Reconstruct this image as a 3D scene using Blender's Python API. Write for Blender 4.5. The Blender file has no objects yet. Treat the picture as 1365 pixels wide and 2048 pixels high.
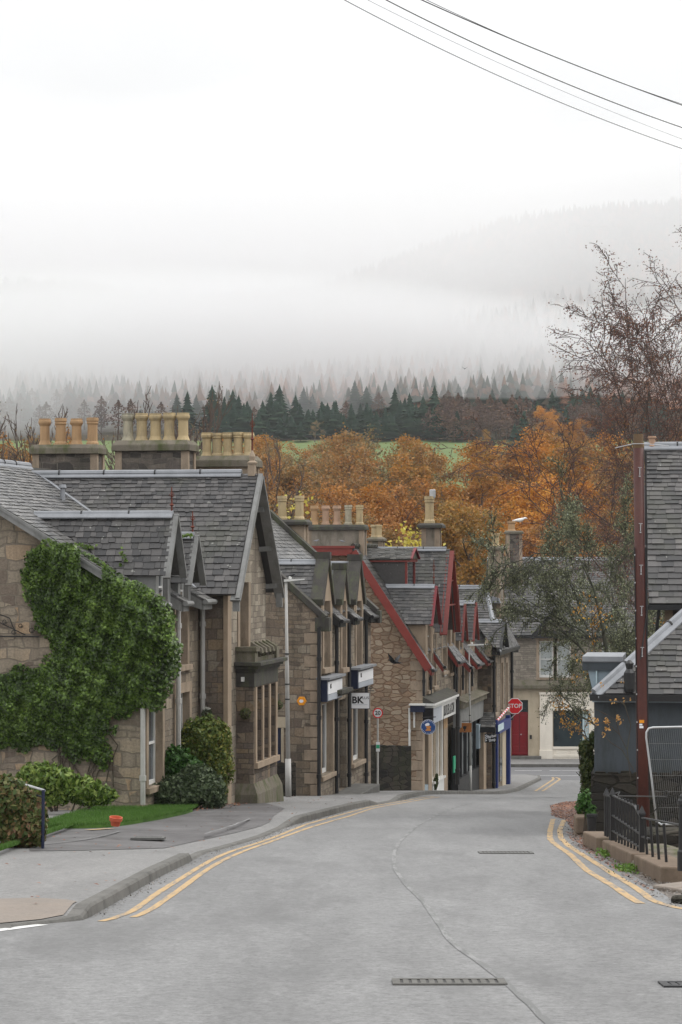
import bpy, math, random
import numpy as np
from math import sin, cos, pi, radians as R
rnd = random.Random(7)
RG = np.random.default_rng(11)
C = bpy.context.scene.collection
SC = bpy.context.scene

# ------------------------------------------------------------------ camera
F = 4835.0                      # focal length in photo pixels (85 mm on a 36 mm high frame)
HY = 1110.0                     # row of the horizon in the photo
cam_d = bpy.data.cameras.new('camera'); cam = bpy.data.objects.new('camera', cam_d); C.objects.link(cam)
cam.location = (0, 0, 0); cam.rotation_euler = (R(90), 0, 0)
cam_d.lens = 36.0*F/2048; cam_d.sensor_width = 36.0; cam_d.sensor_fit = 'AUTO'
cam_d.shift_y = (HY-1024)/2048; cam_d.clip_start = .5; cam_d.clip_end = 12000
SC.camera = cam

# ------------------------------------------------------------------ sky, sun, exposure
SUN_EL, SUN_AZ = R(48), R(75)   # azimuth clockwise from the view direction
w = bpy.data.worlds.new("World"); SC.world = w; w.use_nodes = True
nt = w.node_tree; nt.nodes.clear()
def wn(t, **k):
    n = nt.nodes.new(t)
    for a, b in k.items(): setattr(n, a, b)
    return n
out = wn('ShaderNodeOutputWorld'); bg = wn('ShaderNodeBackground'); bg.inputs[1].default_value = .12
sky = wn('ShaderNodeTexSky', sky_type='NISHITA', sun_disc=False, sun_elevation=SUN_EL, sun_rotation=SUN_AZ)
hs = wn('ShaderNodeHueSaturation'); hs.inputs['Saturation'].default_value = .25
tc = wn('ShaderNodeTexCoord'); mp = wn('ShaderNodeMapping'); mp.inputs['Scale'].default_value = (1, 1, 2.4)
nz = wn('ShaderNodeTexNoise'); nz.inputs['Scale'].default_value = 2.2; nz.inputs['Detail'].default_value = 5
cr = wn('ShaderNodeValToRGB'); cr.color_ramp.elements[0].position = .3; cr.color_ramp.elements[1].position = .72
cr.color_ramp.elements[0].color = (11.6, 11.7, 11.8, 1); cr.color_ramp.elements[1].color = (15.5, 15.5, 15.4, 1)
mx = wn('ShaderNodeMix', data_type='RGBA'); mx.inputs[0].default_value = .9
L = nt.links.new
L(tc.outputs['Generated'], mp.inputs[0]); L(mp.outputs[0], nz.inputs[0]); L(nz.outputs[0], cr.inputs[0])
L(sky.outputs[0], hs.inputs['Color']); L(hs.outputs[0], mx.inputs[6]); L(cr.outputs[0], mx.inputs[7])
sx = wn('ShaderNodeSeparateXYZ'); L(tc.outputs['Generated'], sx.inputs[0])
def wm(op, a, b):
    n = wn('ShaderNodeMath', operation=op)
    for i, v in enumerate((a, b)):
        if isinstance(v, bpy.types.NodeSocket): L(v, n.inputs[i])
        else: n.inputs[i].default_value = v
    return n.outputs[0]
grad = wm('ADD', wm('MULTIPLY', wm('MAXIMUM', sx.outputs[2], 0.0), .84), .50)   # overcast sky: three times brighter overhead than at the horizon
mg = wn('ShaderNodeVectorMath', operation='SCALE'); L(mx.outputs[2], mg.inputs[0]); L(grad, mg.inputs['Scale'])
L(mg.outputs[0], bg.inputs[0]); L(bg.outputs[0], out.inputs[0])
sd = bpy.data.lights.new('sun', 'SUN'); sd.energy = 1.3; sd.angle = R(25); sd.color = (1, .97, .92)
sun = bpy.data.objects.new('sun', sd); C.objects.link(sun)
sun.rotation_euler = (R(90)-SUN_EL, 0, -SUN_AZ+pi)   # light travels away from the sun's azimuth
sun.rotation_euler = (R(90)-SUN_EL, 0, pi-SUN_AZ)
SC.view_settings.view_transform = 'Standard'; SC.view_settings.look = 'None'
SC.view_settings.exposure = 0.0; SC.view_settings.gamma = 1.0
cy = SC.cycles
cy.use_denoising = True; cy.max_bounces = 12; cy.diffuse_bounces = 3; cy.glossy_bounces = 2
cy.transmission_bounces = 3; cy.transparent_max_bounces = 8; cy.volume_bounces = 10
cy.sample_clamp_indirect = 6; cy.use_adaptive_sampling = True; cy.adaptive_threshold = .01
cy.caustics_reflective = False; cy.caustics_refractive = False

# ------------------------------------------------------------------ helpers
def node(nt, t, ins=None, **k):
    n = nt.nodes.new(t)
    for a, b in k.items(): setattr(n, a, b)
    for a, b in (ins or {}).items():
        s = n.inputs[a]
        if isinstance(b, bpy.types.NodeSocket): nt.links.new(b, s)
        else: s.default_value = b
    return n
def ramp(nt, fac, stops, interp='LINEAR'):
    n = nt.nodes.new('ShaderNodeValToRGB'); cr = n.color_ramp; cr.interpolation = interp
    while len(cr.elements) > 1: cr.elements.remove(cr.elements[-1])
    for i, (p, c) in enumerate(stops):
        e = cr.elements[0] if i == 0 else cr.elements.new(p)
        e.position = p; e.color = (c[0], c[1], c[2], 1) if not isinstance(c, (int, float)) else (c, c, c, 1)
    nt.links.new(fac, n.inputs[0]); return n.outputs[0]
def mix(nt, f, a, b, mode='MIX'):
    n = nt.nodes.new('ShaderNodeMix'); n.data_type = 'RGBA'; n.blend_type = mode
    for s, v in ((0, f), (6, a), (7, b)):
        if isinstance(v, bpy.types.NodeSocket): nt.links.new(v, n.inputs[s])
        elif isinstance(v, (int, float)): n.inputs[s].default_value = v if s == 0 else (v, v, v, 1)
        else: n.inputs[s].default_value = (v[0], v[1], v[2], 1)
    return n.outputs[2]
def math_(nt, op, a, b=0.0, c=None):
    n = nt.nodes.new('ShaderNodeMath'); n.operation = op
    for i, v in enumerate((a, b) if c is None else (a, b, c)):
        if isinstance(v, bpy.types.NodeSocket): nt.links.new(v, n.inputs[i])
        else: n.inputs[i].default_value = v
    return n.outputs[0]
MATS = {}
def newmat(name):
    m = bpy.data.materials.new(name); m.use_nodes = True
    n = m.node_tree; b = n.nodes['Principled BSDF']; MATS[name] = m
    return m, n, b
def noise(nt, vec, scale, detail=3, rough=.55, distort=0):
    return node(nt, 'ShaderNodeTexNoise', {'Vector': vec, 'Scale': scale, 'Detail': detail, 'Roughness': rough, 'Distortion': distort}).outputs[0]
def bump(nt, b, h, strength=.5, dist=.02):
    n = node(nt, 'ShaderNodeBump', {'Height': h, 'Strength': strength, 'Distance': dist})
    nt.links.new(n.outputs[0], b.inputs['Normal'])
def coords(nt):
    tc = nt.nodes.new('ShaderNodeTexCoord'); return tc.outputs['UV'], tc.outputs['Object']

def m_stone(name, stops, bw=.5, bh=.26, mortar=(.25, .2, .16), msize=.02, wob=.06, stain=(.05, .05, .03), stain_amt=.5, rough=.9, seed=0, soft=.15):
    m, n, b = newmat(name); uv, ob = coords(n)
    mp = node(n, 'ShaderNodeMapping', {'Vector': uv, 'Location': (seed*3.7, seed*1.3, 0)}).outputs[0]
    nz = node(n, 'ShaderNodeTexNoise', {'Vector': mp, 'Scale': 2.2, 'Detail': 2})
    off = node(n, 'ShaderNodeVectorMath', {0: nz.outputs['Color'], 1: (.5, .5, .5)}, operation='SUBTRACT').outputs[0]
    off = node(n, 'ShaderNodeVectorMath', {0: off, 'Scale': wob*2}, operation='SCALE').outputs[0]
    v = node(n, 'ShaderNodeVectorMath', {0: mp, 1: off}, operation='ADD').outputs[0]
    def brick(vec, bw, bh, sq):
        return node(n, 'ShaderNodeTexBrick', {'Vector': vec, 'Color1': (0, 0, 0, 1), 'Color2': (1, 1, 1, 1), 'Mortar': (0, 0, 0, 1),
                    'Scale': 1, 'Mortar Size': msize*.5, 'Mortar Smooth': .4, 'Bias': 0, 'Brick Width': bw, 'Row Height': bh},
                    offset=.5, squash=sq, squash_frequency=3)
    bw, bh = bw*.8, bh*.82; br = brick(v, bw, bh, .6); br2 = brick(v, bw*.6, bh*.5, 1.3)
    pick = math_(n, 'GREATER_THAN', noise(n, mp, 1.1, 1), .53)
    t = mix(n, pick, br.outputs[0], br2.outputs[0]); mo = mix(n, pick, br.outputs['Fac'], br2.outputs['Fac'])
    t2 = math_(n, 'ADD', node(n, 'ShaderNodeSeparateColor', {0: t}).outputs[0], math_(n, 'MULTIPLY_ADD', noise(n, mp, 1.7, 3), soft*2, -soft))
    col = ramp(n, t2, stops, 'LINEAR')
    gr = noise(n, mp, 22, 5, .7)
    col = mix(n, 1, col, ramp(n, gr, [(.25, .62), (.75, 1.35)]), 'MULTIPLY')
    col = mix(n, mo, col, mix(n, gr, tuple(c*.75 for c in mortar), mortar))
    st = ramp(n, noise(n, node(n, 'ShaderNodeMapping', {'Vector': uv, 'Scale': (1.6, .5, 1)}).outputs[0], 1.3, 6, .65), [(.45, 0.), (.72, 1.)])
    col = mix(n, math_(n, 'MULTIPLY', st, stain_amt), col, stain)
    streak = ramp(n, noise(n, node(n, 'ShaderNodeMapping', {'Vector': uv, 'Scale': (5, .35, 1)}).outputs[0], 1.0, 4, .6), [(.5, 0.), (.75, 1.)])
    col = mix(n, math_(n, 'MULTIPLY', streak, .35), col, tuple(c*.6 for c in stain))
    col = node(n, 'ShaderNodeHueSaturation', {'Hue': .508, 'Saturation': .78, 'Value': .92, 'Color': col}).outputs[0]
    n.links.new(col, b.inputs['Base Color']); b.inputs['Roughness'].default_value = rough
    b.inputs['Specular IOR Level'].default_value = .25
    h = math_(n, 'SUBTRACT', math_(n, 'MULTIPLY', gr, .35), mo)
    bump(n, b, h, .8, .02); return m
def m_rubble(name, stops, scale=2.6, mortar=(.3, .22, .16), mw=.06, seed=0, stain=(.06, .05, .035), stain_amt=.45):
    m, n, b = newmat(name); uv, ob = coords(n)
    mp = node(n, 'ShaderNodeMapping', {'Vector': uv, 'Location': (seed*3.7, seed*1.3, 0), 'Scale': (1, 2.1, 1)}).outputs[0]
    nz = node(n, 'ShaderNodeTexNoise', {'Vector': mp, 'Scale': 4, 'Detail': 2})
    off = node(n, 'ShaderNodeVectorMath', {0: nz.outputs['Color'], 'Scale': .16}, operation='SCALE').outputs[0]
    v = node(n, 'ShaderNodeVectorMath', {0: mp, 1: off}, operation='ADD').outputs[0]
    a = node(n, 'ShaderNodeTexVoronoi', {'Vector': v, 'Scale': scale, 'Randomness': .8}, voronoi_dimensions='2D')
    e = node(n, 'ShaderNodeTexVoronoi', {'Vector': v, 'Scale': scale, 'Randomness': .8}, voronoi_dimensions='2D', feature='DISTANCE_TO_EDGE')
    t = node(n, 'ShaderNodeSeparateColor', {0: a.outputs['Color']}).outputs[0]
    gr = noise(n, mp, 20, 5, .7)
    col = ramp(n, t, stops)
    col = mix(n, 1, col, ramp(n, gr, [(.25, .65), (.75, 1.3)]), 'MULTIPLY')
    mo = ramp(n, e.outputs[0], [(mw*.5, 1.), (mw*1.4, 0.)])
    col = mix(n, mo, col, mix(n, gr, tuple(c*.7 for c in mortar), mortar))
    st = ramp(n, noise(n, node(n, 'ShaderNodeMapping', {'Vector': uv, 'Scale': (1.6, .6, 1)}).outputs[0], 1.1, 6, .65), [(.48, 0.), (.75, 1.)])
    col = mix(n, math_(n, 'MULTIPLY', st, stain_amt), col, stain)
    n.links.new(col, b.inputs['Base Color']); b.inputs['Roughness'].default_value = .92; b.inputs['Specular IOR Level'].default_value = .2
    bump(n, b, math_(n, 'SUBTRACT', math_(n, 'MULTIPLY', gr, .35), mo), .8, .025); return m
def m_plain(name, col, rough=.6, var=.25, scale=3.0, metal=0, dirt=None, dirt_amt=.4, bmp=.15, spec=.4, fine=18):
    m, n, b = newmat(name); uv, ob = coords(n)
    v1 = noise(n, ob, scale, 5, .6); v2 = noise(n, ob, scale*fine, 4, .7)
    c = mix(n, 1, col, ramp(n, math_(n, 'MULTIPLY_ADD', v1, .6, math_(n, 'MULTIPLY', v2, .4)), [(.3, 1-var), (.7, 1+var)]), 'MULTIPLY')
    if dirt:
        d = ramp(n, noise(n, node(n, 'ShaderNodeMapping', {'Vector': ob, 'Scale': (1.5, 1.5, .5)}).outputs[0], scale*.9, 6, .7), [(.47, 0.), (.66, 1.)])
        c = mix(n, math_(n, 'MULTIPLY', d, dirt_amt), c, dirt)
    n.links.new(c, b.inputs['Base Color']); b.inputs['Roughness'].default_value = rough
    b.inputs['Metallic'].default_value = metal; b.inputs['Specular IOR Level'].default_value = spec
    if bmp: bump(n, b, v2, bmp, .01)
    return m
def m_slate(name, dark=(.024, .0235, .025), light=(.074, .069, .067), moss=(.10, .11, .05), moss_amt=.25, rough=.42):
    m, n, b = newmat(name); uv, ob = coords(n)
    g = n.nodes.new('ShaderNodeNewGeometry'); ri = g.outputs['Random Per Island']
    c = ramp(n, ri, [(0, dark), (.35, tuple(.5*(a+e) for a, e in zip(dark, light))), (.8, light), (1, tuple(1.5*e for e in light))])
    n2 = noise(n, ob, 14, 5, .75)
    c = mix(n, 1, c, ramp(n, n2, [(.3, .65), (.7, 1.3)]), 'MULTIPLY')
    big = ramp(n, noise(n, ob, .9, 5, .7), [(.5, 0.), (.72, 1.)])
    c = mix(n, math_(n, 'MULTIPLY', big, moss_amt), c, moss)
    li = ramp(n, noise(n, ob, 9, 2, .5), [(.70, 0.), (.735, 1.)])
    c = mix(n, math_(n, 'MULTIPLY', li, .6), c, (.34, .34, .31))
    n.links.new(c, b.inputs['Base Color'])
    n.links.new(ramp(n, n2, [(.3, rough-.1), (.7, rough+.2)]), b.inputs['Roughness']); b.inputs['Specular IOR Level'].default_value = .5
    bump(n, b, n2, .35, .01); return m
def m_leaf(name, stops, rough=.6, spec=.3, trans=.25, objvar=0.0, posvar=.35, pscale=.8):
    m, n, b = newmat(name); uv, ob = coords(n)
    g = n.nodes.new('ShaderNodeNewGeometry'); ri = g.outputs['Random Per Island']
    f = math_(n, 'MULTIPLY_ADD', ri, 1-posvar-objvar, math_(n, 'MULTIPLY', ramp(n, noise(n, ob, pscale, 3, .6), [(.3, 0.), (.7, 1.)]), posvar))
    if objvar:
        oi = n.nodes.new('ShaderNodeObjectInfo'); f = math_(n, 'MULTIPLY_ADD', oi.outputs['Random'], objvar, f)
    c = ramp(n, f, stops)
    n.links.new(c, b.inputs['Base Color']); b.inputs['Roughness'].default_value = rough; b.inputs['Specular IOR Level'].default_value = spec
    if trans:
        tr = node(n, 'ShaderNodeBsdfTranslucent', {'Color': c}); ms = node(n, 'ShaderNodeMixShader', {0: trans, 1: b.outputs[0], 2: tr.outputs[0]})
        n.links.new(ms.outputs[0], n.nodes['Material Output'].inputs[0])
    return m
def m_glass(name, col=(.03, .035, .04), rough=.06, var=.5, pale=None):
    m, n, b = newmat(name); uv, ob = coords(n)
    v = noise(n, ob, 1.3, 2)
    c = ramp(n, v, [(.35, col), (.65, pale or tuple(c*(1+var*3) for c in col))])
    n.links.new(c, b.inputs['Base Color']); b.inputs['Roughness'].default_value = rough; b.inputs['Specular IOR Level'].default_value = .6
    bump(n, b, noise(n, ob, 2, 1), .03, .05); return m

def props(o, label=None, cat=None, group=None, kind=None):
    if label: o['label'] = label
    if cat: o['category'] = cat
    if group: o['group'] = group
    if kind: o['kind'] = kind
    return o
def empty(name, loc, rz=0, label=None, cat=None, group=None):
    o = bpy.data.objects.new(name, None); C.objects.link(o); o.location = loc; o.rotation_euler = (0, 0, rz)
    o.empty_display_size = .2; return props(o, label, cat, group)
def up_axes(n):
    if abs(n[2]) > .985: return np.array((1., 0, 0)), np.array((0, 1., 0))
    U = np.cross((0, 0, 1.), n); U /= np.linalg.norm(U); return U, np.cross(n, U)
class MB:
    def __init__(s): s.v = []; s.f = []
    def add(s, vs, fs):
        k = len(s.v); s.v += [tuple(map(float, p)) for p in vs]; s.f += [tuple(i+k for i in f) for f in fs]; return s
    def box(s, x0, x1, y0, y1, z0, z1):
        if x0 > x1: x0, x1 = x1, x0
        if y0 > y1: y0, y1 = y1, y0
        if z0 > z1: z0, z1 = z1, z0
        return s.add([(x0, y0, z0), (x1, y0, z0), (x1, y1, z0), (x0, y1, z0), (x0, y0, z1), (x1, y0, z1), (x1, y1, z1), (x0, y1, z1)],
                     [(3, 2, 1, 0), (4, 5, 6, 7), (0, 1, 5, 4), (1, 2, 6, 5), (2, 3, 7, 6), (3, 0, 4, 7)])
    def hexa(s, a, b):   # two quads a (bottom/back) and b (top/front), same order
        return s.add(list(a)+list(b), [(3, 2, 1, 0), (4, 5, 6, 7), (0, 1, 5, 4), (1, 2, 6, 5), (2, 3, 7, 6), (3, 0, 4, 7)])
    def prism(s, poly, vec):
        n = len(poly); a = [np.array(p, float) for p in poly]; b = [p+np.array(vec, float) for p in a]
        nr = sum((np.cross(a[i]-a[0], a[(i+1) % n]-a[0]) for i in range(1, n-1)), np.zeros(3))
        if np.dot(nr, vec) > 0: a = a[::-1]; b = b[::-1]
        return s.add(a+b, [tuple(range(n)), tuple(range(2*n-1, n-1, -1))]+[((i+1) % n, i, n+i, n+(i+1) % n) for i in range(n)])
    def beam(s, p, q, w, h, up=(0, 0, 1)):
        p = np.array(p, float); q = np.array(q, float); d = q-p; d /= np.linalg.norm(d)
        u = np.cross(d, up); u = u/np.linalg.norm(u)*w/2; v = np.cross(u, d); v = v/np.linalg.norm(v)*h/2
        return s.hexa([p-u-v, p+u-v, p+u+v, p-u+v][::-1], [q-u-v, q+u-v, q+u+v, q-u+v][::-1])
    def tube(s, path, rad, n=8, caps=True):
        path = [np.array(p, float) for p in path]; k = len(path); rad = rad if isinstance(rad, (list, tuple)) else [rad]*k
        vs = []; ref = None
        for i, p in enumerate(path):
            d = path[min(i+1, k-1)]-path[max(i-1, 0)]; d /= (np.linalg.norm(d)+1e-9)
            if ref is None: ref = np.array((0, 0, 1.)) if abs(d[2]) < .9 else np.array((1., 0, 0))
            u = ref-d*np.dot(ref, d); u /= (np.linalg.norm(u)+1e-9); ref = u; v = np.cross(d, u)
            for j in range(n):
                t = 2*pi*j/n; vs.append(p+rad[i]*(u*cos(t)+v*sin(t)))
        fs = [(i*n+j, i*n+(j+1) % n, (i+1)*n+(j+1) % n, (i+1)*n+j) for i in range(k-1) for j in range(n)]
        if caps: fs += [tuple(range(n-1, -1, -1)), tuple((k-1)*n+j for j in range(n))]
        return s.add(vs, fs)
    def lathe(s, prof, c=(0, 0, 0), n=14):   # prof [(r, z)]
        vs = [(c[0]+r*cos(2*pi*j/n), c[1]+r*sin(2*pi*j/n), c[2]+z) for r, z in prof for j in range(n)]
        k = len(prof)
        fs = [(i*n+j, i*n+(j+1) % n, (i+1)*n+(j+1) % n, (i+1)*n+j) for i in range(k-1) for j in range(n)]
        fs += [tuple(range(n-1, -1, -1)), tuple((k-1)*n+j for j in range(n))]
        return s.add(vs, fs)
    def blob(s, c, r, n=10, m=7):
        vs = [(c[0], c[1], c[2]-r[2])]
        for i in range(1, m):
            t = -pi/2+pi*i/m
            vs += [(c[0]+r[0]*cos(t)*cos(2*pi*j/n), c[1]+r[1]*cos(t)*sin(2*pi*j/n), c[2]+r[2]*sin(t)) for j in range(n)]
        vs.append((c[0], c[1], c[2]+r[2])); L = len(vs)-1
        fs = [(0, 1+(j+1) % n, 1+j) for j in range(n)]+[(1+i*n+j, 1+i*n+(j+1) % n, 1+(i+1)*n+(j+1) % n, 1+(i+1)*n+j) for i in range(m-2) for j in range(n)]
        fs += [(L, 1+(m-2)*n+j, 1+(m-2)*n+(j+1) % n) for j in range(n)]
        return s.add(vs, fs)
    def build(s, name, mat, parent=None, zb=None, loc=None, rz=0, smooth=False, uv=True, label=None, cat=None, group=None, kind=None, bevel=0):
        me = bpy.data.meshes.new(name); V = np.array(s.v, float).reshape(-1, 3)
        if zb is None: zb = getattr(parent, 'get', lambda *a: 0)('zb_', 0.0) if parent is not None else 0.0
        V = V-np.array((0, 0, zb)); me.from_pydata([tuple(p) for p in V], [], s.f)
        if uv and s.f:
            ul = me.uv_layers.new(name='UVMap'); co = []
            for f in s.f:
                p = V[list(f)]; nr = np.zeros(3)
                for i in range(1, len(f)-1): nr += np.cross(p[i]-p[0], p[i+1]-p[0])
                l = np.linalg.norm(nr); nr = nr/l if l > 1e-12 else np.array((0, 0, 1.))
                U, W = up_axes(nr); co.append(np.stack((p@U, p@W), 1))
            ul.data.foreach_set('uv', np.concatenate(co).astype(np.float32).ravel())
        me.materials.append(MATS[mat] if isinstance(mat, str) else mat)
        if smooth: me.polygons.foreach_set('use_smooth', [True]*len(me.polygons))
        me.update(); o = bpy.data.objects.new(name, me); C.objects.link(o)
        if parent is not None: o.parent = parent; o['zb_'] = zb
        if loc is not None: o.location = loc
        o.rotation_euler = (0, 0, rz)
        if bevel:
            bv = o.modifiers.new('b', 'BEVEL'); bv.width = bevel; bv.segments = 2; bv.limit_method = 'ANGLE'
        return props(o, label, cat, group, kind)
def npmesh(name, V, Fq, mat, parent=None, loc=None, rz=0, smooth=False, **kw):
    """V (n,3), Fq (m,k) int array -> object, fast"""
    me = bpy.data.meshes.new(name); V = np.asarray(V, np.float32); Fq = np.asarray(Fq, np.int32); m, k = Fq.shape
    me.vertices.add(len(V)); me.vertices.foreach_set('co', V.ravel())
    me.loops.add(m*k); me.loops.foreach_set('vertex_index', Fq.ravel())
    me.polygons.add(m); me.polygons.foreach_set('loop_start', np.arange(0, m*k, k, dtype=np.int32))
    if smooth: me.polygons.foreach_set('use_smooth', np.ones(m, bool))
    me.update(calc_edges=True); me.materials.append(MATS[mat] if isinstance(mat, str) else mat)
    o = bpy.data.objects.new(name, me); C.objects.link(o)
    if parent is not None: o.parent = parent
    if loc is not None: o.location = loc
    o.rotation_euler = (0, 0, rz); return props(o, **kw)
def text(body, size, mat, parent, loc, rot, ext=.004, name='lettering', align='CENTER', xs=1.0, bold=0, label=None):
    cu = bpy.data.curves.new(name, 'FONT'); cu.body = body; cu.size = size; cu.extrude = ext; cu.align_x = align; cu.align_y = 'CENTER'
    cu.offset = bold; cu.resolution_u = 3
    o = bpy.data.objects.new(name, cu); C.objects.link(o); o.location = loc; o.rotation_euler = rot; o.scale = (xs, 1, 1)
    cu.materials.append(MATS[mat]); bpy.context.view_layer.update()
    me = bpy.data.meshes.new_from_object(o); n2 = bpy.data.objects.new(name, me); n2.location = loc; n2.rotation_euler = rot; n2.scale = (xs, 1, 1)
    bpy.data.objects.remove(o); C.objects.link(n2); o = n2; o.parent = parent
    if label: o['label'] = label
    return o

# ------------------------------------------------------------------ pixels <-> world
def P(px, py, d): return ((px-682.5)/F*d, d, (HY-py)/F*d)
KD = [(-40, .2), (0, 1.6), (10, 2.33), (20, 3.06), (30, 3.79), (40, 4.52), (46, 4.96), (52, 5.42), (62, 6.28), (70, 6.93), (80, 7.92),
      (86, 8.52), (90, 8.93), (95, 9.25), (100, 9.5), (106, 9.78), (112, 9.95), (118, 10.1), (130, 10.2), (150, 10.3), (200, 10.0), (260, 7.5),
      (320, 2.5), (400, -8), (500, -20.8), (560, -26.2), (3000, -26.2)]
_yy = np.arange(-40, 3000, .5); _zz = -np.interp(_yy, [a for a, b in KD], [b for a, b in KD])
_k = np.exp(-.5*(np.arange(-12, 13)/4.0)**2); _k /= _k.sum()
_zz = np.convolve(np.pad(_zz, 12, 'edge'), _k, 'valid')
def gz(Y): return float(np.interp(Y, _yy, _zz))
def g_at(px, py, lift=0.0, dmax=76):
    """ground point seen at a photo pixel"""
    k = (py-HY)/F; ds = np.arange(8, dmax, .05); z = np.interp(ds, _yy, _zz)+lift
    i = int(np.argmin(np.abs(-z/ds-k))); d = ds[i]; return ((px-682.5)/F*d, d, z[i])
class Frame:
    def __init__(s, px, d, th, zb=None):
        s.O = np.array(((px-682.5)/F*d, d)); s.th = th; s.n = np.array((cos(th), -sin(th))); s.u = np.array((sin(th), cos(th)))
        s.zb = gz(d) if zb is None else zb
    def W(s, x, y): return s.O+x*s.n+y*s.u
    def A(s, px, x=0.):
        k = (px-682.5)/F; return (k*(s.O[1]+x*s.n[1])-s.O[0]-x*s.n[0])/(s.u[0]-k*s.u[1])
    def B(s, px, a=0.):
        k = (px-682.5)/F; return (k*(s.O[1]+a*s.u[1])-s.O[0]-a*s.u[0])/(s.n[0]-k*s.n[1])
    def Z(s, py, x=0., a=0.): return (HY-py)/F*(s.O[1]+x*s.n[1]+a*s.u[1])
    def root(s, name, label, cat, group=None):
        o = empty(name, (s.O[0], s.O[1], s.zb), -s.th, label, cat, group); o['zb_'] = s.zb; return o
    def gnd(s, x, y): return gz(s.W(x, y)[1])
# ------------------------------------------------------------------ materials
TAN = [(0, (.15, .105, .075)), (.25, (.22, .16, .11)), (.5, (.29, .215, .145)), (.75, (.24, .185, .14)), (1, (.36, .28, .19))]
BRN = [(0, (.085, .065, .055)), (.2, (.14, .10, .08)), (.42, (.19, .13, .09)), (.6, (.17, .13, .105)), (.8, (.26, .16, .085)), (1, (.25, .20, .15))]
BRD = [(0, (.15, .105, .08)), (.3, (.235, .165, .115)), (.5, (.29, .215, .15)), (.75, (.26, .17, .105)), (1, (.37, .30, .22))]
m_stone('ivy_house_stone', [(0, (.17, .12, .09)), (.3, (.25, .185, .135)), (.55, (.31, .24, .17)), (.8, (.36, .27, .185)), (1, (.42, .25, .13))], .62, .30, (.27, .21, .155), .035, .12, (.10, .075, .05), .35, seed=1)
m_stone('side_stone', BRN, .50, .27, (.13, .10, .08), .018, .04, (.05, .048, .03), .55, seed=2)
m_stone('street_stone', TAN, .42, .26, (.2, .16, .12), .015, .03, (.08, .07, .05), .4, seed=3)
m_stone('gable_stone', BRD, .50, .26, (.2, .155, .12), .022, .07, (.06, .055, .035), .55, seed=4)
m_rubble('rubble_stone', [(0, (.20, .145, .105)), (.4, (.30, .22, .15)), (.7, (.36, .29, .215)), (1, (.27, .18, .12))], 3.3, (.24, .155, .105), .09, seed=5, stain_amt=.3)
m_stone('far_stone', [(0, (.22, .18, .145)), (.5, (.30, .25, .20)), (1, (.36, .30, .24))], .55, .24, (.22, .18, .14), .02, .05, (.12, .11, .08), .35, seed=6)
m_rubble('dark_rubble', [(0, (.018, .017, .016)), (.5, (.04, .036, .03)), (1, (.065, .055, .045))], 3.0, (.03, .027, .022), .06, seed=7, stain=(.035, .045, .018), stain_amt=.6)
m_stone('pale_street_stone', [(0, (.22, .17, .125)), (.4, (.30, .235, .175)), (.7, (.37, .30, .22)), (1, (.42, .35, .26))], .55, .30, (.2, .16, .12), .012, .02, (.12, .10, .07), .5, seed=9)
m_plain('dressed_stone', (.33, .26, .195), .85, .28, 2.2, dirt=(.12, .10, .07), dirt_amt=.55, bmp=.4, spec=.2)
m_plain('warm_dressed_stone', (.34, .265, .195), .85, .2, 2.2, dirt=(.2, .15, .10), dirt_amt=.4, bmp=.3, spec=.2)
m_plain('pale_stone', (.47, .40, .30), .85, .12, 1.6, dirt=(.26, .21, .15), dirt_amt=.5, bmp=.2, spec=.2)
m_plain('mossy_stone', (.17, .15, .12), .9, .35, 2.5, dirt=(.07, .085, .03), dirt_amt=.85, bmp=.5, spec=.15)
m_stone('chimney_stone', [(0, (.07, .06, .055)), (.5, (.14, .11, .095)), (1, (.21, .165, .13))], .5, .3, (.2, .17, .14), .025, .08, (.05, .05, .035), .6, seed=8)
m_plain('chimney_render', (.23, .20, .165), .9, .25, 1.8, dirt=(.08, .075, .055), dirt_amt=.7, bmp=.3, spec=.15)
m_plain('dark_coping', (.055, .05, .045), .8, .4, 3, dirt=(.10, .12, .05), dirt_amt=.5, bmp=.4)
m_slate('slate'); m_slate('slate_grey', (.045, .045, .047), (.12, .116, .112), rough=.36, moss_amt=.15)
m_slate('slate_moss', (.04, .04, .035), (.10, .095, .085), (.12, .12, .06), .5, .5)
m_plain('lead', (.27, .28, .30), .55, .18, 2.5, metal=.25, dirt=(.18, .19, .20), dirt_amt=.5, bmp=.15)
m_plain('grey_timber', (.21, .21, .205), .55, .25, 3, dirt=(.08, .08, .07), dirt_amt=.5)
m_plain('dark_timber', (.018, .018, .019), .5, .3, 3)
m_plain('red_timber', (.20, .036, .028), .45, .18, 2.5, dirt=(.22, .03, .025), dirt_amt=.5)
m_plain('dark_red_timber', (.17, .012, .018), .5, .2, 3)
m_plain('white_paint', (.74, .74, .72), .4, .08, 3, dirt=(.5, .5, .47), dirt_amt=.4)
m_plain('cream_paint', (.80, .74, .645), .6, .06, 1.5, dirt=(.5, .45, .37), dirt_amt=.25, bmp=.08)
m_plain('grey_pipe', (.44, .43, .41), .5, .15, 3, dirt=(.25, .24, .22), dirt_amt=.5)
m_plain('black_iron', (.012, .012, .013), .42, .3, 5, spec=.5)
m_plain('galvanised', (.50, .51, .52), .38, .15, 6, metal=.55)
m_plain('navy_paint', (.012, .018, .045), .4, .2, 3)
m_plain('blue_paint', (.015, .035, .17), .4, .15, 3)
m_plain('sign_white', (.80, .80, .82), .45, .04, 3, bmp=0)
m_plain('sign_grey', (.42, .45, .50), .45, .12, 2, bmp=0)
m_plain('sign_red', (.72, .012, .02), .4, .05, 3, bmp=0)
m_plain('sign_black', (.01, .01, .012), .4, .1, 3, bmp=0)
m_plain('sign_blue', (.015, .06, .20), .4, .1, 3, bmp=0)
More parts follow.
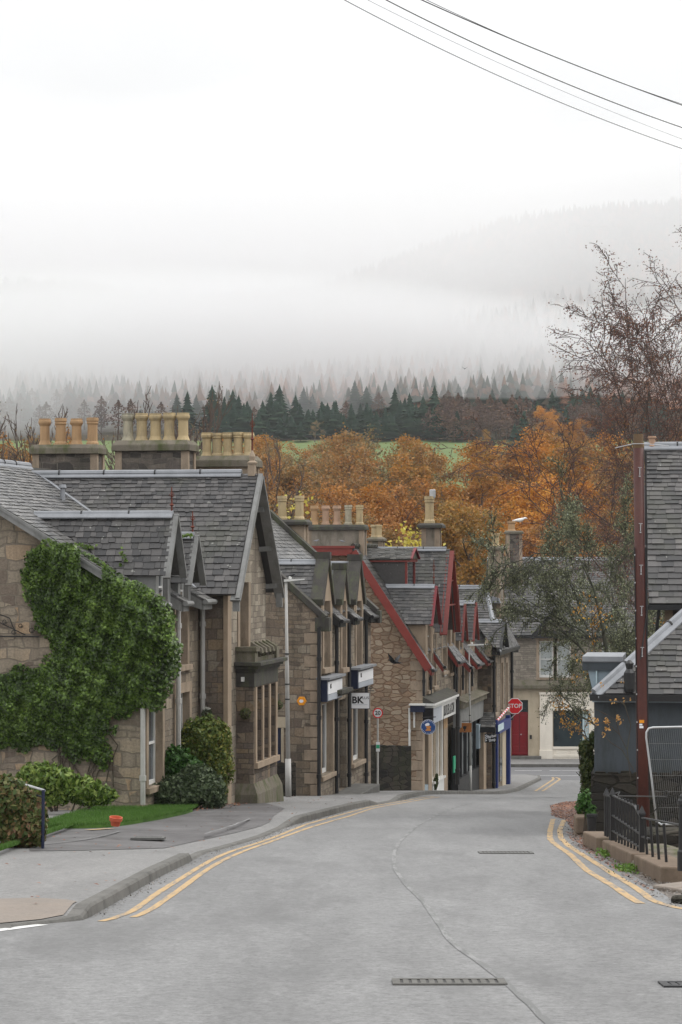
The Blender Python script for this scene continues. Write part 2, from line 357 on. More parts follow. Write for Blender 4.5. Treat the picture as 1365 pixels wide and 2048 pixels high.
m_plain('sign_green', (.03, .38, .20), .45, .1, 3, bmp=0)
m_plain('orange_plastic', (.80, .30, .015), .4, .1, 3, bmp=0)
m_plain('biscuit', (.50, .20, .05), .6, .2, 3, bmp=0)
m_plain('terracotta', (.50, .10, .045), .6, .15, 3, dirt=(.35, .07, .04))
m_plain('sign_wood', (.35, .13, .03), .5, .4, 2, dirt=(.12, .05, .02), dirt_amt=.5)
m_plain('pot_buff', (.46, .355, .20), .75, .16, 3, dirt=(.20, .17, .12), dirt_amt=.6, bmp=.2)
m_plain('pot_orange', (.42, .265, .14), .75, .16, 3, dirt=(.22, .15, .09), dirt_amt=.5, bmp=.2)
m_plain('pot_pink', (.44, .28, .19), .75, .16, 3, dirt=(.25, .19, .13), dirt_amt=.5, bmp=.2)
m_plain('pot_grey', (.38, .34, .25), .75, .3, 4, dirt=(.16, .16, .13), dirt_amt=.8, bmp=.2)
m_plain('slate_blue_render', (.058, .069, .08), .75, .22, 1.5, dirt=(.025, .03, .026), dirt_amt=.85, bmp=.2, fine=40)
m_plain('blue_grey_paint', (.30, .37, .42), .5, .15, 2, dirt=(.2, .24, .25), dirt_amt=.4)
m_plain('pale_blue_paint', (.48, .60, .64), .5, .1, 2)
m_plain('door_red', (.20, .006, .012), .35, .12, 2, bmp=.05)
m_plain('pole_wood', (.075, .019, .012), .6, .35, 2, dirt=(.05, .012, .012), dirt_amt=.7, bmp=.4, spec=.5)
m_plain('pole_top_wood', (.14, .09, .05), .8, .3, 4, bmp=.4)
m_plain('bark', (.075, .06, .048), .9, .4, 4, dirt=(.12, .13, .08), dirt_amt=.5, bmp=.5, spec=.1)
m_plain('twig_bark', (.10, .075, .066), .9, .35, 2, bmp=0, spec=.1)
m_plain('pale_bark', (.30, .27, .22), .9, .25, 2, bmp=0, spec=.1)
m_plain('far_bark', (.12, .09, .075), .9, .25, 1, bmp=0, spec=.1)
m_plain('lichen_bark', (.075, .08, .058), .9, .4, 2, dirt=(.06, .05, .04), dirt_amt=.6, bmp=.2, spec=.1)
m_plain('bird_black', (.012, .012, .014), .6, .3, 5, bmp=0)
m_plain('bird_white', (.75, .75, .74), .6, .1, 5, bmp=0)
m_plain('bird_grey', (.22, .23, .26), .6, .2, 5, bmp=0)
m_plain('rust', (.13, .035, .022), .85, .4, 6)
m_plain('kerb_stone', (.145, .14, .13), .85, .3, 2.5, dirt=(.06, .06, .055), dirt_amt=.5, bmp=.4, spec=.2)
m_plain('sand_block', (.185, .14, .105), .9, .28, 2.5, dirt=(.10, .085, .06), dirt_amt=.6, bmp=.6, spec=.15)
m_plain('cast_iron', (.035, .035, .036), .6, .3, 6, spec=.4)
m_plain('soil', (.05, .04, .028), .95, .4, 5, spec=.1)
m_plain('pale_slab', (.36, .33, .29), .8, .15, 2)
m_glass('glass'); m_glass('glass_pale', (.20, .23, .24), .12, .5, (.42, .45, .45)); m_glass('glass_dark', (.008, .016, .02), .08, .5, (.02, .035, .04))
m_glass('glass_warm', (.22, .16, .09), .1, .3, (.30, .22, .13))
m_glass('curtain_grey', (.33, .36, .36), .5, .2, (.42, .45, .45))

def groundmat(name, col, col2, wear, cell=.9, rough=.8, streak=(.25, 2.0), grain=.3, spec=.3, patch=None, patch_amt=.6, rscale=60):
    m, n, b = newmat(name); tc = n.nodes.new('ShaderNodeTexCoord'); ob = tc.outputs['Object']
    g = math_(n, 'MULTIPLY_ADD', noise(n, ob, rscale, 3, .8), .5, math_(n, 'MULTIPLY', noise(n, ob, rscale*.3, 3, .8), .5)); mid = noise(n, node(n, 'ShaderNodeMapping', {'Vector': ob, 'Scale': (1.0, .35, 1)}).outputs[0], 2.2, 4, .6)
    st = noise(n, node(n, 'ShaderNodeMapping', {'Vector': ob, 'Scale': (streak[0], streak[1], 1)}).outputs[0], cell, 6, .62, .3)
    c = mix(n, ramp(n, st, [(.35, 0.), (.65, 1.)]), col, col2)
    c = mix(n, 1, c, ramp(n, g, [(.2, 1-grain*1.3), (.8, 1+grain*1.3)]), 'MULTIPLY')
    c = mix(n, 1, c, ramp(n, mid, [(.3, 1-wear), (.7, 1+wear)]), 'MULTIPLY')
    if patch:
        p = ramp(n, noise(n, node(n, 'ShaderNodeMapping', {'Vector': ob, 'Scale': (1.2, .3, 1)}).outputs[0], .6, 5, .7), [(.52, 0.), (.68, 1.)])
        c = mix(n, math_(n, 'MULTIPLY', p, patch_amt), c, patch)
    n.links.new(c, b.inputs['Base Color']); b.inputs['Specular IOR Level'].default_value = spec
    n.links.new(ramp(n, mid, [(.3, rough-.12), (.7, min(1, rough+.1))]), b.inputs['Roughness'])
    bump(n, b, math_(n, 'ADD', g, math_(n, 'MULTIPLY', mid, 2)), .35, .006); return m
groundmat('asphalt', (.165, .164, .163), (.205, .204, .203), .13, .9, .72, (1.3, .16), .6, patch=(.125, .124, .123), patch_amt=.7, rscale=42)
groundmat('footway', (.175, .172, .168), (.215, .21, .205), .10, 1.0, .7, (1.2, .25), .6, patch=(.15, .145, .145), patch_amt=.5)
groundmat('drive_asphalt', (.085, .08, .08), (.13, .125, .125), .15, .8, .6, (.4, 1.2), .25, patch=(.06, .055, .055), rscale=40)
groundmat('far_asphalt', (.12, .12, .125), (.15, .15, .155), .1, 1.0, .7, (.4, 1.2), .2)
groundmat('tan_paving', (.24, .20, .165), (.215, .185, .16), .1, 1.2, .75, (1, 1), .2)
groundmat('gravel_verge', (.13, .11, .095), (.20, .18, .165), .25, 2.0, .9, (1, 1), .6, patch=(.10, .06, .045), patch_amt=.6, rscale=28)
groundmat('lawn_soil', (.05, .11, .02), (.085, .16, .035), .2, 2, .9, (1, 1), .4, spec=.1)
groundmat('meadow', (.10, .145, .05), (.14, .18, .07), .1, .05, .9, (1, 1), .1, spec=.1, rscale=3)
groundmat('hill_soil', (.05, .045, .03), (.075, .06, .04), .2, .05, .95, (1, 1), .3, spec=.05, rscale=1)
groundmat('earth', (.08, .07, .05), (.11, .095, .07), .2, .3, .9, (1, 1), .4, spec=.1, rscale=8)
def linepaint(name, col, under, worn):
    m, n, b = newmat(name); tc = n.nodes.new('ShaderNodeTexCoord'); ob = tc.outputs['Object']
    ob = node(n, 'ShaderNodeMapping', {'Vector': ob, 'Scale': (1.6, .22, 1)}).outputs[0]; k = ramp(n, math_(n, 'MULTIPLY_ADD', noise(n, ob, 6, 5, .7), .7, math_(n, 'MULTIPLY', noise(n, ob, 45, 4, .8), .3)), [(worn-.05, 1.), (worn+.06, 0.)])
    c = mix(n, k, mix(n, noise(n, ob, 12, 3), tuple(e*.8 for e in col), tuple(min(1, e*1.2) for e in col)), under)
    n.links.new(c, b.inputs['Base Color']); b.inputs['Roughness'].default_value = .7; return m
linepaint('yellow_line', (.43, .29, .14), (.20, .18, .16), .44)
linepaint('white_line', (.62, .62, .60), (.22, .22, .22), .40)
linepaint('tar_seam', (.135, .135, .133), (.235, .233, .23), .48)

# ------------------------------------------------------------------ building kit
def slates(poly, mat='slate', parent=None, name='roof', s0=.19, s1=.115, mb=None, w0=.17, thick=.05, seed=0, overlap=True, jitter=1.0):
    """poly: coplanar convex polygon, poly[0]->poly[1] is the eave; courses of separate slates laid up the slope"""
    r = random.Random(seed+len(poly)*7); p = [np.array(q, float) for q in poly]
    U = p[1]-p[0]; U /= np.linalg.norm(U); N = np.zeros(3)
    for i in range(1, len(p)-1): N += np.cross(p[i]-p[0], p[i+1]-p[0])
    N /= np.linalg.norm(N)
    if N[2] < 0: N = -N
    V = np.cross(N, U)
    if V[2] < 0: V = -V
    q = [((a-p[0])@U, (a-p[0])@V) for a in p]; vm = max(b for a, b in q)
    def rng(v):
        v = min(max(v, min(b for a, b in q)+1e-4), vm-1e-4); xs = []
        for i in range(len(q)):
            (a, b), (c, d) = q[i], q[(i+1) % len(q)]
            if (b-v)*(d-v) <= 0 and abs(d-b) > 1e-9: xs.append(a+(c-a)*(v-b)/(d-b))
        return (min(xs), max(xs)) if xs else (0, 0)
    own = mb is None
    if own: mb = MB()
    mb.prism([a-N*.004 for a in p], -N*thick)
    v = 0.0; row = 0
    while v < vm-.02:
        h = s0+(s1-s0)*min(1, v/max(vm, .1)); va, vb = v-.012, min(v+h*1.04, vm)
        la, ra = rng(max(va, 0)); lb, rb = rng(vb)
        if ra-la > .03 or rb-lb > .03:
            u = min(la, lb)+r.uniform(-1, 0)*w0; end = max(ra, rb)
            while u < end:
                ww = w0*r.uniform(.65, 1.5)*(h/.15)**.5; a0, a1 = max(u, la), min(u+ww, ra); b0, b1 = max(u, lb), min(u+ww, rb)
                if a1-a0 > .012 or b1-b0 > .012:
                    a0 = min(a0, a1); b0 = min(b0, b1); t0 = .020+r.uniform(-.006, .008)*jitter; t1 = .004+r.uniform(-.002, .002); dv = r.uniform(-.012, .012)*jitter if v > .01 else 0
                    gap = .0035
                    A = p[0]+U*(a0+gap)+V*(va+dv)+N*t0; B = p[0]+U*(a1-gap)+V*(va+dv+r.uniform(-.004, .004))+N*t0
                    Cc = p[0]+U*(b1-gap)+V*vb+N*t1; D = p[0]+U*(b0+gap)+V*vb+N*t1
                    mb.add([A, B, Cc, D, A-N*.02, B-N*.02], [(0, 1, 2, 3) if np.dot(np.cross(B-A, Cc-B), N) > 0 else (3, 2, 1, 0), (0, 4, 5, 1), (0, 3, 4), (1, 5, 2)])
                u += ww
        v += h; row += 1
    if own: return mb.build(name, mat, parent, uv=False)
    return mb
def wall_grid(mb, ax, f, th, u0, u1, z0, z1, ops):
    """wall in plane x=f (ax 'x') or y=f (ax 'y'), th = signed thickness going into the house; ops = (u0,u1,z0,z1)"""
    us = sorted({u0, u1, *[min(max(o[i], u0), u1) for o in ops for i in (0, 1)]}); zs = sorted({z0, z1, *[min(max(o[i], z0), z1) for o in ops for i in (2, 3)]})
    for a, b in zip(us, us[1:]):
        run = None
        for c, d in zip(zs, zs[1:]):
            m = ((a+b)/2, (c+d)/2); hole = any(o[0] < m[0] < o[1] and o[2] < m[1] < o[3] for o in ops)
            if hole:
                if run is not None: _wb(mb, ax, f, th, a, b, run, c); run = None
            elif run is None: run = c
        if run is not None: _wb(mb, ax, f, th, a, b, run, zs[-1])
    return mb
def _wb(mb, ax, f, th, a, b, c, d):
    if ax == 'x': mb.box(f, f+th, a, b, c, d)
    else: mb.box(a, b, f, f+th, c, d)
def obox(mb, ax, f0, f1, a, b, c, d):
    if ax == 'x': mb.box(f0, f1, a, b, c, d)
    else: mb.box(a, b, f0, f1, c, d)
def window(root, ax, f, out, a0, a1, z0, z1, frame='white_paint', pane='glass', rec=.17, fw=.055, bars=(0, 1), margin='dressed_stone', mw=.14, sill=True, name='window', lintel=True):
    """sash window in an opening; out = +1/-1 outward sign along the wall normal; bars = (mullions, transoms)"""
    g = -out; m = MB(); y0, y1 = f+g*rec, f+g*(rec+.06)
    obox(m, ax, y0, y1, a0, a0+fw, z0, z1); obox(m, ax, y0, y1, a1-fw, a1, z0, z1)
    obox(m, ax, y0, y1, a0+fw, a1-fw, z0, z0+fw*1.4); obox(m, ax, y0, y1, a0+fw, a1-fw, z1-fw, z1)
    for i in range(bars[0]):
        c = a0+(a1-a0)*(i+1)/(bars[0]+1); obox(m, ax, y0-g*.002, y1-g*.002, c-.018, c+.018, z0+fw*1.4, z1-fw)
    for i in range(bars[1]):
        c = z0+(z1-z0)*(i+1)/(bars[1]+1); obox(m, ax, y0-g*.004, y1, a0+fw, a1-fw, c-.022, c+.022)
    w = m.build(name, frame, root)
    m = MB(); obox(m, ax, f+g*(rec+.035), f+g*(rec+.05), a0+fw*.6, a1-fw*.6, z0+fw, z1-fw*.6); m.build('pane', pane, w)
    if margin:
        m = MB(); e = out*.022; s = -out*.16
        obox(m, ax, f+e, f+s, a0-mw, a0+.004, z0, z1+.0); obox(m, ax, f+e, f+s, a1-.004, a1+mw, z0, z1)
        if lintel: obox(m, ax, f+e*1.2, f+s, a0-mw-.03, a1+mw+.03, z1-.004, z1+.2)
        m.build('surround', margin, w)
    if sill:
        m = MB(); obox(m, ax, f+out*.09, f+g*rec, a0-mw-.02, a1+mw+.02, z0-.12, z0-.002); m.build('sill', margin or 'dressed_stone', w, bevel=.01)
    return w
def pot(mb, c, h, r, kind=0):
    k = h/.8
    if kind == 0: pr = [(r*1.12, 0), (r*1.12, .05*k), (r*1.0, .09*k), (r*.86, .16*k), (r*.84, .58*k), (r*.95, .61*k), (r*1.12, .66*k), (r*1.15, .72*k), (r*1.05, .74*k), (r*1.05, .8*k), (r*.8, .8*k), (r*.78, .6*k)]
    elif kind == 1: pr = [(r*1.15, 0), (r*1.1, .08*k), (r*.9, .13*k), (r*.88, .60*k), (r*1.02, .63*k), (r*1.02, .66*k), (r*.95, .68*k), (r*1.08, .71*k), (r*1.05, .8*k), (r*.78, .8*k), (r*.76, .6*k)]
    else: pr = [(r*1.1, 0), (r, .04*k), (r*.95, .3*k), (r*1.0, .6*k), (r*1.15, .7*k), (r*1.15, .8*k), (r*.8, .8*k), (r*.76, .6*k)]
    return mb.lathe(pr, c, 12)
def chimney(root, x0, x1, y0, y1, z0, z1, pots, cap='mossy_stone', body='chimney_stone', ph=.85, pr=.16, capo=.09, caph=.16, slope=True, name='chimney', edge='dressed_stone', kind=0, ends=None):
    m = MB().box(x0, x1, y0, y1, z0, z1); ch = m.build(name, body, root)
    if edge:
        m = MB()
        for a in (x0, x1):
            for b in (y0, y1): m.box(a-.03 if a == x0 else a-.13, a+.13 if a == x0 else a+.03, b-.012 if b == y0 else b-.13, b+.13 if b == y0 else b+.012, z0, z1-.003)
        m.build('quoin', edge, ch)
    m = MB(); m.box(x0-capo, x1+capo, y0-capo, y1+capo, z1, z1+caph*.55)
    c = capo*.95 if slope else capo*.6
    m.hexa([(x0-capo, y0-capo, z1+caph*.55), (x1+capo, y0-capo, z1+caph*.55), (x1+capo, y1+capo, z1+caph*.55), (x0-capo, y1+capo, z1+caph*.55)],
           [(x0-capo+c, y0-capo+c, z1+caph), (x1+capo-c, y0-capo+c, z1+caph), (x1+capo-c, y1+capo-c, z1+caph), (x0-capo+c, y1+capo-c, z1+caph)])
    m.build('cope', cap, ch, bevel=.012)
    n = len(pots); yc = (y0+y1)/2
    xs = np.linspace(x0+pr*1.25, x1-pr*1.25, n) if ends is None else np.linspace(ends[0], ends[1], n)
    for x, pm in zip(xs, pots):
        hh = ph*rnd.uniform(.98, 1.02)
        pot(MB(), (x, yc, z1+caph-.02), hh, pr, kind if rnd.random() < .7 else 1-min(kind, 1)).build('chimney_pot', pm, ch, smooth=False)
    return ch
def lead_ridge(root, a, b, r=.05, name='ridge_flashing', mat='lead', joints=1.1, z=.0):
    a = np.array(a, float); b = np.array(b, float); a[2] += z; b[2] += z; m = MB(); m.tube([a, b], r, 8)
    d = b-a; L = np.linalg.norm(d); d /= L
    side = np.cross(d, (0, 0, 1.)); side /= np.linalg.norm(side)
    for s in (-1, 1): m.hexa([a+side*s*.03-np.array((0, 0, .02)), b+side*s*.03-np.array((0, 0, .02)), b+side*s*.11-np.array((0, 0, .10)), a+side*s*.11-np.array((0, 0, .10))],
                             [a+side*s*.03+np.array((0, 0, .02)), b+side*s*.03+np.array((0, 0, .02)), b+side*s*.11-np.array((0, 0, .075)), a+side*s*.11-np.array((0, 0, .075))])
    o = m.build(name, mat, root); m = MB(); k = int(L/joints)
    for i in range(1, k+1):
        p = a+d*(L*i/(k+1)+rnd.uniform(-.15, .15)); m.tube([p-d*.015, p+d*.015], r*1.22, 8)
    if k: m.build('clip', 'black_iron', o)
    return o
def pipe(root, x, y, z0, z1, r=.045, mat='grey_pipe', bend=None, name='downpipe', collars=True):
    m = MB(); path = [(x, y, z0), (x, y, z1)]
    if bend: path += [(x-.06, y, z1+.08), (x+bend[0], y+bend[1], z1+bend[2])]
    m.tube(path, r, 8)
    if collars:
        z = z0+.5
        while z < z1: m.tube([(x, y, z-.05), (x, y, z+.05)], r*1.35, 8); z += 1.5
    return m.build(name, mat, root)
def finial(root, x, y, z, h, mat='rust', name='finial'):
    m = MB(); m.tube([(x, y, z), (x, y, z+h)], [.022, .010], 6); m.lathe([(.01, 0), (.05, .03), (.01, .07)], (x, y, z+h*.3), 6); m.lathe([(.01, 0), (.035, .02), (.01, .05)], (x, y, z+h*.62), 6)
    for t in range(4):
        a = t*pi/2; m.tube([(x, y, z+h*.62), (x+.05*cos(a), y+.05*sin(a), z+h*.7), (x+.02*cos(a), y+.02*sin(a), z+h*.8)], .007, 4)
    return m.build(name, mat, root)
# ------------------------------------------------------------------ terrain
def hill_s(X, Y):
    t = X/np.maximum(Y, 1)*1500.0   # bearing across the frame, metres at 1500 m
    ridge = np.interp(t, [-900, -215, -80, -20, 36, 98, 150, 190, 260, 420, 900], [150, 158, 157, 160, 176, 195, 206, 214, 222, 236, 240])
    return ridge
def terr(X, Y):
    X = np.asarray(X, float); Y = np.asarray(Y, float)
    z = np.interp(Y, _yy, _zz); r = hill_s(X, Y)
    k = np.clip((Y-560)/940, 0, 1); up = (r-26.2)*k; dn = np.clip((Y-1500)/1200, 0, 1)
    n = 5*np.sin(X*.021+Y*.004)*np.sin(Y*.013+1)*np.clip((Y-640)/200, 0, 1)+2.2*np.sin(X*.063+2)*np.cos(Y*.037)*np.clip((Y-600)/150, 0, 1)
    return z+up-dn*up*.9+n
xs = np.array(sorted(set(list(np.arange(-60, 61, 6.))+list(np.arange(-400, 401, 20.))+[-2500, -1800, -1300, -1000, -800, -650, -500, 500, 650, 800, 1000, 1300, 1800, 2500])))
ys = np.array(sorted(set(list(np.arange(-40, 130, .5))+list(np.arange(130, 640, 5.))+list(np.arange(640, 1700, 20.))+list(np.arange(1700, 3001, 100.)))))
GX, GY = np.meshgrid(xs, ys); GZ = terr(GX, GY)-.06-.12*(GY > 125)
V = np.stack((GX, GY, GZ), -1).reshape(-1, 3); nx_, ny_ = len(xs), len(ys)
I = (np.arange(ny_-1)[:, None]*nx_+np.arange(nx_-1)[None, :]).ravel()
Fq = np.stack((I, I+1, I+1+nx_, I+nx_), 1)
# split: town earth, meadow, wooded hill
yc = ys[I//nx_]
def part_sheet(name, sel, mat):
    f = Fq[sel]; used, inv = np.unique(f, return_inverse=True)
    return npmesh(name, V[used], inv.reshape(f.shape), mat, smooth=True, kind='structure')
part_sheet('ground', yc < 330, 'earth'); part_sheet('meadow', (yc >= 330) & (yc < 562), 'meadow'); part_sheet('hillside', yc >= 562, 'hill_soil')

# ------------------------------------------------------------------ roads, footways, markings
def world_poly(pts, lift=0, dmax=76): return [g_at(x, y, lift, dmax)[:2] for x, y in pts]
def patch(name, mat, pts, lift, step=.25, kind='structure', **kw):
    ymin = min(p[1] for p in pts); ymax = max(p[1] for p in pts); rows = [ymin+1e-4]+list(np.arange(math.ceil(ymin/step+.01)*step, ymax, step))+[ymax-1e-4]
    m = MB(); prev = None
    for Y in rows:
        xx = []
        for i in range(len(pts)):
            (a, b), (c, d) = pts[i], pts[(i+1) % len(pts)]
            if (b-Y)*(d-Y) < 0: xx.append(a+(c-a)*(Y-b)/(d-b))
        if len(xx) < 2: prev = None; continue
        l, r = min(xx), max(xx); r = min(r, LKx(Y)-.16) if lift > .09 else r
        if r <= l: prev = None; continue
        cur = [(x, Y, (fwz(x, Y)+lift-.1) if lift > .09 else gz(Y)+lift) for x in np.linspace(l, r, 15)]
        if prev:
            for i in range(14): m.add([prev[i], prev[i+1], cur[i+1], cur[i]], [(0, 1, 2, 3)])
        prev = cur
    return m.build(name, mat, uv=False, kind=kind, **kw)
def fwz(x, Y):
    e = LKx(Y); return gz(Y)+float(np.interp(x, [e-2.2, e-.13], [.10, kh(Y)]))
def strip(pts, wd, lift, mat, name, parent=None, wob=0, kind='structure', **kw):
    """a band of width wd along world polyline pts"""
    p = [np.array(q[:2], float) for q in pts]; d = np.concatenate(([0], np.cumsum([np.linalg.norm(b-a) for a, b in zip(p, p[1:])])))
    n = max(2, int(d[-1]/.3)); t = np.linspace(0, d[-1], n); xx = np.interp(t, d, [q[0] for q in p]); yy = np.interp(t, d, [q[1] for q in p])
    if n > 8:
        k = np.ones(5)/5; xx[2:-2] = np.convolve(xx, k, 'valid'); yy[2:-2] = np.convolve(yy, k, 'valid')
    m = MB(); prev = None
    for i in range(n):
        j, k = max(i-1, 0), min(i+1, n-1); dx, dy = xx[k]-xx[j], yy[k]-yy[j]; l = math.hypot(dx, dy)+1e-9
        ww = wd*(1+wob*rnd.uniform(-1, 1))/2; ox = rnd.uniform(-1, 1)*wob*wd*.3
        a = (xx[i]-dy/l*(ww+ox), yy[i]+dx/l*(ww+ox)); b = (xx[i]+dy/l*(ww-ox), yy[i]-dx/l*(ww-ox))
        a = (*a, gz(a[1])+lift); b = (*b, gz(b[1])+lift)
        if prev: m.add([prev[0], prev[1], b, a], [(0, 1, 2, 3)])
        prev = (a, b)
    return m.build(name, mat, parent, uv=False, kind=kind, **kw)
LK_px = [(-60, 1862), (0, 1857), (120, 1845), (165, 1840), (177, 1835), (220, 1811), (267, 1783), (318, 1754), (359, 1734), (415, 1706), (441, 1700), (487, 1687), (533, 1673),
         (564, 1659), (590, 1649), (641, 1636), (700, 1620), (754, 1609), (797, 1601)]
LK = [g_at(x, y, -.0)[:2] for x, y in LK_px]+[(2.55, 71), (4.0, 80), (5.1, 86), (6.0, 90), (6.9, 94), (7.9, 100), (8.6, 104), (8.7, 105.5), (8.2, 106.6), (6.5, 107), (-40, 107.1)]
LKx = lambda Y: float(np.interp(Y, [q[1] for q in LK[:-2]], [q[0] for q in LK[:-2]]))
RK = [(3.35, 21.4), (3.12, 22.3), (3.2, 24.5), (3.26, 27.2), (3.33, 30.6), (3.35, 33.5), (3.5, 36.6), (3.85, 40.3), (4.2, 43.2), (4.7, 46), (5.5, 52), (6.6, 60), (8, 70), (9.6, 80), (11.5, 90), (14, 98), (30, 104)]
RKx = lambda Y: float(np.interp(Y, [q[1] for q in RK], [q[0] for q in RK]))
def rows_sheet(name, mat, l, r, y0, y1, lift, step=.5):
    m = MB(); prev = None
    for Y in np.arange(y0, y1+1e-6, step):
        z = gz(Y)+lift; cur = ((l(Y), Y, z), (r(Y), Y, z))
        if prev: m.add([prev[0], prev[1], cur[1], cur[0]], [(0, 1, 2, 3)])
        prev = cur
    return m.build(name, mat, uv=False, kind='structure')
rows_sheet('road', 'asphalt', lambda Y: -60 if Y < 19 else LKx(Y)-.6 if Y > 21 else -60, lambda Y: 40 if Y < 21.4 else RKx(Y), -38, 104, 0)
rows_sheet('cross_road', 'far_asphalt', lambda Y: -60, lambda Y: 60, 104, 114, .0)
rows_sheet('verge', 'gravel_verge', lambda Y: RKx(Y)-.3, lambda Y: 30, 21.5, 60, -.02)
# left footway with a real kerb that drops at the crossings
def kh(Y):
    X = LKx(Y); px = X/Y*F+682.5
    if Y < 30: return float(np.interp(px, [160, 182, 400, 425], [.02, .10, .10, .02]))
    if Y < 72: return float(np.interp(px, [420, 570, 605, 742, 760, 790, 806], [.02, .02, .12, .12, .02, .02, .12]))
    return .12
rowsY = np.arange(19.75, 106.6, .25); m = MB(); k_ = MB(); prev = None; kn = 0
for Y in rowsY:
    e = LKx(Y); z = gz(Y); h = kh(Y)
    cur = [(-60, Y, z+.10), (e-2.2, Y, z+.10), (e-.13, Y, z+h)]
    kc = [(e-.13, Y, z+h-.03), (e-.13, Y, z+h+.003), (e-.02, Y, z+h+.003), (e, Y, z+h-.02), (e+.015, Y, z-.03)]
    if prev:
        for a in range(2): m.add([prev[0][a], prev[0][a+1], cur[a+1], cur[a]], [(0, 1, 2, 3)])
        gp = .045 if kn % 4 == 0 else 0; kn += 1
        for a in range(4): pa, pb_ = [tuple(np.array(prev[1][q])*(1-gp)+np.array(kc[q])*gp) for q in (a, a+1)]; k_.add([pa, pb_, kc[a+1], kc[a]], [(0, 1, 2, 3)])
    prev = (cur, kc)
m.build('footway', 'footway', uv=False, kind='structure'); k_.build('kerb', 'kerb_stone', uv=False, kind='structure')
# end of footway towards side street
m = MB(); e = LKx(19.75); z = gz(19.75); m.add([(-60, 19.5, z-.0), (e+.05, 19.55, z-.0), (e, 19.75, z+.03), (-60, 19.75, z+.10)], [(0, 1, 2, 3)]); m.build('kerb', 'kerb_stone', uv=False, kind='structure')
# far footway and its kerb in front of the far building
m = MB()
for Y in np.arange(114, 124, .5): m.add([(-60, Y, gz(Y)+.14), (60, Y, gz(Y)+.14), (60, Y+.5, gz(Y+.5)+.14), (-60, Y+.5, gz(Y+.5)+.14)], [(0, 1, 2, 3)])
m.build('footway', 'footway', uv=False, kind='structure')
MB().box(-60, 60, 113.85, 114.02, gz(114)-.1, gz(114)+.145).build('kerb', 'kerb_stone', kind='structure')
patch('tan_crossing', 'tan_paving', world_poly([(-60, 1856), (0, 1851), (120, 1841), (160, 1835), (172, 1826), (150, 1817), (70, 1813), (-60, 1816)], .03), .108)
drive = world_poly([(60, 1702), (150, 1698), (330, 1688), (470, 1658), (540, 1640), (570, 1618), (520, 1604), (400, 1612), (200, 1640), (60, 1650)], .1)
patch('driveway', 'drive_asphalt', drive, .106)
strip([g_at(x, y, .1) for x, y in [(410, 1668), (455, 1655), (500, 1638)]], .04, .108, 'tar_seam', 'tar_seam', wob=.4)

def z1(s, ox, oy, pts): return [(ox+x/s, oy+y/s) for x, y in pts]
yl = [z1(1.95, 0, 1580, [(395, 513), (440, 503), (490, 490), (535, 462), (600, 412), (680, 362), (760, 312), (835, 268), (905, 238), (960, 222), (1040, 196), (1120, 165), (1200, 133), (1290, 108), (1365, 88)])+[(740, 1614), (790, 1605), (840, 1596), (870, 1592.5)],
      z1(1.95, 0, 1580, [(520, 497), (575, 478), (640, 432), (700, 390), (760, 345), (820, 303), (880, 270), (960, 235), (1040, 208), (1130, 175), (1210, 146), (1300, 120), (1365, 102)])+[(745, 1617), (800, 1607), (850, 1598), (880, 1594)],
      z1(2.053, 700, 1560, [(835, 160), (822, 210), (822, 245), (850, 270), (905, 305), (970, 370), (1050, 418), (1110, 455), (1150, 485), (1195, 508)]),
      z1(2.053, 700, 1560, [(880, 165), (862, 205), (866, 238), (900, 273), (980, 322), (1080, 387), (1180, 447), (1225, 482), (1262, 512), (1400, 534)])]
for i, q in enumerate(yl): strip([g_at(x, y) for x, y in q], .072 if i < 2 else .085, .004, 'yellow_line', 'yellow_line', wob=.08)
for dx in (0, .28): strip([(7.0+.55+dx, 94), (7.8+.5+dx, 99), (8.8+.45+dx, 105), (9.3+dx*.5, 106.3)], .1, .004, 'yellow_line', 'yellow_line')
for a, b, Y in ((8, 9.25, 111.3), (9.6, 13, 111.3), (-8, -4, 111.3), (-2, 4, 111.3), (14, 19, 111.3), (8.2, 15, 107.6)): strip([(a, Y), (b, Y)], .12, .004, 'white_line', 'white_line')
for X in (11.3, 12.6): strip([(X, 105.6), (X+.25, 106.1), (X+.6, 106.2)], .12, .004, 'white_line', 'white_line')
strip([g_at(-40, 1866), g_at(0, 1860), g_at(45, 1855), g_at(85, 1850)], .14, .004, 'white_line', 'white_line', wob=.2)
strip([g_at(x, y) for x, y in [(1180, 2140), (1100, 2048), (1040, 1990), (1000, 1955), (960, 1925), (905, 1888), (880, 1850), (845, 1800), (812, 1770), (790, 1738), (787, 1708), (800, 1682), (835, 1652), (880, 1627), (950, 1604), (1000, 1594)]], .05, .004, 'tar_seam', 'tar_seam', wob=.15)
strip([g_at(x, y, .1) for x, y in [(90, 1690), (150, 1684), (215, 1672), (240, 1664)]], .03, .116, 'tar_seam', 'tar_seam', wob=.4)
strip([g_at(177, 1662, .1), g_at(222, 1659, .1)], .16, .118, 'yellow_line', 'yellow_line')
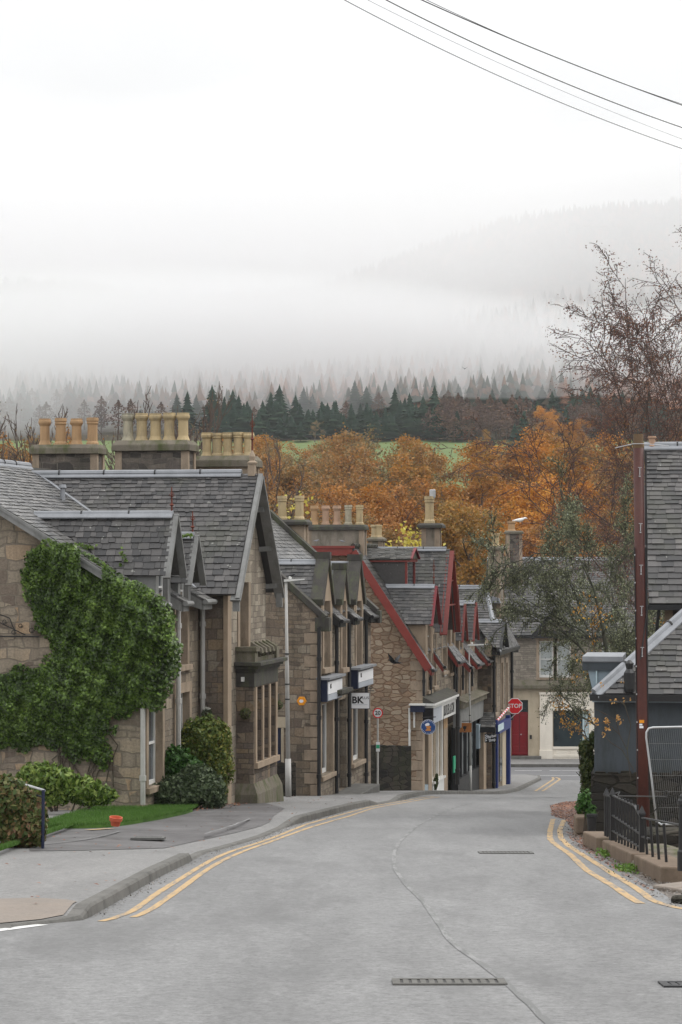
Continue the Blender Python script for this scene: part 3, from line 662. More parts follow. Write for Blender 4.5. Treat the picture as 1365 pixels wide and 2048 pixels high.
# drains and covers set in the surface
m_plain('drain_grey', (.12, .118, .112), .8, .3, 5); m_plain('drain_dark', (.055, .053, .05), .8, .3, 5)
def cover(px0, px1, py, label, depth=.45, lift=.0, n=9, slots=True, grp=None, mat='cast_iron'):
    a = g_at(px0, py, lift); b = g_at(px1, py, lift); X0, X1, Y = a[0], b[0], a[1]; r = empty('drain_cover', ((X0+X1)/2, Y, gz(Y)+lift), 0, label, 'drain cover', grp)
    h = (X1-X0)/2; sl = (gz(Y+.25)-gz(Y-.25))/.5; zf = lambda y: y*sl; m = MB()
    def bar(x0, x1, y0, y1, t): m.hexa([(x0, y0, zf(y0)-.02), (x1, y0, zf(y0)-.02), (x1, y1, zf(y1)-.02), (x0, y1, zf(y1)-.02)], [(x0, y0, zf(y0)+t), (x1, y0, zf(y0)+t), (x1, y1, zf(y1)+t), (x0, y1, zf(y1)+t)])
    bar(-h, h, -depth/2, -depth/2+.05, .012); bar(-h, h, depth/2-.05, depth/2, .012); bar(-h, -h+.05, -depth/2+.05, depth/2-.05, .012); bar(h-.05, h, -depth/2+.05, depth/2-.05, .012)
    m.build('frame', mat if px0 != 785 else 'kerb_stone', r); m = MB()
    for i in range(n):
        x = -h+.06+(2*h-.12)*(i+.5)/n; bar(x-.018 if slots else x-h/n*.9, x+.018 if slots else x+h/n*.9, -depth/2+.05, depth/2-.05, .009)
    m.build('grating', 'kerb_stone' if lift == 0 and px0 > 700 and px0 < 900 else mat, r)
    m = MB(); bar(-h+.02, h-.02, -depth/2+.02, depth/2-.02, .0045); m.build('recess', mat if mat != 'drain_grey' else 'drain_dark', r); return r
cover(785, 1012, 1966, 'wide street gully grate with pale bars in the nearest part of the road', .34, n=11, mat='drain_grey')
cover(958, 1066, 1706, 'narrow dark drain grate across the middle of the road ahead', .5, n=12, mat='drain_grey')
cover(1322, 1480, 1970, 'dark iron drain cover cut by the edge of the photo at bottom right', .3, n=8)
cover(264, 330, 1676, 'dark iron cover set in the footway near the orange flowerpot', .45, lift=.100, n=8, mat='drain_grey')

# ------------------------------------------------------------------ lawns
def lawn(name, fx, fy, back, lift, n, seed, blades):
    m = MB(); X = np.linspace(fx[0], fx[-1], 40); Y0 = np.interp(X, fx, fy)
    for i in range(39):
        for j in range(8):
            q = []
            for (a, t) in ((i, j/8), (i+1, j/8), (i+1, (j+1)/8), (i, (j+1)/8)):
                Y = Y0[a]+(back-Y0[a])*t; q.append((X[a], Y, gz(Y)+lift))
            m.add(q, [(0, 1, 2, 3)])
        m.add([(X[i], Y0[i], gz(Y0[i])+.05), (X[i+1], Y0[i+1], gz(Y0[i+1])+.05), (X[i+1], Y0[i+1], gz(Y0[i+1])+lift), (X[i], Y0[i], gz(Y0[i])+lift)], [(0, 1, 2, 3)])
    m.build(name, 'lawn_soil', uv=False, kind='structure')
    r = np.random.default_rng(seed); x = r.uniform(fx[0], fx[-1], blades); y = np.interp(x, fx, fy)+r.random(blades)**1.5*(back-np.interp(x, fx, fy))
    z = np.interp(y, _yy, _zz)+lift; h = r.uniform(.03, .07, blades); a = r.uniform(0, pi, blades); wd = .006; dx, dy = np.cos(a)*wd, np.sin(a)*wd; lx, ly = r.normal(0, .012, (2, blades))
    V = np.stack((np.stack((x-dx, y-dy, z-.005), 1), np.stack((x+dx, y+dy, z-.005), 1), np.stack((x+lx, y+ly, z+h), 1)), 1).reshape(-1, 3)
    npmesh('grass', V, np.arange(blades*3).reshape(-1, 3), 'grass_blade', kind='stuff', label='short bright green lawn grass', cat='grass')
m_leaf('grass_blade', [(0, (.05, .11, .018)), (.5, (.08, .17, .03)), (1, (.14, .23, .06))], trans=.3)
fp = world_poly([(60, 1660), (90, 1658), (160, 1658), (215, 1656), (262, 1650), (320, 1640), (372, 1629), (386, 1624)], .1)
lawn('lawn', [p[0] for p in fp], [p[1] for p in fp], 47.5, .16, 8, 3, 26000)
fp = world_poly([(-60, 1728), (0, 1714), (28, 1704), (48, 1694)], .1)
lawn('lawn', [p[0] for p in fp], [p[1] for p in fp], 37.5, .16, 8, 4, 5000)
# ------------------------------------------------------------------ houses
def dormer(root, hs, yc, hw, zr, ze, xf, over=.18, board='red_timber', face='warm_dressed_stone', zwin=None, slate='slate', bw=.16, lead=True, wz=None, skew=None, fin=None, side=.1, pane='glass', name='dormer', zwall=None, ww=.62):
    """street-facing gabled dormer; hs=(z0,s) main roof z=z0-s*x"""
    z0, s = hs; xb = lambda z: (z0-z)/s; sl = (zr-ze)/(hw+side); zt = ze+side*sl
    zw = zwall if zwall is not None else ze-.05
    hwn = ww*hw; m = MB()                                # face: two jambs, lintel and pediment
    zl = zt-.02; wb = wz if wz is not None else zw
    m.prism([(xf, yc-hw, zl), (xf, yc+hw, zl), (xf, yc, zr-.05)], (-.25, 0, 0))
    m.box(xf-.25, xf, yc-hw, yc-hwn, zw, zl); m.box(xf-.25, xf, yc+hwn, yc+hw, zw, zl)
    for sg in (-1, 1):                                  # cheeks back to the roof
        y = yc+sg*hw; a = y-sg*.12; x2 = xb(zl)-.1
        if x2 < xf-.3: m.prism([(xf-.25, y, zl), (x2, y, zl), (xf-.25, y, min(z0-s*(xf-.25), zl-.05)-.1)], (0, -sg*.12, 0))
    d = m.build(name, face, root)
    m = MB(); xo = xf+over
    for sg in (-1, 1):
        e = (yc+sg*(hw+side)); p0 = (min(xb(ze), xo-.2), e, ze); p1 = (xo, e, ze); p2 = (xo, yc, zr); p3 = (xb(zr), yc, zr)
        slates([p0, p1, p2, p3], mb=m, seed=int(abs(yc)*10)+sg+3, s0=.15, s1=.11, thick=.03)
    m.build('slates', slate, d, uv=False)
    if lead: lead_ridge(d, (xb(zr), yc, zr), (xo-.02, yc, zr), .05, z=.02)
    m = MB()
    for sg in (-1, 1):
        e = (yc+sg*(hw+side)); m.beam((xo+.02+.004*sg, e+sg*.02, ze-.06), (xo+.02+.004*sg, yc-sg*.01, zr-.01), .05, bw, (1, 0, 0))
        if skew: pass
    if board: m.build('bargeboard', board, d)
    fr = MB(); a0, a1 = yc-hwn, yc+hwn; f = .05; x0, x1 = xf-.16, xf-.10
    fr.box(x0, x1, a0, a0+f, wb, zl); fr.box(x0, x1, a1-f, a1, wb, zl); fr.box(x0, x1, a0+f, a1-f, wb, wb+f); fr.box(x0, x1, a0+f, a1-f, zl-f, zl); fr.box(x0+.002, x1+.002, a0+f, a1-f, (wb+zl)/2-.02, (wb+zl)/2+.02)
    fr.build('window_frame', 'white_paint', d); MB().box(xf-.145, xf-.13, a0+f*.5, a1-f*.5, wb, zl).build('pane', pane, d)
    if fin: finial(d, xo-.05, yc, zr-.02, fin)
    return d
def eave_strip(root, hs, y0, y1, x0, x1, slate='slate_grey', fascia='red_timber', seed=0, drop=.0, gutter='black_iron', par=None):
    z0, s = hs; m = MB(); slates([(x1, y0, z0-s*x1-drop), (x1, y1, z0-s*x1-drop), (x0, y1, z0-s*x0), (x0, y0, z0-s*x0)], mb=m, seed=seed, thick=.04)
    o = m.build('eave_slates', slate, root, uv=False); m = MB(); z = z0-s*x1-drop
    m.prism([(x1-.03, y0-.01, z-.02), (x1-.03, y0-.01, z-.20), (x0, y0-.01, z0-s*x0-.30), (x0, y0-.01, z0-s*x0-.055)], (0, .04, 0))
    m.prism([(x1-.03, y1+.01, z-.02), (x1-.03, y1+.01, z-.20), (x0, y1+.01, z0-s*x0-.30), (x0, y1+.01, z0-s*x0-.055)], (0, -.04, 0))
    m.box(x1-.03, x1, y0+.031, y1-.031, z-.2, z-.03); m.build('fascia', fascia, o)
    if gutter: MB().tube([(x1+.05, y0-.03, z-.04), (x1+.05, y1+.03, z-.05)], .055, 8).build('gutter', gutter, o)
    return o
def slab(poly, t, mb=None):
    m = mb or MB(); m.prism(poly, (0, 0, -t)); return m

# ======== house 1: ivy-clad house on the left
H = Frame(285, 46, R(10.7), gz(46)+.05); r1 = H.root('ivy_clad_house', 'large sandstone house with an ivy covered gable and three rows of buff chimney pots', 'house'); zb = H.zb-.6
hs = (-.70, .60); xr = -4.4; zr = hs[0]-hs[1]*xr
m = MB(); m.prism([(-8.8, 0, zb), (0, 0, zb), (0, 0, hs[0]-.08), (xr, 0, zr-.08), (-8.8, 0, hs[0]-.08)], (0, .4, 0))
w1 = m.build('gable_wall', 'ivy_house_stone', r1)
def opn(H, x, px0, px1, py0, py1):
    a0, a1 = H.A(px0, x), H.A(px1, x); am = (a0+a1)/2; return (a0, a1, H.Z(py1, x, am), H.Z(py0, x, am))
ops1 = [opn(H, 0, 296, 324, 1405, 1570), opn(H, 0, 352, 378, 1385, 1545), opn(H, 0, 296, 318, 1215, 1330), opn(H, 0, 350, 374, 1215, 1330)]
m = MB(); wall_grid(m, 'x', 0, -.4, .4, 4.5, zb, hs[0]-.05, ops1); m.build('street_wall', 'street_stone', r1)
for o in ops1: window(r1, 'x', 0, 1, *o, mw=.16, rec=.13)
# main roof, street side (meets the wing in a valley), and the far side
ya = 6.27; zw = 1.75; sw = 1.20; hw = 1.88
val = lambda x: ya-(zw-(hs[0]-hs[1]*x))/sw
m = MB(); x0 = .0
slates([(x0, -.30, hs[0]), (x0, val(x0), hs[0]), (-4.08, ya, zw), (xr, ya+.1, zr), (xr, -.30, zr)], mb=m, seed=5, s0=.17, s1=.12)
m.prism([(xr, -.3, zr), (xr, 9.2, zr), (-9.2, 9.2, hs[0]-.25), (-9.2, -.3, hs[0]-.25)], (0, 0, -.06))
roof1 = m.build('roof', 'slate_grey', r1, uv=False)
lead_ridge(roof1, (xr, -.3, zr), (xr, 6.6, zr), .07, z=.03)
for y0, y1 in ((-.3, .46), (1.72, 2.2), (3.35, 4.15)): eave_strip(r1, hs, y0, y1, .0, .36, 'slate_grey', 'grey_timber', seed=int(y0*9)+4, gutter='grey_timber')
m = MB(); m.beam((.36, -.31, hs[0]-.36*.6-.10), (xr, -.31, zr-.08), .04, .15); m.beam((.36, -.335, hs[0]-.36*.6-.04), (xr, -.335, zr-.03), .03, .05); m.beam((-9.0, -.31, hs[0]-.35), (xr, -.31, zr-.10), .05, .20); m.build('bargeboard', 'grey_timber', r1)
m = MB(); m.beam((0.0, val(0)+.02, hs[0]+.03), (-4.08, ya, zw+.04), .14, .02); m.build('valley_flashing', 'lead', roof1)
dormer(r1, hs, 1.10, .55, H.Z(1028, .3, 1.1), H.Z(1150, .3, .6), .12, .22, 'grey_timber', 'grey_timber', side=.08, fin=.55, zwall=-1.0, bw=.14)
dormer(r1, hs, 2.75, .50, H.Z(1070, .3, 2.7), H.Z(1165, .3, 2.4), .12, .22, 'grey_timber', 'grey_timber', side=.08, fin=.5, zwall=-1.0, bw=.13)
# gabled wing
fx = .60; xo = .84; ye = ya-hw; yo = ya-hw-.25; zo = zw-sw*(hw+.25)
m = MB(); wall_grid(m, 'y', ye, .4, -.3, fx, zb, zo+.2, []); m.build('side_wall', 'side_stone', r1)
bay0, bay1 = H.A(505, .95), H.A(552, .95)
uo = opn(H, fx, 479, 496, 1152, 1295); uo = (uo[0], uo[1], uo[2], zo+.22)
m = MB(); wall_grid(m, 'x', fx, -.4, ye+.4, ya+hw, zb, zo+.25, [uo]); m.prism([(fx, ye, zo+.25), (fx, ya+hw, zo+.25), (fx, ya, zw-.06)], (-.4, 0, 0)); m.build('gable_wall', 'pale_street_stone', r1)
window(r1, 'x', fx, 1, *uo, margin='dressed_stone', mw=.2, rec=.3, lintel=False, bars=(0, 1))
m = MB(); m.box(fx-.06, fx+.035, ye-.035, ye+.3, zb, zo+.1); m.build('quoin', 'warm_dressed_stone', r1)
m = MB()
slates([((hs[0]-zo)/hs[1], yo, zo), (xo, yo, zo), (xo, ya, zw), (-4.08, ya, zw)], mb=m, seed=21, s0=.175, s1=.10)
slates([(-4.0, ya+hw+.25, zo), (xo, ya+hw+.25, zo), (xo, ya, zw), (-4.0, ya, zw)], mb=m, seed=22)
rw = m.build('wing_roof', 'slate', r1, uv=False)
lead_ridge(rw, (-4.5, ya, zw), (xo-.35, ya, zw), .07, z=.03)
m = MB()
for sg in (-1, 1):
    for k, (dx, t, h) in enumerate(((0, .05, .22), (.045, .045, .09))): m.beam((xo+.02+dx, ya+sg*(hw+.30), zo-.14+k*.05), (xo+.02+dx, ya, zw-.06+k*.05), t, h, (1, 0, 0))
    for q in (.26, .6, .93):
        y = ya+sg*(hw+.2)*q; z = zw-sw*(hw+.2)*q-.13; m.beam((fx-.02, y, z), (xo+.02, y, z+.02), .11, .11)
    m.box(xo-.05, xo+.09, ya+sg*(hw+.22)-.04, ya+sg*(hw+.22)+.04, zo-.36, zo-.05)
m.build('bargeboard', 'grey_timber', r1)
m = MB(); m.box(xo-.2, xo-.05, ya-.07, ya+.07, zw-.05, zw+.2); m.lathe([(.10, 0), (.115, .04), (.06, .08), (.075, .17), (.02, .3)], (xo-.12, ya, zw+.2), 8); ap = m.build('apex_stone', 'dressed_stone', r1)
finial(ap, xo-.12, ya, zw+.46, .85, name='finial')
# two-storey bay with stone parapet
bx = .98; z_c = H.Z(1340, bx, bay0); z_p = H.Z(1298, bx, bay0); zs = H.Z(1540, bx, bay0); zl = H.Z(1376, bx, bay0)
m = MB(); g = H.gnd(1, 6)-.1; n_ = 3; seg = (bay1-bay0-.3)/3; bo = []
for i in range(3): a = bay0+.15+i*seg; bo.append((a+.08, a+seg-.08, zs+.15, zl))
wall_grid(m, 'x', bx, -.3, bay0, bay1, g+.55, z_c, bo); m.box(fx-.1, bx-.3, bay0, bay0+.25, g, z_c); m.box(fx-.1, bx-.3, bay1-.25, bay1, g, z_c)
bay = m.build('bay_window', 'side_stone', r1)
m = MB(); m.hexa([(fx, bay0-.13, g), (bx+.13, bay0-.13, g), (bx+.13, bay1+.13, g), (fx, bay1+.13, g)], [(fx, bay0-.10, g+.45), (bx+.10, bay0-.10, g+.45), (bx+.10, bay1+.1, g+.45), (fx, bay1+.1, g+.45)])
m.hexa([(fx, bay0-.10, g+.45), (bx+.10, bay0-.10, g+.45), (bx+.10, bay1+.1, g+.45), (fx, bay1+.1, g+.45)], [(fx, bay0, g+.68), (bx+.005, bay0-.005, g+.68), (bx+.005, bay1+.005, g+.68), (fx, bay1, g+.68)]); m.build('plinth', 'mossy_stone', bay)
m = MB()
for i, (o, a, b) in enumerate(((.05, 0, .07), (.12, .07, .14), (.20, .14, .22))): m.box(fx, bx+o, bay0-o, bay1+o, z_c+a-.05, z_c+b-.05)
m.box(fx, bx+.02, bay0-.02, bay1+.02, zl+.02, z_c-.05); m.build('cornice', 'dark_coping', bay, bevel=.01)
m = MB(); zc2 = z_c+.17; m.box(fx, bx+.04, bay0-.04, bay0+.24, zc2, z_p-.05); m.box(fx, bx+.04, bay1-.24, bay1+.04, zc2, z_p-.05); m.box(fx, bx-.01, bay0+.24, bay1-.24, zc2, zc2+.08)
m.box(fx-.02, bx+.08, bay0-.08, bay0+.26, z_p-.05, z_p+.04); m.box(bx-.16, bx+.03, bay0+.26, bay1-.26, z_p-.05, z_p-.0)
for i in range(5): y = bay0+.42+(bay1-bay0-.84)*i/4; m.lathe([(.05, 0), (.07, .06), (.045, .12), (.07, .2), (.05, max(.25, z_p-.05-zc2-.08))], (bx-.07, y, zc2+.08), 8)
for i in range(5):
    y = bay0+.42+(bay1-bay0-.84)*i/4; m.hexa([(bx-.14, y-.11, z_p-.02), (bx+.12, y-.11, z_p-.1), (bx+.12, y+.05, z_p-.1), (bx-.14, y+.05, z_p-.02)], [(bx-.14, y-.09, z_p+.14), (bx+.10, y-.09, z_p+.0), (bx+.10, y+.03, z_p+.0), (bx-.14, y+.03, z_p+.14)])
m.build('parapet', 'mossy_stone', bay)
m = MB()
for o in bo: m.box(bx-.22, bx-.205, o[0]-.02, o[1]+.02, o[2], o[3])
m.build('pane', 'glass', bay); m = MB()
for o in bo: m.box(bx-.24, bx-.17, o[0]-.002, o[0]+.035, o[2], o[3]); m.box(bx-.24, bx-.17, o[1]-.035, o[1]+.002, o[2], o[3]); m.box(bx-.235, bx-.165, o[0]+.035, o[1]-.035, (o[2]*.55+o[3]*.45), (o[2]*.55+o[3]*.45)+.04)
m.build('window_frame', 'pale_stone', bay)
m = MB()
for i in range(4): a = bay0+.15+i*seg; m.box(bx-.1, bx+.03, a-.075, a+.075, zs+.1, zl+.01)
m.box(bx-.1, bx+.08, bay0+.05, bay1-.05, zs+.02, zs+.14); m.build('mullion', 'warm_dressed_stone', bay)
# pipes, chimneys
pipe(r1, .04, -.10, H.Z(1608, 0, 0), H.Z(1240, 0, 0), .05, 'grey_pipe')
pipe(r1, .10, 2.35, zb+.6, hs[0]-.4, .05, 'grey_pipe', (.05, 0, .2)); pipe(r1, .10, 4.36, H.Z(1440, .1, 4.4), hs[0]-.45, .05, 'grey_pipe', (.1, 0, .2))
def chim_px(H, root, px0, px1, a, dep, py_top, zbot, pots, **k):
    x0, x1 = H.B(px0, a), H.B(px1, a); z1 = H.Z(py_top, (x0+x1)/2, a); return chimney(root, x0, x1, a, a+dep, zbot, z1, pots, **k)
chim_px(H, r1, 68, 192, 9.3, .62, 908, 0, ['pot_orange']*4, ph=.64, pr=.135, caph=.22, kind=0, slope=False)
chim_px(H, r1, 233, 374, 7.6, .7, 902, 0, ['pot_grey', 'pot_buff', 'pot_buff', 'pot_buff', 'pot_buff'], ph=.64, pr=.138, caph=.24)
chim_px(H, r1, 395, 505, 9.0, .6, 934, -1, ['pot_buff']*5, ph=.56, pr=.122, caph=.26, body='dressed_stone')
m = MB(); x, a = H.B(127, 6.4), 6.0; z = hs[0]-hs[1]*(-3.2); m.lathe([(.06, 0), (.05, .25), (.09, .27), (.07, .34)], (-3.1, 4.9, hs[0]+.6*3.1), 8); m.build('roof_vent', 'lead', roof1)
m = MB(); m.blob((-2.15, 4.1, hs[0]+.6*2.15+.04), (.14, .1, .07)); m.build('roof_vent', 'galvanised', roof1)
# bracket ironwork on the ivy wall
m = MB(); zz = H.Z(1273, -2, 0); xx0, xx1 = H.B(-60, -.05), H.B(79, -.05); m.tube([(xx0, -.06, zz), (xx1, -.06, zz)], .014, 6)
q = lambda px, py: (H.B(px, -.05), -.06, H.Z(py, H.B(px, -.05), 0)); m.tube([q(0, 1245), q(25, 1257), q(52, 1270)], .010, 5); m.tube([q(20, 1236), q(26, 1252), q(32, 1262)], .009, 5); m.tube([q(-40, 1215), q(0, 1229), q(20, 1236)], .010, 5)
for cx, cy_, rr in ((10, 1243, 5), (42, 1251, 5), (64, 1260, 6), (28, 1264, 5)): m.tube([q(cx+rr*cos(t)*(1-t/14), cy_+rr*sin(t)*(1-t/14)) for t in np.linspace(0, 8, 16)], .007, 4)
m.build('iron_bracket', 'black_iron', r1)
m = MB(); a = H.Z(1357, .62, 5); m.box(H.B(482, bay0-.1), H.B(488, bay0-.1), bay0-.08, bay0-.02, H.Z(1364, .7, 5), H.Z(1355, .7, 5)); m.build('alarm_box', 'white_paint', r1)

# ======== house 2: three stone wall dormers and a clinic shop
H = Frame(635, 62, R(10.5), gz(62)); H2 = H; r2 = H.root('stone_dormer_house', 'brown stone shop house with three narrow stone dormers and white window sign boxes', 'house'); zb = H.zb-.8
hs = (-1.54, .90); xr = -3.0; zr = hs[0]-hs[1]*xr; LY = H.A(742, 0)
m = MB(); m.prism([(-6, 0, zb), (0, 0, zb), (0, 0, hs[0]-.02), (xr, 0, zr-.02), (-6, 0, hs[0]-.02)], (0, .4, 0)); m.build('gable_wall', 'gable_stone', r2)
m = MB(); m.prism([(-6, LY, zb), (0, LY, zb), (0, LY, hs[0]-.02), (xr, LY, zr-.02), (-6, LY, hs[0]-.02)], (0, -.4, 0)); m.build('gable_wall', 'gable_stone', r2)
D = [(H.A(653), .80, H.Z(1116, 0, 1.2)), (H.A(687), .52, H.Z(1138, 0, 3.4)), (H.A(717), .75, H.Z(1120, 0, 5.8))]
ops = []
for (yc, hw_, zt) in D: ops.append((yc-hw_*.55, yc+hw_*.55, H.Z(1335, 0, yc), hs[0]-.02))
g0 = lambda px0, px1, py0, py1: opn(H2, 0, px0, px1, py0, py1)
shopw = [g0(643, 665, 1405, 1548), g0(705, 727, 1405, 1522)]; door = g0(679, 693, 1398, 1579)
m = MB(); wall_grid(m, 'x', 0, -.4, .4, LY-.4, zb, hs[0]-.02, ops+shopw+[door]); m.build('street_wall', 'street_stone', r2)
for (yc, hw_, zt), o in zip(D, ops):
    s_ = 1.45 if hw_ < .7 else 1.35; zf = H.Z(1202, 0, yc); m = MB()
    m.prism([(0.02, yc-hw_, zf), (0.02, yc+hw_, zf), (0.02, yc, zt-.08)], (-.3, 0, 0)); m.box(-.28, .018, yc-hw_, yc-hw_*.55, hs[0]-.02, zf); m.box(-.28, .018, yc+hw_*.55, yc+hw_, hs[0]-.02, zf)
    for sg in (-1, 1):
        y = yc+sg*hw_; xk = (hs[0]-zf)/hs[1]; m.prism([(-.25, y, zf), (xk-.1, y, zf), (-.25, y, hs[0]+.2)], (0, -sg*.15, 0))
    dd = m.build('dormer', 'warm_dressed_stone', r2)
    m = MB(); zk = zt-.10
    for sg in (-1, 1): slates([((hs[0]-zf)/hs[1]+.02, yc+sg*(hw_+.02), zf), (-.2, yc+sg*(hw_+.02), zf), (-.2, yc, zk), ((hs[0]-zk)/hs[1], yc, zk)], mb=m, seed=int(yc*5)+sg+40, s0=.15, s1=.11, thick=.03)
    m.build('slates', 'slate', dd, uv=False); lead_ridge(dd, ((hs[0]-zk)/hs[1], yc, zk), (-.25, yc, zk), .05, z=.02)
    m = MB()   # heavy skews
    for sg in (-1, 1): m.prism([(0.09, yc+sg*(hw_+.10), zf-.10), (.09, yc+sg*(hw_-.05), zf-.10), (.09, yc-sg*0, zt-.05-(.0)), (.09, yc, zt+.12), (.09, yc+sg*.001, zt+.12), (.09, yc+sg*(hw_+.12), zf+.06)], (-.34, 0, 0))
    m.box(-.30, .12, yc-.11, yc+.11, zt-.02, zt+.16); m.build('skew_coping', 'dark_coping', dd)
    wf = MB(); a0, a1 = o[0], o[1]
    for (x, y, p_, q_) in ((a0, a0+.05, o[2], zf), (a1-.05, a1, o[2], zf), (a0+.05, a1-.05, o[2], o[2]+.06), (a0+.05, a1-.05, zf-.05, zf), (a0+.05, a1-.05, (o[2]+zf)/2-.02, (o[2]+zf)/2+.03)): wf.box(-.2, -.14, x, y, p_, q_)
    wf.build('window_frame', 'white_paint', dd); MB().box(-.18, -.165, a0+.02, a1-.02, o[2], zf).build('pane', 'glass', dd)
    m = MB(); m.box(-.3, .03, a0-.16, a0+.003, o[2], zf-.004); m.box(-.3, .03, a1-.003, a1+.16, o[2], zf-.004); m.box(-.2, .10, a0-.2, a1+.2, o[2]-.13, o[2]-.004); m.build('surround', 'dressed_stone', dd)
m = MB(); slates([(0, .25, hs[0]), (0, LY-.25, hs[0]), (xr, LY-.25, zr), (xr, .25, zr)], mb=m, seed=31, s0=.2, s1=.12); m.prism([(xr, .2, zr), (xr, LY-.2, zr), (-6.2, LY-.2, hs[0]-.2), (-6.2, .2, hs[0]-.2)], (0, 0, -.06)); ro = m.build('roof', 'slate_grey', r2, uv=False)
lead_ridge(ro, (xr, .3, zr), (xr, LY-.3, zr), .07, z=.03)
yy = [.35]+[v for (yc, hw_, _) in D for v in (yc-hw_-.12, yc+hw_+.12)]+[LY-.35]
for y0, y1 in zip(yy[::2], yy[1::2]):
    if y1-y0 > .2: eave_strip(r2, hs, y0, y1, 0, .2, 'slate', 'dark_timber', seed=int(y0*7)+3)
m = MB()
for y0 in (-.06, LY-.26):
    m = MB(); m.beam((.2, y0+.16, hs[0]-.18+.10), (xr, y0+.16, zr+.10), .34, .16); m.box(-.05, .32, y0-.01, y0+.33, hs[0]-.42, hs[0]-.06); m.beam((-6.2, y0+.16, hs[0]-.1), (xr, y0+.16, zr+.1), .34, .16)
    m.build('skew_coping', 'dark_coping', r2, bevel=.02)
m = MB()
for i in range(15):
    z = H.zb+.1+i*.3; m.box(-(.34 if i % 2 else .18), .02, -.02, .18, z, z+.27); m.box(-.02, .02, .18, .28 if i % 2 else .45, z, z+.27)
m.build('quoin', 'dressed_stone', r2, bevel=.012)
chim_px(H, r2, 549, 607, LY+.05, .6, 1050, -1.5, ['pot_buff', 'pot_buff'], ph=.72, pr=.14, caph=.16, body='dressed_stone', cap='dark_coping', slope=False, capo=.13)
for o in shopw: window(r2, 'x', 0, 1, *o, fw=.08, bars=(0, 0), mw=.16, rec=.16, margin='dressed_stone')
# two boxed shop signs over the windows
for i, (p0, p1, t, b) in enumerate(((643, 679, 1360, 1408), (705, 741, 1340, 1382))):
    a0, a1 = H.A(p0+6, .2), H.A(p1+1, .2); zt, zbm = H.Z(t, .35, a0), H.Z(b-4, .35, a0); m = MB(); m.box(.02, .27, a0, a1, zbm, zt); sb = m.build('shop_sign', 'navy_paint', r2, label=('navy box sign over the nearer shop window', 'navy box sign over the further shop window')[i])
    m = MB(); m.box(0, .36, a0-.06, a1+.06, zt, zt+.06); m.build('canopy', 'lead', sb)
    m = MB(); zi = zbm+(zt-zbm)*.33; m.box(.27, .285, a0+.1, a1-.08, zi, zt-.06); m.build('sign_panel', 'sign_white', sb); m = MB(); m.box(.27, .286, a0+.1, a1-.08, zbm+.02, zi-.01); m.build('lower_panel', 'sign_grey', sb)
    text('BK', .17, 'sign_black', sb, (.29, a0+.45, (zi+zt)/2-H.zb), (R(90), 0, R(90)), .003)
m = MB(); a0, a1 = H.A(676, .3), H.A(698, .3); z = H.Z(1388, .3, a0); m.box(0, .42, a0, a1, z, z+.1); m.box(0, .32, a0+.1, a1-.1, z-.07, z); m.build('door_hood', 'dark_coping', r2)
MB().box(-.22, -.17, door[0], door[1], door[2], door[3]).build('door', 'dark_timber', r2)
for px in (638.5, 674, 699, 733): a = H.A(px, .08); pipe(r2, .08, a, H.gnd(.1, a)+.1, hs[0]-.3, .05, 'black_iron')
m = MB(); a0, a1 = H.A(676, .3), H.A(728, .3); m.box(.03, .75, a0, a1, H.gnd(.3, a1)-.3, H.gnd(.3, a0)+.04); m.build('doorstep', 'kerb_stone', r2, bevel=.02)
MB().box(H.B(540, -.03), H.B(562, -.03), -.03, .02, H.Z(1575, -1, 0), H.Z(1456, -1, 0)).build('side_door', 'navy_paint', r2)
m = MB(); m.box(H.B(535, -.05), H.B(577, -.05), -.05, .02, H.Z(1455, -1, 0), H.Z(1434, -1, 0)); m.box(H.B(562.5, -.05), H.B(567.5, -.05), -.045, .02, H.Z(1575, -1, 0), H.Z(1456, -1, 0)); m.build('door_surround', 'pale_stone', r2)

# ======== house 3: red bargeboards
H = Frame(845, 80, R(10.9), gz(80)); H3 = H; r3 = H.root('red_trimmed_shop_house', 'rubble stone shop house with red bargeboards and a long white fascia', 'house'); zb = H.zb-1.2
hs = (-3.23, 1.51); xr = -2.3; zr = hs[0]-hs[1]*xr; LY = 7.15; xl = -4.05
m = MB(); m.prism([(-6.35, 0, zb), (0, 0, zb), (0, 0, hs[0]-.05), (xr, 0, zr-.05), (xl, 0, zr-.05), (-6.35, 0, hs[0]-.05)], (0, .4, 0)); m.build('gable_wall', 'rubble_stone', r3)
m = MB()
for i in range(14): z = H.zb-.2+i*.33; m.box(-(.40 if i % 2 else .2), .018, -.018, .2, z, z+.31)
m.build('quoin', 'dressed_stone', r3, bevel=.012)
gy, gh = H.A(899, .3), 1.62; gzr = .2; gze = -2.62; gs = (gzr-gze)/gh
o3 = [opn(H, 0, 855, 861, 1250, 1380), opn(H, 0, 866, 872, 1268, 1372), opn(H, 0, 885, 893, 1238, 1342), opn(H, 0, 899, 904, 1300, 1345)]
zsh = H.Z(1425, 0, 0)-.1
shop = (.45, LY-.35, zb, H.Z(1440, 0, 3.5))
m = MB(); wall_grid(m, 'x', 0, -.4, .4, LY, zsh, hs[0]-.05, o3); m.prism([(0, gy-gh+.1, hs[0]-.05), (0, gy+gh-.1, hs[0]-.05), (0, gy+gh-.1, gze+.2), (0, gy, gzr-.15), (0, gy-gh+.1, gze+.2)], (-.4, 0, 0)); m.build('street_wall', 'street_stone', r3)
for o in o3: window(r3, 'x', 0, 1, *o, mw=.13, rec=.12)
m = MB(); slates([(0, -.28, hs[0]), (0, LY+.2, hs[0]), (xr, LY+.2, zr), (xr, -.28, zr)], mb=m, seed=51, s0=.19, s1=.14); m.prism([(xl, -.28, zr), (xl, LY, zr), (-6.6, LY, hs[0]-.3), (-6.6, -.28, hs[0]-.3)], (0, 0, -.06)); ro = m.build('roof', 'slate', r3, uv=False)
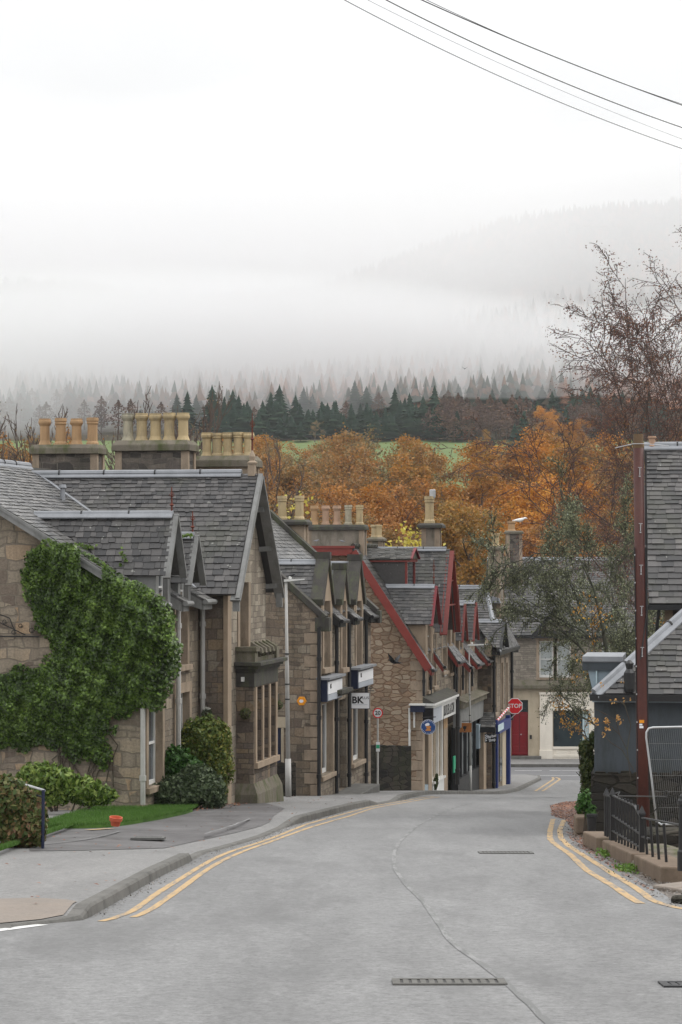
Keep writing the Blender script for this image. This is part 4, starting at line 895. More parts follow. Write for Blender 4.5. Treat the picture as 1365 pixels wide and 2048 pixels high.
m = MB(); m.box(xl-.05, xr+.02, -.3, LY, zr-.03, zr+.05); m.build('flat_lead', 'lead', ro)
m = MB()
for i in range(16): y = -.25+i*.28; m.tube([(xr+.02, y, zr+.06), (xr+.02, y+.2, zr+.08)], [.09, .07], 7)
m.build('ridge_tile', 'dark_coping', ro)
m = MB(); slates([(-.05, gy-gh, gze), (.32, gy-gh, gze), (.32, gy, gzr), (-2.25, gy, gzr)], mb=m, seed=52, s0=.17, s1=.12); slates([(-1, gy+gh, gze), (.32, gy+gh, gze), (.32, gy, gzr), (-2.25, gy, gzr)], mb=m, seed=53); m.build('wing_roof', 'slate', r3, uv=False)
lead_ridge(ro, (-2.5, gy, gzr), (.2, gy, gzr), .06, z=.03)
m = MB(); xo = .34
for sg in (-1, 1): m.beam((xo, gy+sg*(gh+.04), gze-.1), (xo, gy, gzr-.06), .05, .26, (1, 0, 0)); m.beam((xo-.1, gy+sg*(gh+.0), gze-.1), (xo-.1, gy, gzr-.14), .16, .04, (1, 0, 0))
for q_ in (.35, .65): z = gzr-(gzr-gze)*q_-.1; m.beam((xo-.02, gy-gh*q_, z), (xo-.02, gy+gh*q_, z), .05, .1, (1, 0, 0))
m.build('bargeboard', 'red_timber', r3)
m = MB(); e = .26; m.beam((e, -.3, hs[0]-hs[1]*e-.15), (xr+.02, -.3, zr-.13), .05, .26); m.box(xl-.1, xr+.0, -.325, -.275, zr-.26, zr-.02); m.box(xl-.1, xr+.08, -.36, -.27, zr-.02, zr+.06)
for x in (-.4, -1.5, -2.25): z = hs[0]-hs[1]*x-.32; m.box(x-.06, x+.06, -.28, 0, z-.06, z+.06)
m.build('bargeboard', 'red_timber', r3)
d1y = H.A(856, .0)
dormer(r3, hs, 1.30, .85, H.Z(1172, .2, 1.3), H.Z(1248, .2, .5), .04, .20, 'dark_red_timber', 'warm_dressed_stone', side=.12, fin=.9, zwall=hs[0]-.1, bw=.12)
x_f = H.B(813, 1.45); dz0, dz1 = H.Z(1190, x_f, 1.4), H.Z(1101, x_f, 1.4)
# upper box dormer with slated cheek
m = MB(); m.prism([(x_f, 1.35, H.Z(1122, x_f, 1.4)), (x_f, 1.35, hs[0]-hs[1]*x_f), (xr+.05, 1.35, H.Z(1122, x_f, 1.4))], (0, 1.7, 0)); dm = m.build('dormer', 'slate', r3)
m = MB(); zc = H.Z(1121, x_f, 1.4); m.box(xr+.1, x_f+.12, 1.28, 3.1, zc-.05, zc+.06); m.box(x_f-.02, x_f+.05, 1.32, 1.42, dz0-.6, zc-.05); m.box(x_f-.02, x_f+.05, 2.9, 3.05, dz0-.6, zc-.05); m.build('fascia', 'red_timber', dm)
MB().box(x_f, x_f+.03, 1.42, 1.55, dz0-.6, zc-.05).build('window_frame', 'white_paint', dm); MB().box(x_f, x_f+.015, 1.55, 2.9, dz0-.6, zc-.05).build('pane', 'glass', dm)
m = MB(); slates([(xr-.1, 1.24, zc+.06), (x_f+.2, 1.24, zc+.06), (x_f+.2, 2.1, zc+.42), (xr-.1, 2.1, zc+.42)], mb=m, seed=60, s0=.12, s1=.1); m.prism([(x_f+.17, 1.26, zc+.06), (x_f+.17, 3.0, zc+.06), (x_f+.17, 2.1, zc+.4)], (-.05, 0, 0)); m.build('slates', 'slate_moss', dm, uv=False)
m = MB(); m.beam((x_f+.2, 1.24, zc+.05), (x_f+.2, 2.1, zc+.42), .04, .09, (1, 0, 0)); m.beam((x_f+.2, 2.96, zc+.05), (x_f+.2, 2.1, zc+.42), .04, .09, (1, 0, 0)); m.build('bargeboard', 'dark_red_timber', dm)
for y0, y1 in ((-.28, .28), (2.3, gy-gh-.08), (gy+gh+.08, LY+.1)):
    if y1-y0 > .1: eave_strip(r3, hs, y0, y1, -.05, .36, 'slate_grey', 'red_timber', seed=int(y0*9)+6)
chim_px(H, r3, 616, 726, .7, .6, 1060, -.4, ['pot_orange', 'pot_pink', 'pot_pink', 'pot_grey', 'pot_buff'], ph=.68, pr=.13, caph=.18, slope=False, cap='dark_coping', body='chimney_render')
chim_px(H, r3, 845, 877, gy+.25, .55, 1056, -1.3, ['pot_buff'], ph=.95, pr=.17, caph=.17, slope=False, cap='dark_coping', capo=.16, body='chimney_render', kind=1)
m = MB(); xx = (H.B(845, gy)+H.B(877, gy))/2; m.lathe([(.09, 0), (.11, .05), (.11, .28), (.08, .3)], (xx, gy+.52, H.Z(1056, xx, gy)+1.05), 9); m.build('flue_cowl', 'galvanised', r3)
chim_px(H, r3, 738, 764, 7.6, .5, 1082, -1.2, ['pot_buff', 'pot_buff'], ph=.48, pr=.13, caph=.14, body='mossy_stone')
# shopfront
zf0, zf1 = H.Z(1448, .3, .3), H.Z(1418, .3, .3); sy0, sy1 = .05, H.A(912, .3)
m = MB(); m.box(0, .34, sy0, sy1, zf1+.02, zf1+.12); m.box(0, .42, sy0-.05, sy1, zf1+.12, zf1+.20); m.build('cornice', 'white_paint', r3)
m = MB(); m.hexa([(0, sy0-.05, zf1+.2), (.42, sy0-.05, zf1+.2), (.42, sy1, zf1+.2), (0, sy1, zf1+.2)], [(0, sy0-.05, zf1+.42), (.38, sy0-.05, zf1+.23), (.38, sy1, zf1+.23), (0, sy1, zf1+.42)]); m.build('lead_roof', 'dark_coping', r3)
m = MB(); m.box(.0, .30, sy0, sy0+2.3, zf0, zf1+.015); fa = m.build('shop_fascia', 'sign_grey', r3, label='pale blue grey nearer part of the shop fascia')
m = MB(); m.box(.0, .30, sy0+2.31, sy1, zf0, zf1+.015); fb = m.build('shop_fascia', 'white_paint', r3, label='white part of the shop fascia with black letters')
text('J.BUTLER & SON', .50, 'sign_black', fb, (.305, (sy0+2.3+sy1)/2, (zf0+zf1)/2-H.zb), (R(90), 0, R(90)), .004, xs=.72, bold=.008)
MB().box(.02, .36, sy0-.05, sy0+.08, zf0-.15, zf1+.05).build('fascia_end', 'sign_black', r3)
m = MB()
for y0, y1, x in ((0.02, .42, .02), (1.15, 1.95, .03), (sy1-1.0, sy1-.1, .03)): MB().box(-.3, x, y0, y1, zb, zf0).build('pilaster', 'warm_dressed_stone', r3)
zsl = H.Z(1560, .1, 3.5); m = MB(); m.box(-.14, .06, 2.0, sy1-1.2, zb, zsl); m.box(-.2, .12, 1.95, sy1-1.15, zsl, zsl+.07)
for y in (2.0, 3.4, sy1-1.3): m.box(-.1, .02, y, y+.1, zsl+.07, zf0)
m.build('shop_window', 'white_paint', r3); m = MB(); m.box(-.08, -.06, 2.1, sy1-1.25, zsl+.07, zf0); m.build('pane', 'glass_warm', r3)
m = MB(); m.box(-.3, -.2, .42, 1.15, zb, zf0); m.build('shop_door', 'glass_dark', r3); MB().box(-.2, .02, .42, 1.15, zb, H.Z(1572, 0, .5)).build('door_panel', 'blue_grey_paint', r3)
# gutter box and white downpipe on the gable corner
m = MB(); bx0, bx1 = H.B(821, -.3), H.B(842, -.3); z = H.Z(1411, 0, -.3); m.box(bx0, bx1+.1, -.32, -.02, z-.22, z); gt = m.build('gutter_box', 'navy_paint', r3); MB().box(bx0-.04, bx1+.12, -.35, 0, z, z+.05).build('gutter_lid', 'white_paint', gt)
pipe(r3, H.B(819.5, -.1), -.1, H.Z(1492, 0, 0), z-.1, .035, 'white_paint'); pipe(r3, H.B(829, -.1), -.1, H.Z(1455, 0, 0), z-.2, .03, 'white_paint')
for px in (848, 862): pipe(r3, .08, H.A(px, .08), zf1+.45, hs[0]-.4, .045, 'black_iron')
pipe(r3, .1, LY-.35, zf1+.3, hs[0]-.2, .05, 'black_iron'); pipe(r3, .36, sy1+.05, zb+1, zf1+.2, .07, 'black_iron')
MB().box(.0, .03, H.A(888.5), H.A(892), H.Z(1354, 0, 4.5), H.Z(1343, 0, 4.5)).build('burglar_alarm', 'white_paint', r3)
m = MB(); m.box(.02, .06, H.A(905), H.A(908.5), H.Z(1548, 0, 6.5), H.Z(1515, 0, 6.5)); m.build('green_panel', 'sign_green', r3)
m = MB(); m.box(.02, .05, sy1-1.1, sy1-.3, H.Z(1452, 0, 6), H.Z(1405, 0, 6)); m.build('timber_panel', 'pot_orange', r3)

# ======== house 4: three thin red dormers, dark shopfront
H = Frame(845, 80, R(10.9), gz(90)); r4 = H.root('narrow_red_dormer_house', 'low stone house with three thin red dormers beyond the red gabled shop', 'house'); zb = H.zb-1
hs = (-3.45, 1.2); xr = -2.2; zr = hs[0]-hs[1]*xr; Y0, Y1 = LY+.02, H.A(957, 0)
ops = [opn(H, 0, p, p+4.5, 1310, 1400) for p in (918, 929, 940)]
zsh = H.Z(1408, 0, 8.5)
m = MB(); wall_grid(m, 'x', 0, -.4, Y0, Y1, zsh-.05, hs[0], ops); m.build('street_wall', 'street_stone', r4)
for o in ops: window(r4, 'x', 0, 1, *o, mw=.12, rec=.1)
m = MB(); slates([(0, Y0, hs[0]), (0, Y1, hs[0]), (xr, Y1, zr), (xr, Y0, zr)], mb=m, seed=71); m.prism([(xr, Y0, zr), (xr, Y1, zr), (-5, Y1, hs[0]), (-5, Y0, hs[0])], (0, 0, -.06)); ro = m.build('roof', 'slate', r4, uv=False); lead_ridge(ro, (xr, Y0, zr), (xr, Y1, zr), .06, z=.02)
for k, (px, t, b, w_, wz) in enumerate(((917, 1170, 1248, .6, 0), (933, 1207, 1280, .55, 0), (955, 1204, 1278, .6, 0))):
    yc = H.A(px, .22); dormer(r4, hs, yc, w_, H.Z(t, .2, yc), H.Z(b, .2, yc), .03, .12, 'red_timber', 'warm_dressed_stone', side=.08, zwall=hs[0]-.05, bw=.09)
yy = [Y0]+[v for px in (917, 933, 955) for v in (H.A(px, .2)-.85, H.A(px, .2)+.85)]+[Y1]
for y0, y1 in zip(yy[::2], yy[1::2]):
    if y1-y0 > .1: eave_strip(r4, hs, y0, y1, -.05, .5, 'slate_grey', 'red_timber', seed=int(y0*3))
m = MB(); m.box(0, .35, Y0+.1, Y1, zsh-.1, zsh+.12); m.hexa([(0, Y0+.1, zsh+.12), (.45, Y0+.1, zsh+.12), (.45, Y1, zsh+.12), (0, Y1, zsh+.12)], [(0, Y0+.1, zsh+.27), (.42, Y0+.1, zsh+.15), (.42, Y1, zsh+.15), (0, Y1, zsh+.27)]); m.build('cornice', 'mossy_stone', r4)
m = MB(); m.box(-.05, .22, Y0+.25, Y1-.05, H.Z(1450, .2, 9), zsh-.1); m.build('shop_fascia', 'grey_timber', r4)
zz = H.Z(1450, .2, 9); m = MB(); m.box(-.5, -.3, Y0, Y1, zb, zz); m.build('shop_back', 'pale_stone', r4); m = MB()
for i in range(6): y = Y0+.3+i*(Y1-Y0-.5)/5; m.box(-.1, .1, y-.06, y+.06, zb, zz)
m.box(-.1, .15, Y0+.2, Y1, zb, H.Z(1552, 0, 9)); m.build('shop_window', 'dark_timber', r4); m = MB(); m.box(-.04, -.02, Y0+.3, Y1-.1, H.Z(1552, 0, 9), zz); m.build('pane', 'glass_pale', r4)
m = MB(); m.box(.0, .2, H.A(948), H.A(954), H.Z(1500, 0, 12), H.Z(1452, 0, 12)); m.build('painted_panel', 'blue_grey_paint', r4)
for px in (914, 926.5, 945): pipe(r4, .12, H.A(px, .12), zsh+.5, hs[0]-.3, .045, 'black_iron')

# ======== house 5: projecting corner shop
H = Frame(955.5, 93.6, R(10.9), gz(97)); H5 = H; r5 = H.root('corner_shop_house', 'brown stone corner house with blue shopfront posts and a slate lean-to', 'house'); zb = H.zb-1
px5 = H.B(983.5, 0); LY = H.A(1022, px5); ze = H.Z(1302, .3, 0); zr = H.Z(1175, 0, 2.8); yr = 2.9; sl = (zr-ze)/(yr+.2)
up5 = [opn(H, px5, 989, 993, 1325, 1425), opn(H, px5, 1002, 1006, 1325, 1420), opn(H, px5, 1012, 1015, 1325, 1418)]
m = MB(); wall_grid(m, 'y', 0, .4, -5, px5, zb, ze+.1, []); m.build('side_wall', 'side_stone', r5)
m = MB(); wall_grid(m, 'x', px5, -.4, .4, LY, zb, ze+.1, up5); m.prism([(px5, .4, ze+.1), (px5, LY, ze+.1), (px5, (LY)/2, ze+1.0)], (-.4, 0, 0)); m.build('street_wall', 'street_stone', r5)
for o in up5: window(r5, 'x', px5, 1, *o, mw=.12, rec=.1)
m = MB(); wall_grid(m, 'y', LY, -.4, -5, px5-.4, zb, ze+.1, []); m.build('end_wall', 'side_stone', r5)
m = MB(); xo = px5+.3; slates([(-5, -.2, ze), (xo, -.2, ze), (px5-.6, yr, zr), (-5, yr, zr)], mb=m, seed=81); slates([(xo, -.2, ze), (xo, LY+.2, ze), (px5-.6, LY-yr, zr), (px5-.6, yr, zr)], mb=m, seed=82); m.prism([(-5, yr, zr), (px5-.6, yr, zr), (px5-.6, LY-yr, zr), (xo, LY+.2, ze), (-5, LY+.2, ze)], (0, 0, -.3)); ro = m.build('roof', 'slate', r5, uv=False)
lead_ridge(ro, (-5, yr, zr), (px5-.6, yr, zr), .07, z=.03); lead_ridge(ro, (px5-.6, yr, zr), (xo, -.2, ze), .05, z=.03)
m = MB(); m.box(-5, xo+.05, -.28, -.2, ze-.14, ze-.0); m.box(xo, xo+.07, -.28, LY+.2, ze-.16, ze-.02); m.build('gutter', 'black_iron', ro)
hs5 = (ze+sl*xo*1.0, sl)
dormer(r5, (ze+1.05*xo, 1.05), H.A(998, px5+.2), .95, H.Z(1240, px5, 2), H.Z(1292, px5, 1), px5+.02, .35, 'dark_timber', 'dressed_stone', side=.15, zwall=ze-.2, lead=True)
chim_px(H, r5, 978, 1000, yr-.1, 1.2, 1100, -3, ['pot_buff'], ph=.55, pr=.16, body='chimney_render', cap='mossy_stone', slope=False)
MB().prism([(H.B(978, yr), yr-.3, H.Z(1206, 0, yr)), (H.B(1003, yr), yr-.3, H.Z(1206, 0, yr)), (H.B(1000, yr), yr-.3, H.Z(1196, 0, yr)), (H.B(978, yr), yr-.3, H.Z(1190, 0, yr))], (0, .3, 0)).build('chimney_flashing', 'lead', ro)
m = MB(); zl0, zl1 = H.Z(1452, .3, -.3), H.Z(1424, 0, 0); slates([(H.B(957, -.9), -.9, zl0), (px5+.25, -.9, zl0), (px5+.1, 0, zl1), (H.B(957, -.9), 0, zl1)], mb=m, seed=85); lt = m.build('lean_to_roof', 'slate_grey', r5, uv=False); MB().box(H.B(957, -.9), px5+.28, -.98, -.86, zl0-.2, zl0-.02).build('gutter', 'black_iron', lt)
MB().box(H.B(959, -.8), H.B(968, -.8), -.8, 0, zb, zl0-.15).build('pier', 'warm_dressed_stone', r5)
for px, wd in ((995, .22), (1019.5, .25)): a = H.A(px, px5+.15); MB().box(px5-.02, px5+.18, a-wd/2, a+wd/2, zb, H.Z(1440 if px < 1000 else 1430, px5, a)).build('shop_post', 'blue_paint', r5)
m = MB(); a0, a1 = H.A(997, px5+.2), H.A(1020, px5+.2); m.box(px5, px5+.25, a0, a1, H.Z(1455, px5, 4), H.Z(1437, px5, 4)); f5 = m.build('shop_fascia', 'blue_paint', r5)
m = MB(); a0_, a1_ = H.A(997, px5+.26), H.A(1008, px5+.26); m.box(px5+.25, px5+.262, a0_, a1_, H.Z(1453, px5, 3), H.Z(1440, px5, 3)); m.build('sign_panel', 'pale_blue_paint', f5)
m = MB(); m.box(px5-.01, px5+.03, H.A(985, px5), H.A(992, px5), zb, H.Z(1470, px5, 1)); m.build('shop_door', 'glass_dark', r5)
m = MB(); m.box(px5, px5+.04, H.A(998, px5), H.A(1003, px5), H.Z(1560, px5, 3), H.Z(1460, px5, 3)); m.box(px5, px5+.04, H.A(1010, px5), H.A(1015, px5), zb, H.Z(1450, px5, 5)); m.build('shop_window', 'glass_dark', r5)
MB().box(px5, px5+.05, H.A(1003, px5), H.A(1010, px5), zb, H.Z(1450, px5, 4)).build('pilaster', 'pale_stone', r5); m = MB(); m.box(px5, px5+.05, H.A(1015.5, px5), H.A(1018.5, px5), zb, H.Z(1450, px5, 5)); m.build('pilaster', 'pale_stone', r5)
pipe(r5, px5+.08, H.A(984.5, px5), zb+1, ze-.2, .06, 'black_iron'); pipe(r5, px5+.08, H.A(1020.5, px5), H.Z(1440, px5, 6), ze-.2, .06, 'black_iron'); pipe(r5, px5+.08, H.A(987, px5), H.Z(1590, px5, 1), H.Z(1455, px5, 1), .03, 'white_paint')
# ======== far building across the junction
H = Frame(1022, 118, 0, gz(118)+.14); HF = H; r6 = H.root('facing_shop_building', 'stone building facing up the street with a red door and a cream shopfront', 'building'); zb = H.zb
X = lambda px: H.B(px, 0); Zz = lambda py: H.Z(py, 0, 0)
xl, xr_ = X(985), X(1330); zc = Zz(1376)
wn2 = [(X(1079), X(1108), Zz(1355), Zz(1282)), (X(1114), X(1143), Zz(1355), Zz(1282)), (X(1204), X(1222), Zz(1352), Zz(1284)), (X(1228), X(1246), Zz(1352), Zz(1284))]
m = MB(); wall_grid(m, 'y', 0, .5, xl, xr_, zc, Zz(1268), wn2); m.prism([(X(1068), 0, Zz(1268)), (X(1154), 0, Zz(1268)), (X(1111), 0, Zz(1222))], (0, .5, 0)); m.build('upper_wall', 'far_stone', r6)
for o in wn2: window(r6, 'y', 0, -1, *o, mw=.14, rec=.15, pane='curtain_grey', fw=.08, margin='dressed_stone', bars=(0, 1))
dr = (X(1023), X(1057), zb+.15, Zz(1400)); sw_ = (X(1107), X(1182), Zz(1494), Zz(1421))
m = MB(); wall_grid(m, 'y', 0, .5, xl, xr_, zb-.5, zc, [dr, sw_]); m.build('ground_floor_wall', 'pale_stone', r6)
m = MB(); m.box(X(985), xr_, -.32, .0, zc-.02, zc+.14); m.hexa([(X(985), -.32, zc+.14), (xr_, -.32, zc+.14), (xr_, 0, zc+.14), (X(985), 0, zc+.14)], [(X(985), -.28, zc+.16), (xr_, -.28, zc+.16), (xr_, 0, zc+.42), (X(985), 0, zc+.42)]); m.build('cornice', 'mossy_stone', r6, bevel=.02)
md = MB(); dz = Zz(1427); md.box(dr[0]+.0, dr[1]-.0, .2, .26, zb+.15, dz); d_ = md.build('door', 'door_red', r6); m = MB(); w_ = (dr[1]-dr[0])
for i in range(2):
    for z0, z1_ in ((.12, .22), (.28, .50), (.56, .95)): a = dr[0]+.07+i*w_*.5; m.box(a, a+w_*.5-.14, .185, .2, zb+.15+(dz-zb-.15)*z0, zb+.15+(dz-zb-.15)*z1_)
m.box(dr[0]+.02, dr[1]-.02, .18, .2, zb+.2, zb+.28); m.build('door_panel', 'door_red', d_, bevel=.012); MB().box((dr[0]+dr[1])/2-.008, (dr[0]+dr[1])/2+.008, .19, .2, zb+.3, dz).build('door_gap', 'sign_black', d_)
MB().box((dr[0]+dr[1])/2+.05, (dr[0]+dr[1])/2+.1, .14, .2, zb+1.15, zb+1.2).build('door_knob', 'galvanised', d_)
m = MB(); m.box(dr[0], dr[1], .18, .24, dz, dz+.06); fl = m.build('fanlight_bar', 'door_red', r6); MB().box(dr[0], dr[1], .2, .22, dz+.06, dr[3]).build('fanlight', 'glass_dark', r6)
MB().box(dr[0]-.3, X(1082), -.35, .3, zb-.1, zb+.15).build('doorstep', 'kerb_stone', r6, bevel=.02)
MB().box(X(1060), X(1064), -.04, .0, Zz(1478), Zz(1470)).build('letter_box', 'dark_timber', r6)
m = MB(); x0, x1 = X(1080), X(1188); e = -.09
m.box(x0, x0+.62, e, .0, zb, Zz(1490)); m.box(x0-.02, x0+.64, e-.04, .0, zb, zb+.42); m.box(x0, x0+.62, e, 0, Zz(1490), Zz(1421)); m.box(x0-.02, x0+.64, e-.05, 0, Zz(1421), Zz(1415)); m.box(x0+.0, x0+.62, e-.01, 0, Zz(1415), Zz(1389)); m.box(x0+.1, x0+.52, e-.03, e-.01, Zz(1412), Zz(1395))
m.box(x0+.62, x1, e+.03, 0, Zz(1416), Zz(1389)); m.box(x0-.04, x1, e-.08, 0, Zz(1389), Zz(1384)); m.box(x0+.64, x1, e-.02, 0, Zz(1421), Zz(1416)); m.box(X(1166)+.3, X(1190), e, 0, zb, Zz(1421))
m.box(x0+.62, x1-.1, e+.02, 0, Zz(1519), Zz(1498)); m.box(x0+.62, x1-.1, e-.04, 0, Zz(1498), Zz(1493)); m.box(x0+.62, x1-.1, e-.01, 0, zb+.1, zb+.22)
m.box(x0+.78, x0+1.35, e+.0, e+.02, Zz(1515), Zz(1502)); m.box(x0+1.5, x0+2.1, e+.0, e+.02, Zz(1515), Zz(1502)); sf = m.build('shopfront', 'cream_paint', r6, bevel=.008)
m = MB(); m.box(sw_[0]-.02, X(1166), .10, .14, sw_[2], sw_[3]); m.build('shop_window', 'glass_dark', r6); m = MB(); m.box(X(1166), sw_[1]+.05, .06, .12, sw_[2], sw_[3]); m.build('window_side', 'pale_blue_paint', r6)
m = MB(); yr = 4.2; ze, zr = Zz(1270), H.Z(1118, 0, yr); slates([(xl, -.25, ze), (xr_, -.25, ze), (xr_, yr, zr), (xl, yr, zr)], mb=m, seed=91, w0=.2, s0=.2, s1=.15); m.prism([(xl, yr, zr), (xr_, yr, zr), (xr_, 9, ze), (xl, 9, ze)], (0, 0, -.1)); ro = m.build('roof', 'slate', r6, uv=False); lead_ridge(ro, (xl, yr, zr), (xr_, yr, zr), .07, z=.03); MB().box(xl, xr_, -.36, -.25, ze-.14, ze-.02).build('gutter', 'black_iron', ro)
m = MB(); k = (zr-ze)/(yr+.25); zt = Zz(1218); xa, xb_, xc = X(1064), X(1111), X(1158); zl_ = Zz(1272); yb = lambda z: (z-ze)/k-.25
for p0, p1 in (((xa, -.25), (xb_, -.25)), ((xc, -.25), (xb_, -.25))): slates([(p0[0], yb(zl_)+.1, zl_), (p0[0], -.3, zl_), (xb_, -.3, zt), (xb_, yb(zt), zt)], mb=m, seed=92)
dg = m.build('dormer', 'slate', r6, uv=False); m = MB(); m.beam((xa-.05, -.34, zl_-.1), (xb_, -.34, zt-.03), .05, .2); m.beam((xc+.05, -.34, zl_-.1), (xb_, -.34, zt-.03), .05, .2); m.build('bargeboard', 'dark_timber', dg)
ch = chimney(r6, X(1022), X(1052), 2.6, 3.4, -2, H.Z(1068, 0, 3), ['pot_orange'], ph=.5, pr=.2, body='chimney_stone', cap='mossy_stone', slope=False)
chimney(r6, X(1262), X(1300), 3.9, 4.7, -2, H.Z(1085, 0, 4), ['pot_buff', 'pot_buff'], ph=.5, pr=.17, body='chimney_stone')
MB().box(X(1290), X(1302), -.1, 0, zb, zc).build('quoin', 'dressed_stone', r6)

# ======== right: low blue-grey building with hipped slates
H = Frame(1189, 38, R(8.5), gz(38)-.02); HR = H; r7 = H.root('blue_grey_outbuilding', 'low dark blue grey rendered building with a hipped slate roof behind the wooden pole', 'building')
ze = H.Z(1386); zm = H.Z(1546); m = MB(); m.box(0, 9, 0, .3, zm, ze+.1); m.box(0, .3, .3, 7, zm, ze+.1); m.build('rendered_wall', 'slate_blue_render', r7)
m = MB(); m.box(-.05, 9, -.06, .35, H.zb-.5, zm); m.box(-.05, .3, .35, 7, H.zb-.5, zm)
for i in range(44): m.hexa(*[[(x0, -.09, z), (x1, -.09, z), (x1, .1, z), (x0, .1, z)] for x0, x1, z in ((i*.2, i*.2+.2, zm-.03), (i*.2+.02, i*.2+.17, zm+rnd.uniform(.015, .07)))])
m.build('rubble_base', 'dark_rubble', r7)
m = MB(); m.box(-.03, 9, -.03, 0, H.Z(1404), H.Z(1395)); m.box(-.03, 9, -.02, 0, H.Z(1395), ze); m.build('fascia', 'blue_grey_paint', r7)
m = MB(); t = .89; yr = 3.6; slates([(.02, -.15, ze), (9, -.15, ze), (9, yr, ze+t*(yr+.15)), (.02+yr+.15, yr, ze+t*(yr+.15))], mb=m, seed=101, s0=.125, s1=.115, w0=.21); m.prism([(.0, -.15, ze), (.0+yr+.15, yr, ze+t*(yr+.15)), (0, 7.2, ze)], (0, 0, -.05))
ro = m.build('roof', 'slate', r7, uv=False); lead_ridge(ro, (.0, -.17, ze+.03), (yr+.15, yr, ze+t*(yr+.15)+.03), .055, name='hip_flashing', joints=.9); MB().box(-.06, 9, -.24, -.14, ze-.11, ze-.01).build('gutter', 'black_iron', ro)
m = MB(); bz = lambda py: H.Z(py, 0, .9); x0, x1 = H.B(1165, .9), H.B(1246, .9); m.box(x0, x1, .9, 2.6, bz(1323), bz(1313)); m.box(x0+.02, x1-.02, .93, 2.6, bz(1325), bz(1323)); o1 = m.build('oriel_window', 'lead', r7)
m = MB(); m.box(x0+.0, x1-.02, .92, 2.6, bz(1341), bz(1325)); m.build('gutter', 'slate_blue_render', o1)
m = MB(); xa = H.B(1176, .9); xb_ = H.B(1238, .9); m.hexa([(H.B(1187, 1), 1.0, bz(1388)), (xb_, 1.0, bz(1388)), (xb_, 2.5, bz(1388)), (H.B(1187, 1), 2.5, bz(1388))], [(xa, .97, bz(1341)), (xb_, .97, bz(1341)), (xb_, 2.5, bz(1341)), (xa, 2.5, bz(1341))]); m.build('side_panel', 'blue_grey_paint', o1)
MB().box(H.B(1192, .9), H.B(1194.5, .9), .93, 1.0, bz(1384), bz(1341)).build('corner_post', 'pale_blue_paint', o1)
m = MB(); m.lathe([(.08, 0), (.09, .05), (.09, .30), (.05, .36), (.07, .45), (.02, .5)], (H.B(1259, -.2), -.12, H.Z(1384, 0, -.2)), 9); m.build('flood_light', 'black_iron', r7)
# ======== right: tall slate roof behind the pole
H = Frame(1298, 44, R(8.5), gz(44)); r8 = H.root('tall_slate_roofed_house', 'taller house at the right edge showing a steep weathered slate roof', 'house')
ze, zr = H.Z(1207), H.Z(893, 0, 3); m = MB(); xq = H.B(1289, 3); slates([(0, 0, ze), (6, 0, ze), (6.3, 3, zr), (xq, 3, zr)], mb=m, seed=111, s0=.165, s1=.10, w0=.2); m.prism([(xq, 3, zr), (6.3, 3, zr), (6, 6, ze), (0, 6, ze)], (0, 0, -.06)); ro = m.build('roof', 'slate', r8, uv=False); lead_ridge(ro, (xq, 3, zr), (6.3, 3, zr), .06, z=.03, joints=.7)
m = MB(); m.box(-.02, 6, -.02, .05, ze-.12, ze-.02); m.box(0, 6, .05, 5.9, ze-.08, ze-.06); m.beam((-.03, -.02, ze-.1), (xq-.03, 3, zr-.08), .04, .12); m.build('fascia', 'dark_timber', ro)
m = MB(); m.box(.28, .43, .3, .5, H.zb, ze-.08); m.build('corner_pier', 'warm_dressed_stone', r8); m = MB(); m.box(.43, 6, .36, .7, H.zb, ze-.08); m.box(.43, .7, .7, 5.8, H.zb, ze-.08); m.build('wall', 'side_stone', r8)
m = MB(); m.tube([(-.05, -.02, ze-.55), (-.05, -.02, ze+.1), (-.07+xq*.27, .8, ze+.7), (-.07+xq*.66, 2.0, ze+1.9), (xq*.93-.07, 2.8, zr-.3)], .035, 7); m.tube([(-.12, .0, ze-.2), (-.14+xq*.27, .8, ze+.7), (xq*.77-.12, 2.3, zr-.8)], .022, 6); m.build('downpipe', 'black_iron', r8); MB().box(xq-.16, xq-.01, 2.6, 2.9, zr-.45, zr-.1).build('vent_box', 'dark_coping', r8)
pot(MB(), (xq+.15, 3, zr), .2, .075).build('chimney_pot', 'pot_pink', r8)
m = MB(); m.tube([(.18, .1, ze-.12), (.14, .15, ze-.5), (.05, .3, ze-.8)], .03, 6); m.build('bracket', 'dark_timber', r8)

# ======== walls, railings, fence, pole
def rough_wall(name, p0, p1, th, z0f, h, mat, label, cat='wall', cope=.0, n=24, rt=.05):
    a = np.array(p0, float); b = np.array(p1, float); d = b-a; Lw = np.linalg.norm(d); d /= Lw; nn = np.array((-d[1], d[0])); m = MB(); tops = [h+rnd.uniform(-rt, rt) for _ in range(n+1)]
    for i in range(n):
        u0, u1 = a+d*Lw*i/n, a+d*Lw*(i+1)/n; z0, z1_ = z0f(u0[1])-.3, z0f(u1[1])-.3; t0, t1 = z0f(u0[1])+tops[i], z0f(u1[1])+tops[i+1]; w_ = nn*th
        m.hexa([(*u0, z0), (*u1, z1_), (*(u1+w_), z1_), (*(u0+w_), z0)], [(*u0, t0), (*u1, t1), (*(u1+w_), t1-.02), (*(u0+w_), t0-.02)])
    o = m.build(name, mat, None, zb=0, label=label, cat=cat); return o
a, b = P(545, 1580, 61.2), P(592, 1580, 61.2); rough_wall('boundary_wall', a[:2], b[:2], .35, lambda y: gz(y)+.05, (1587-1516)/F*61.2, 'dark_rubble', 'short dark rubble wall behind the grey street lamp base', n=8, rt=.02)
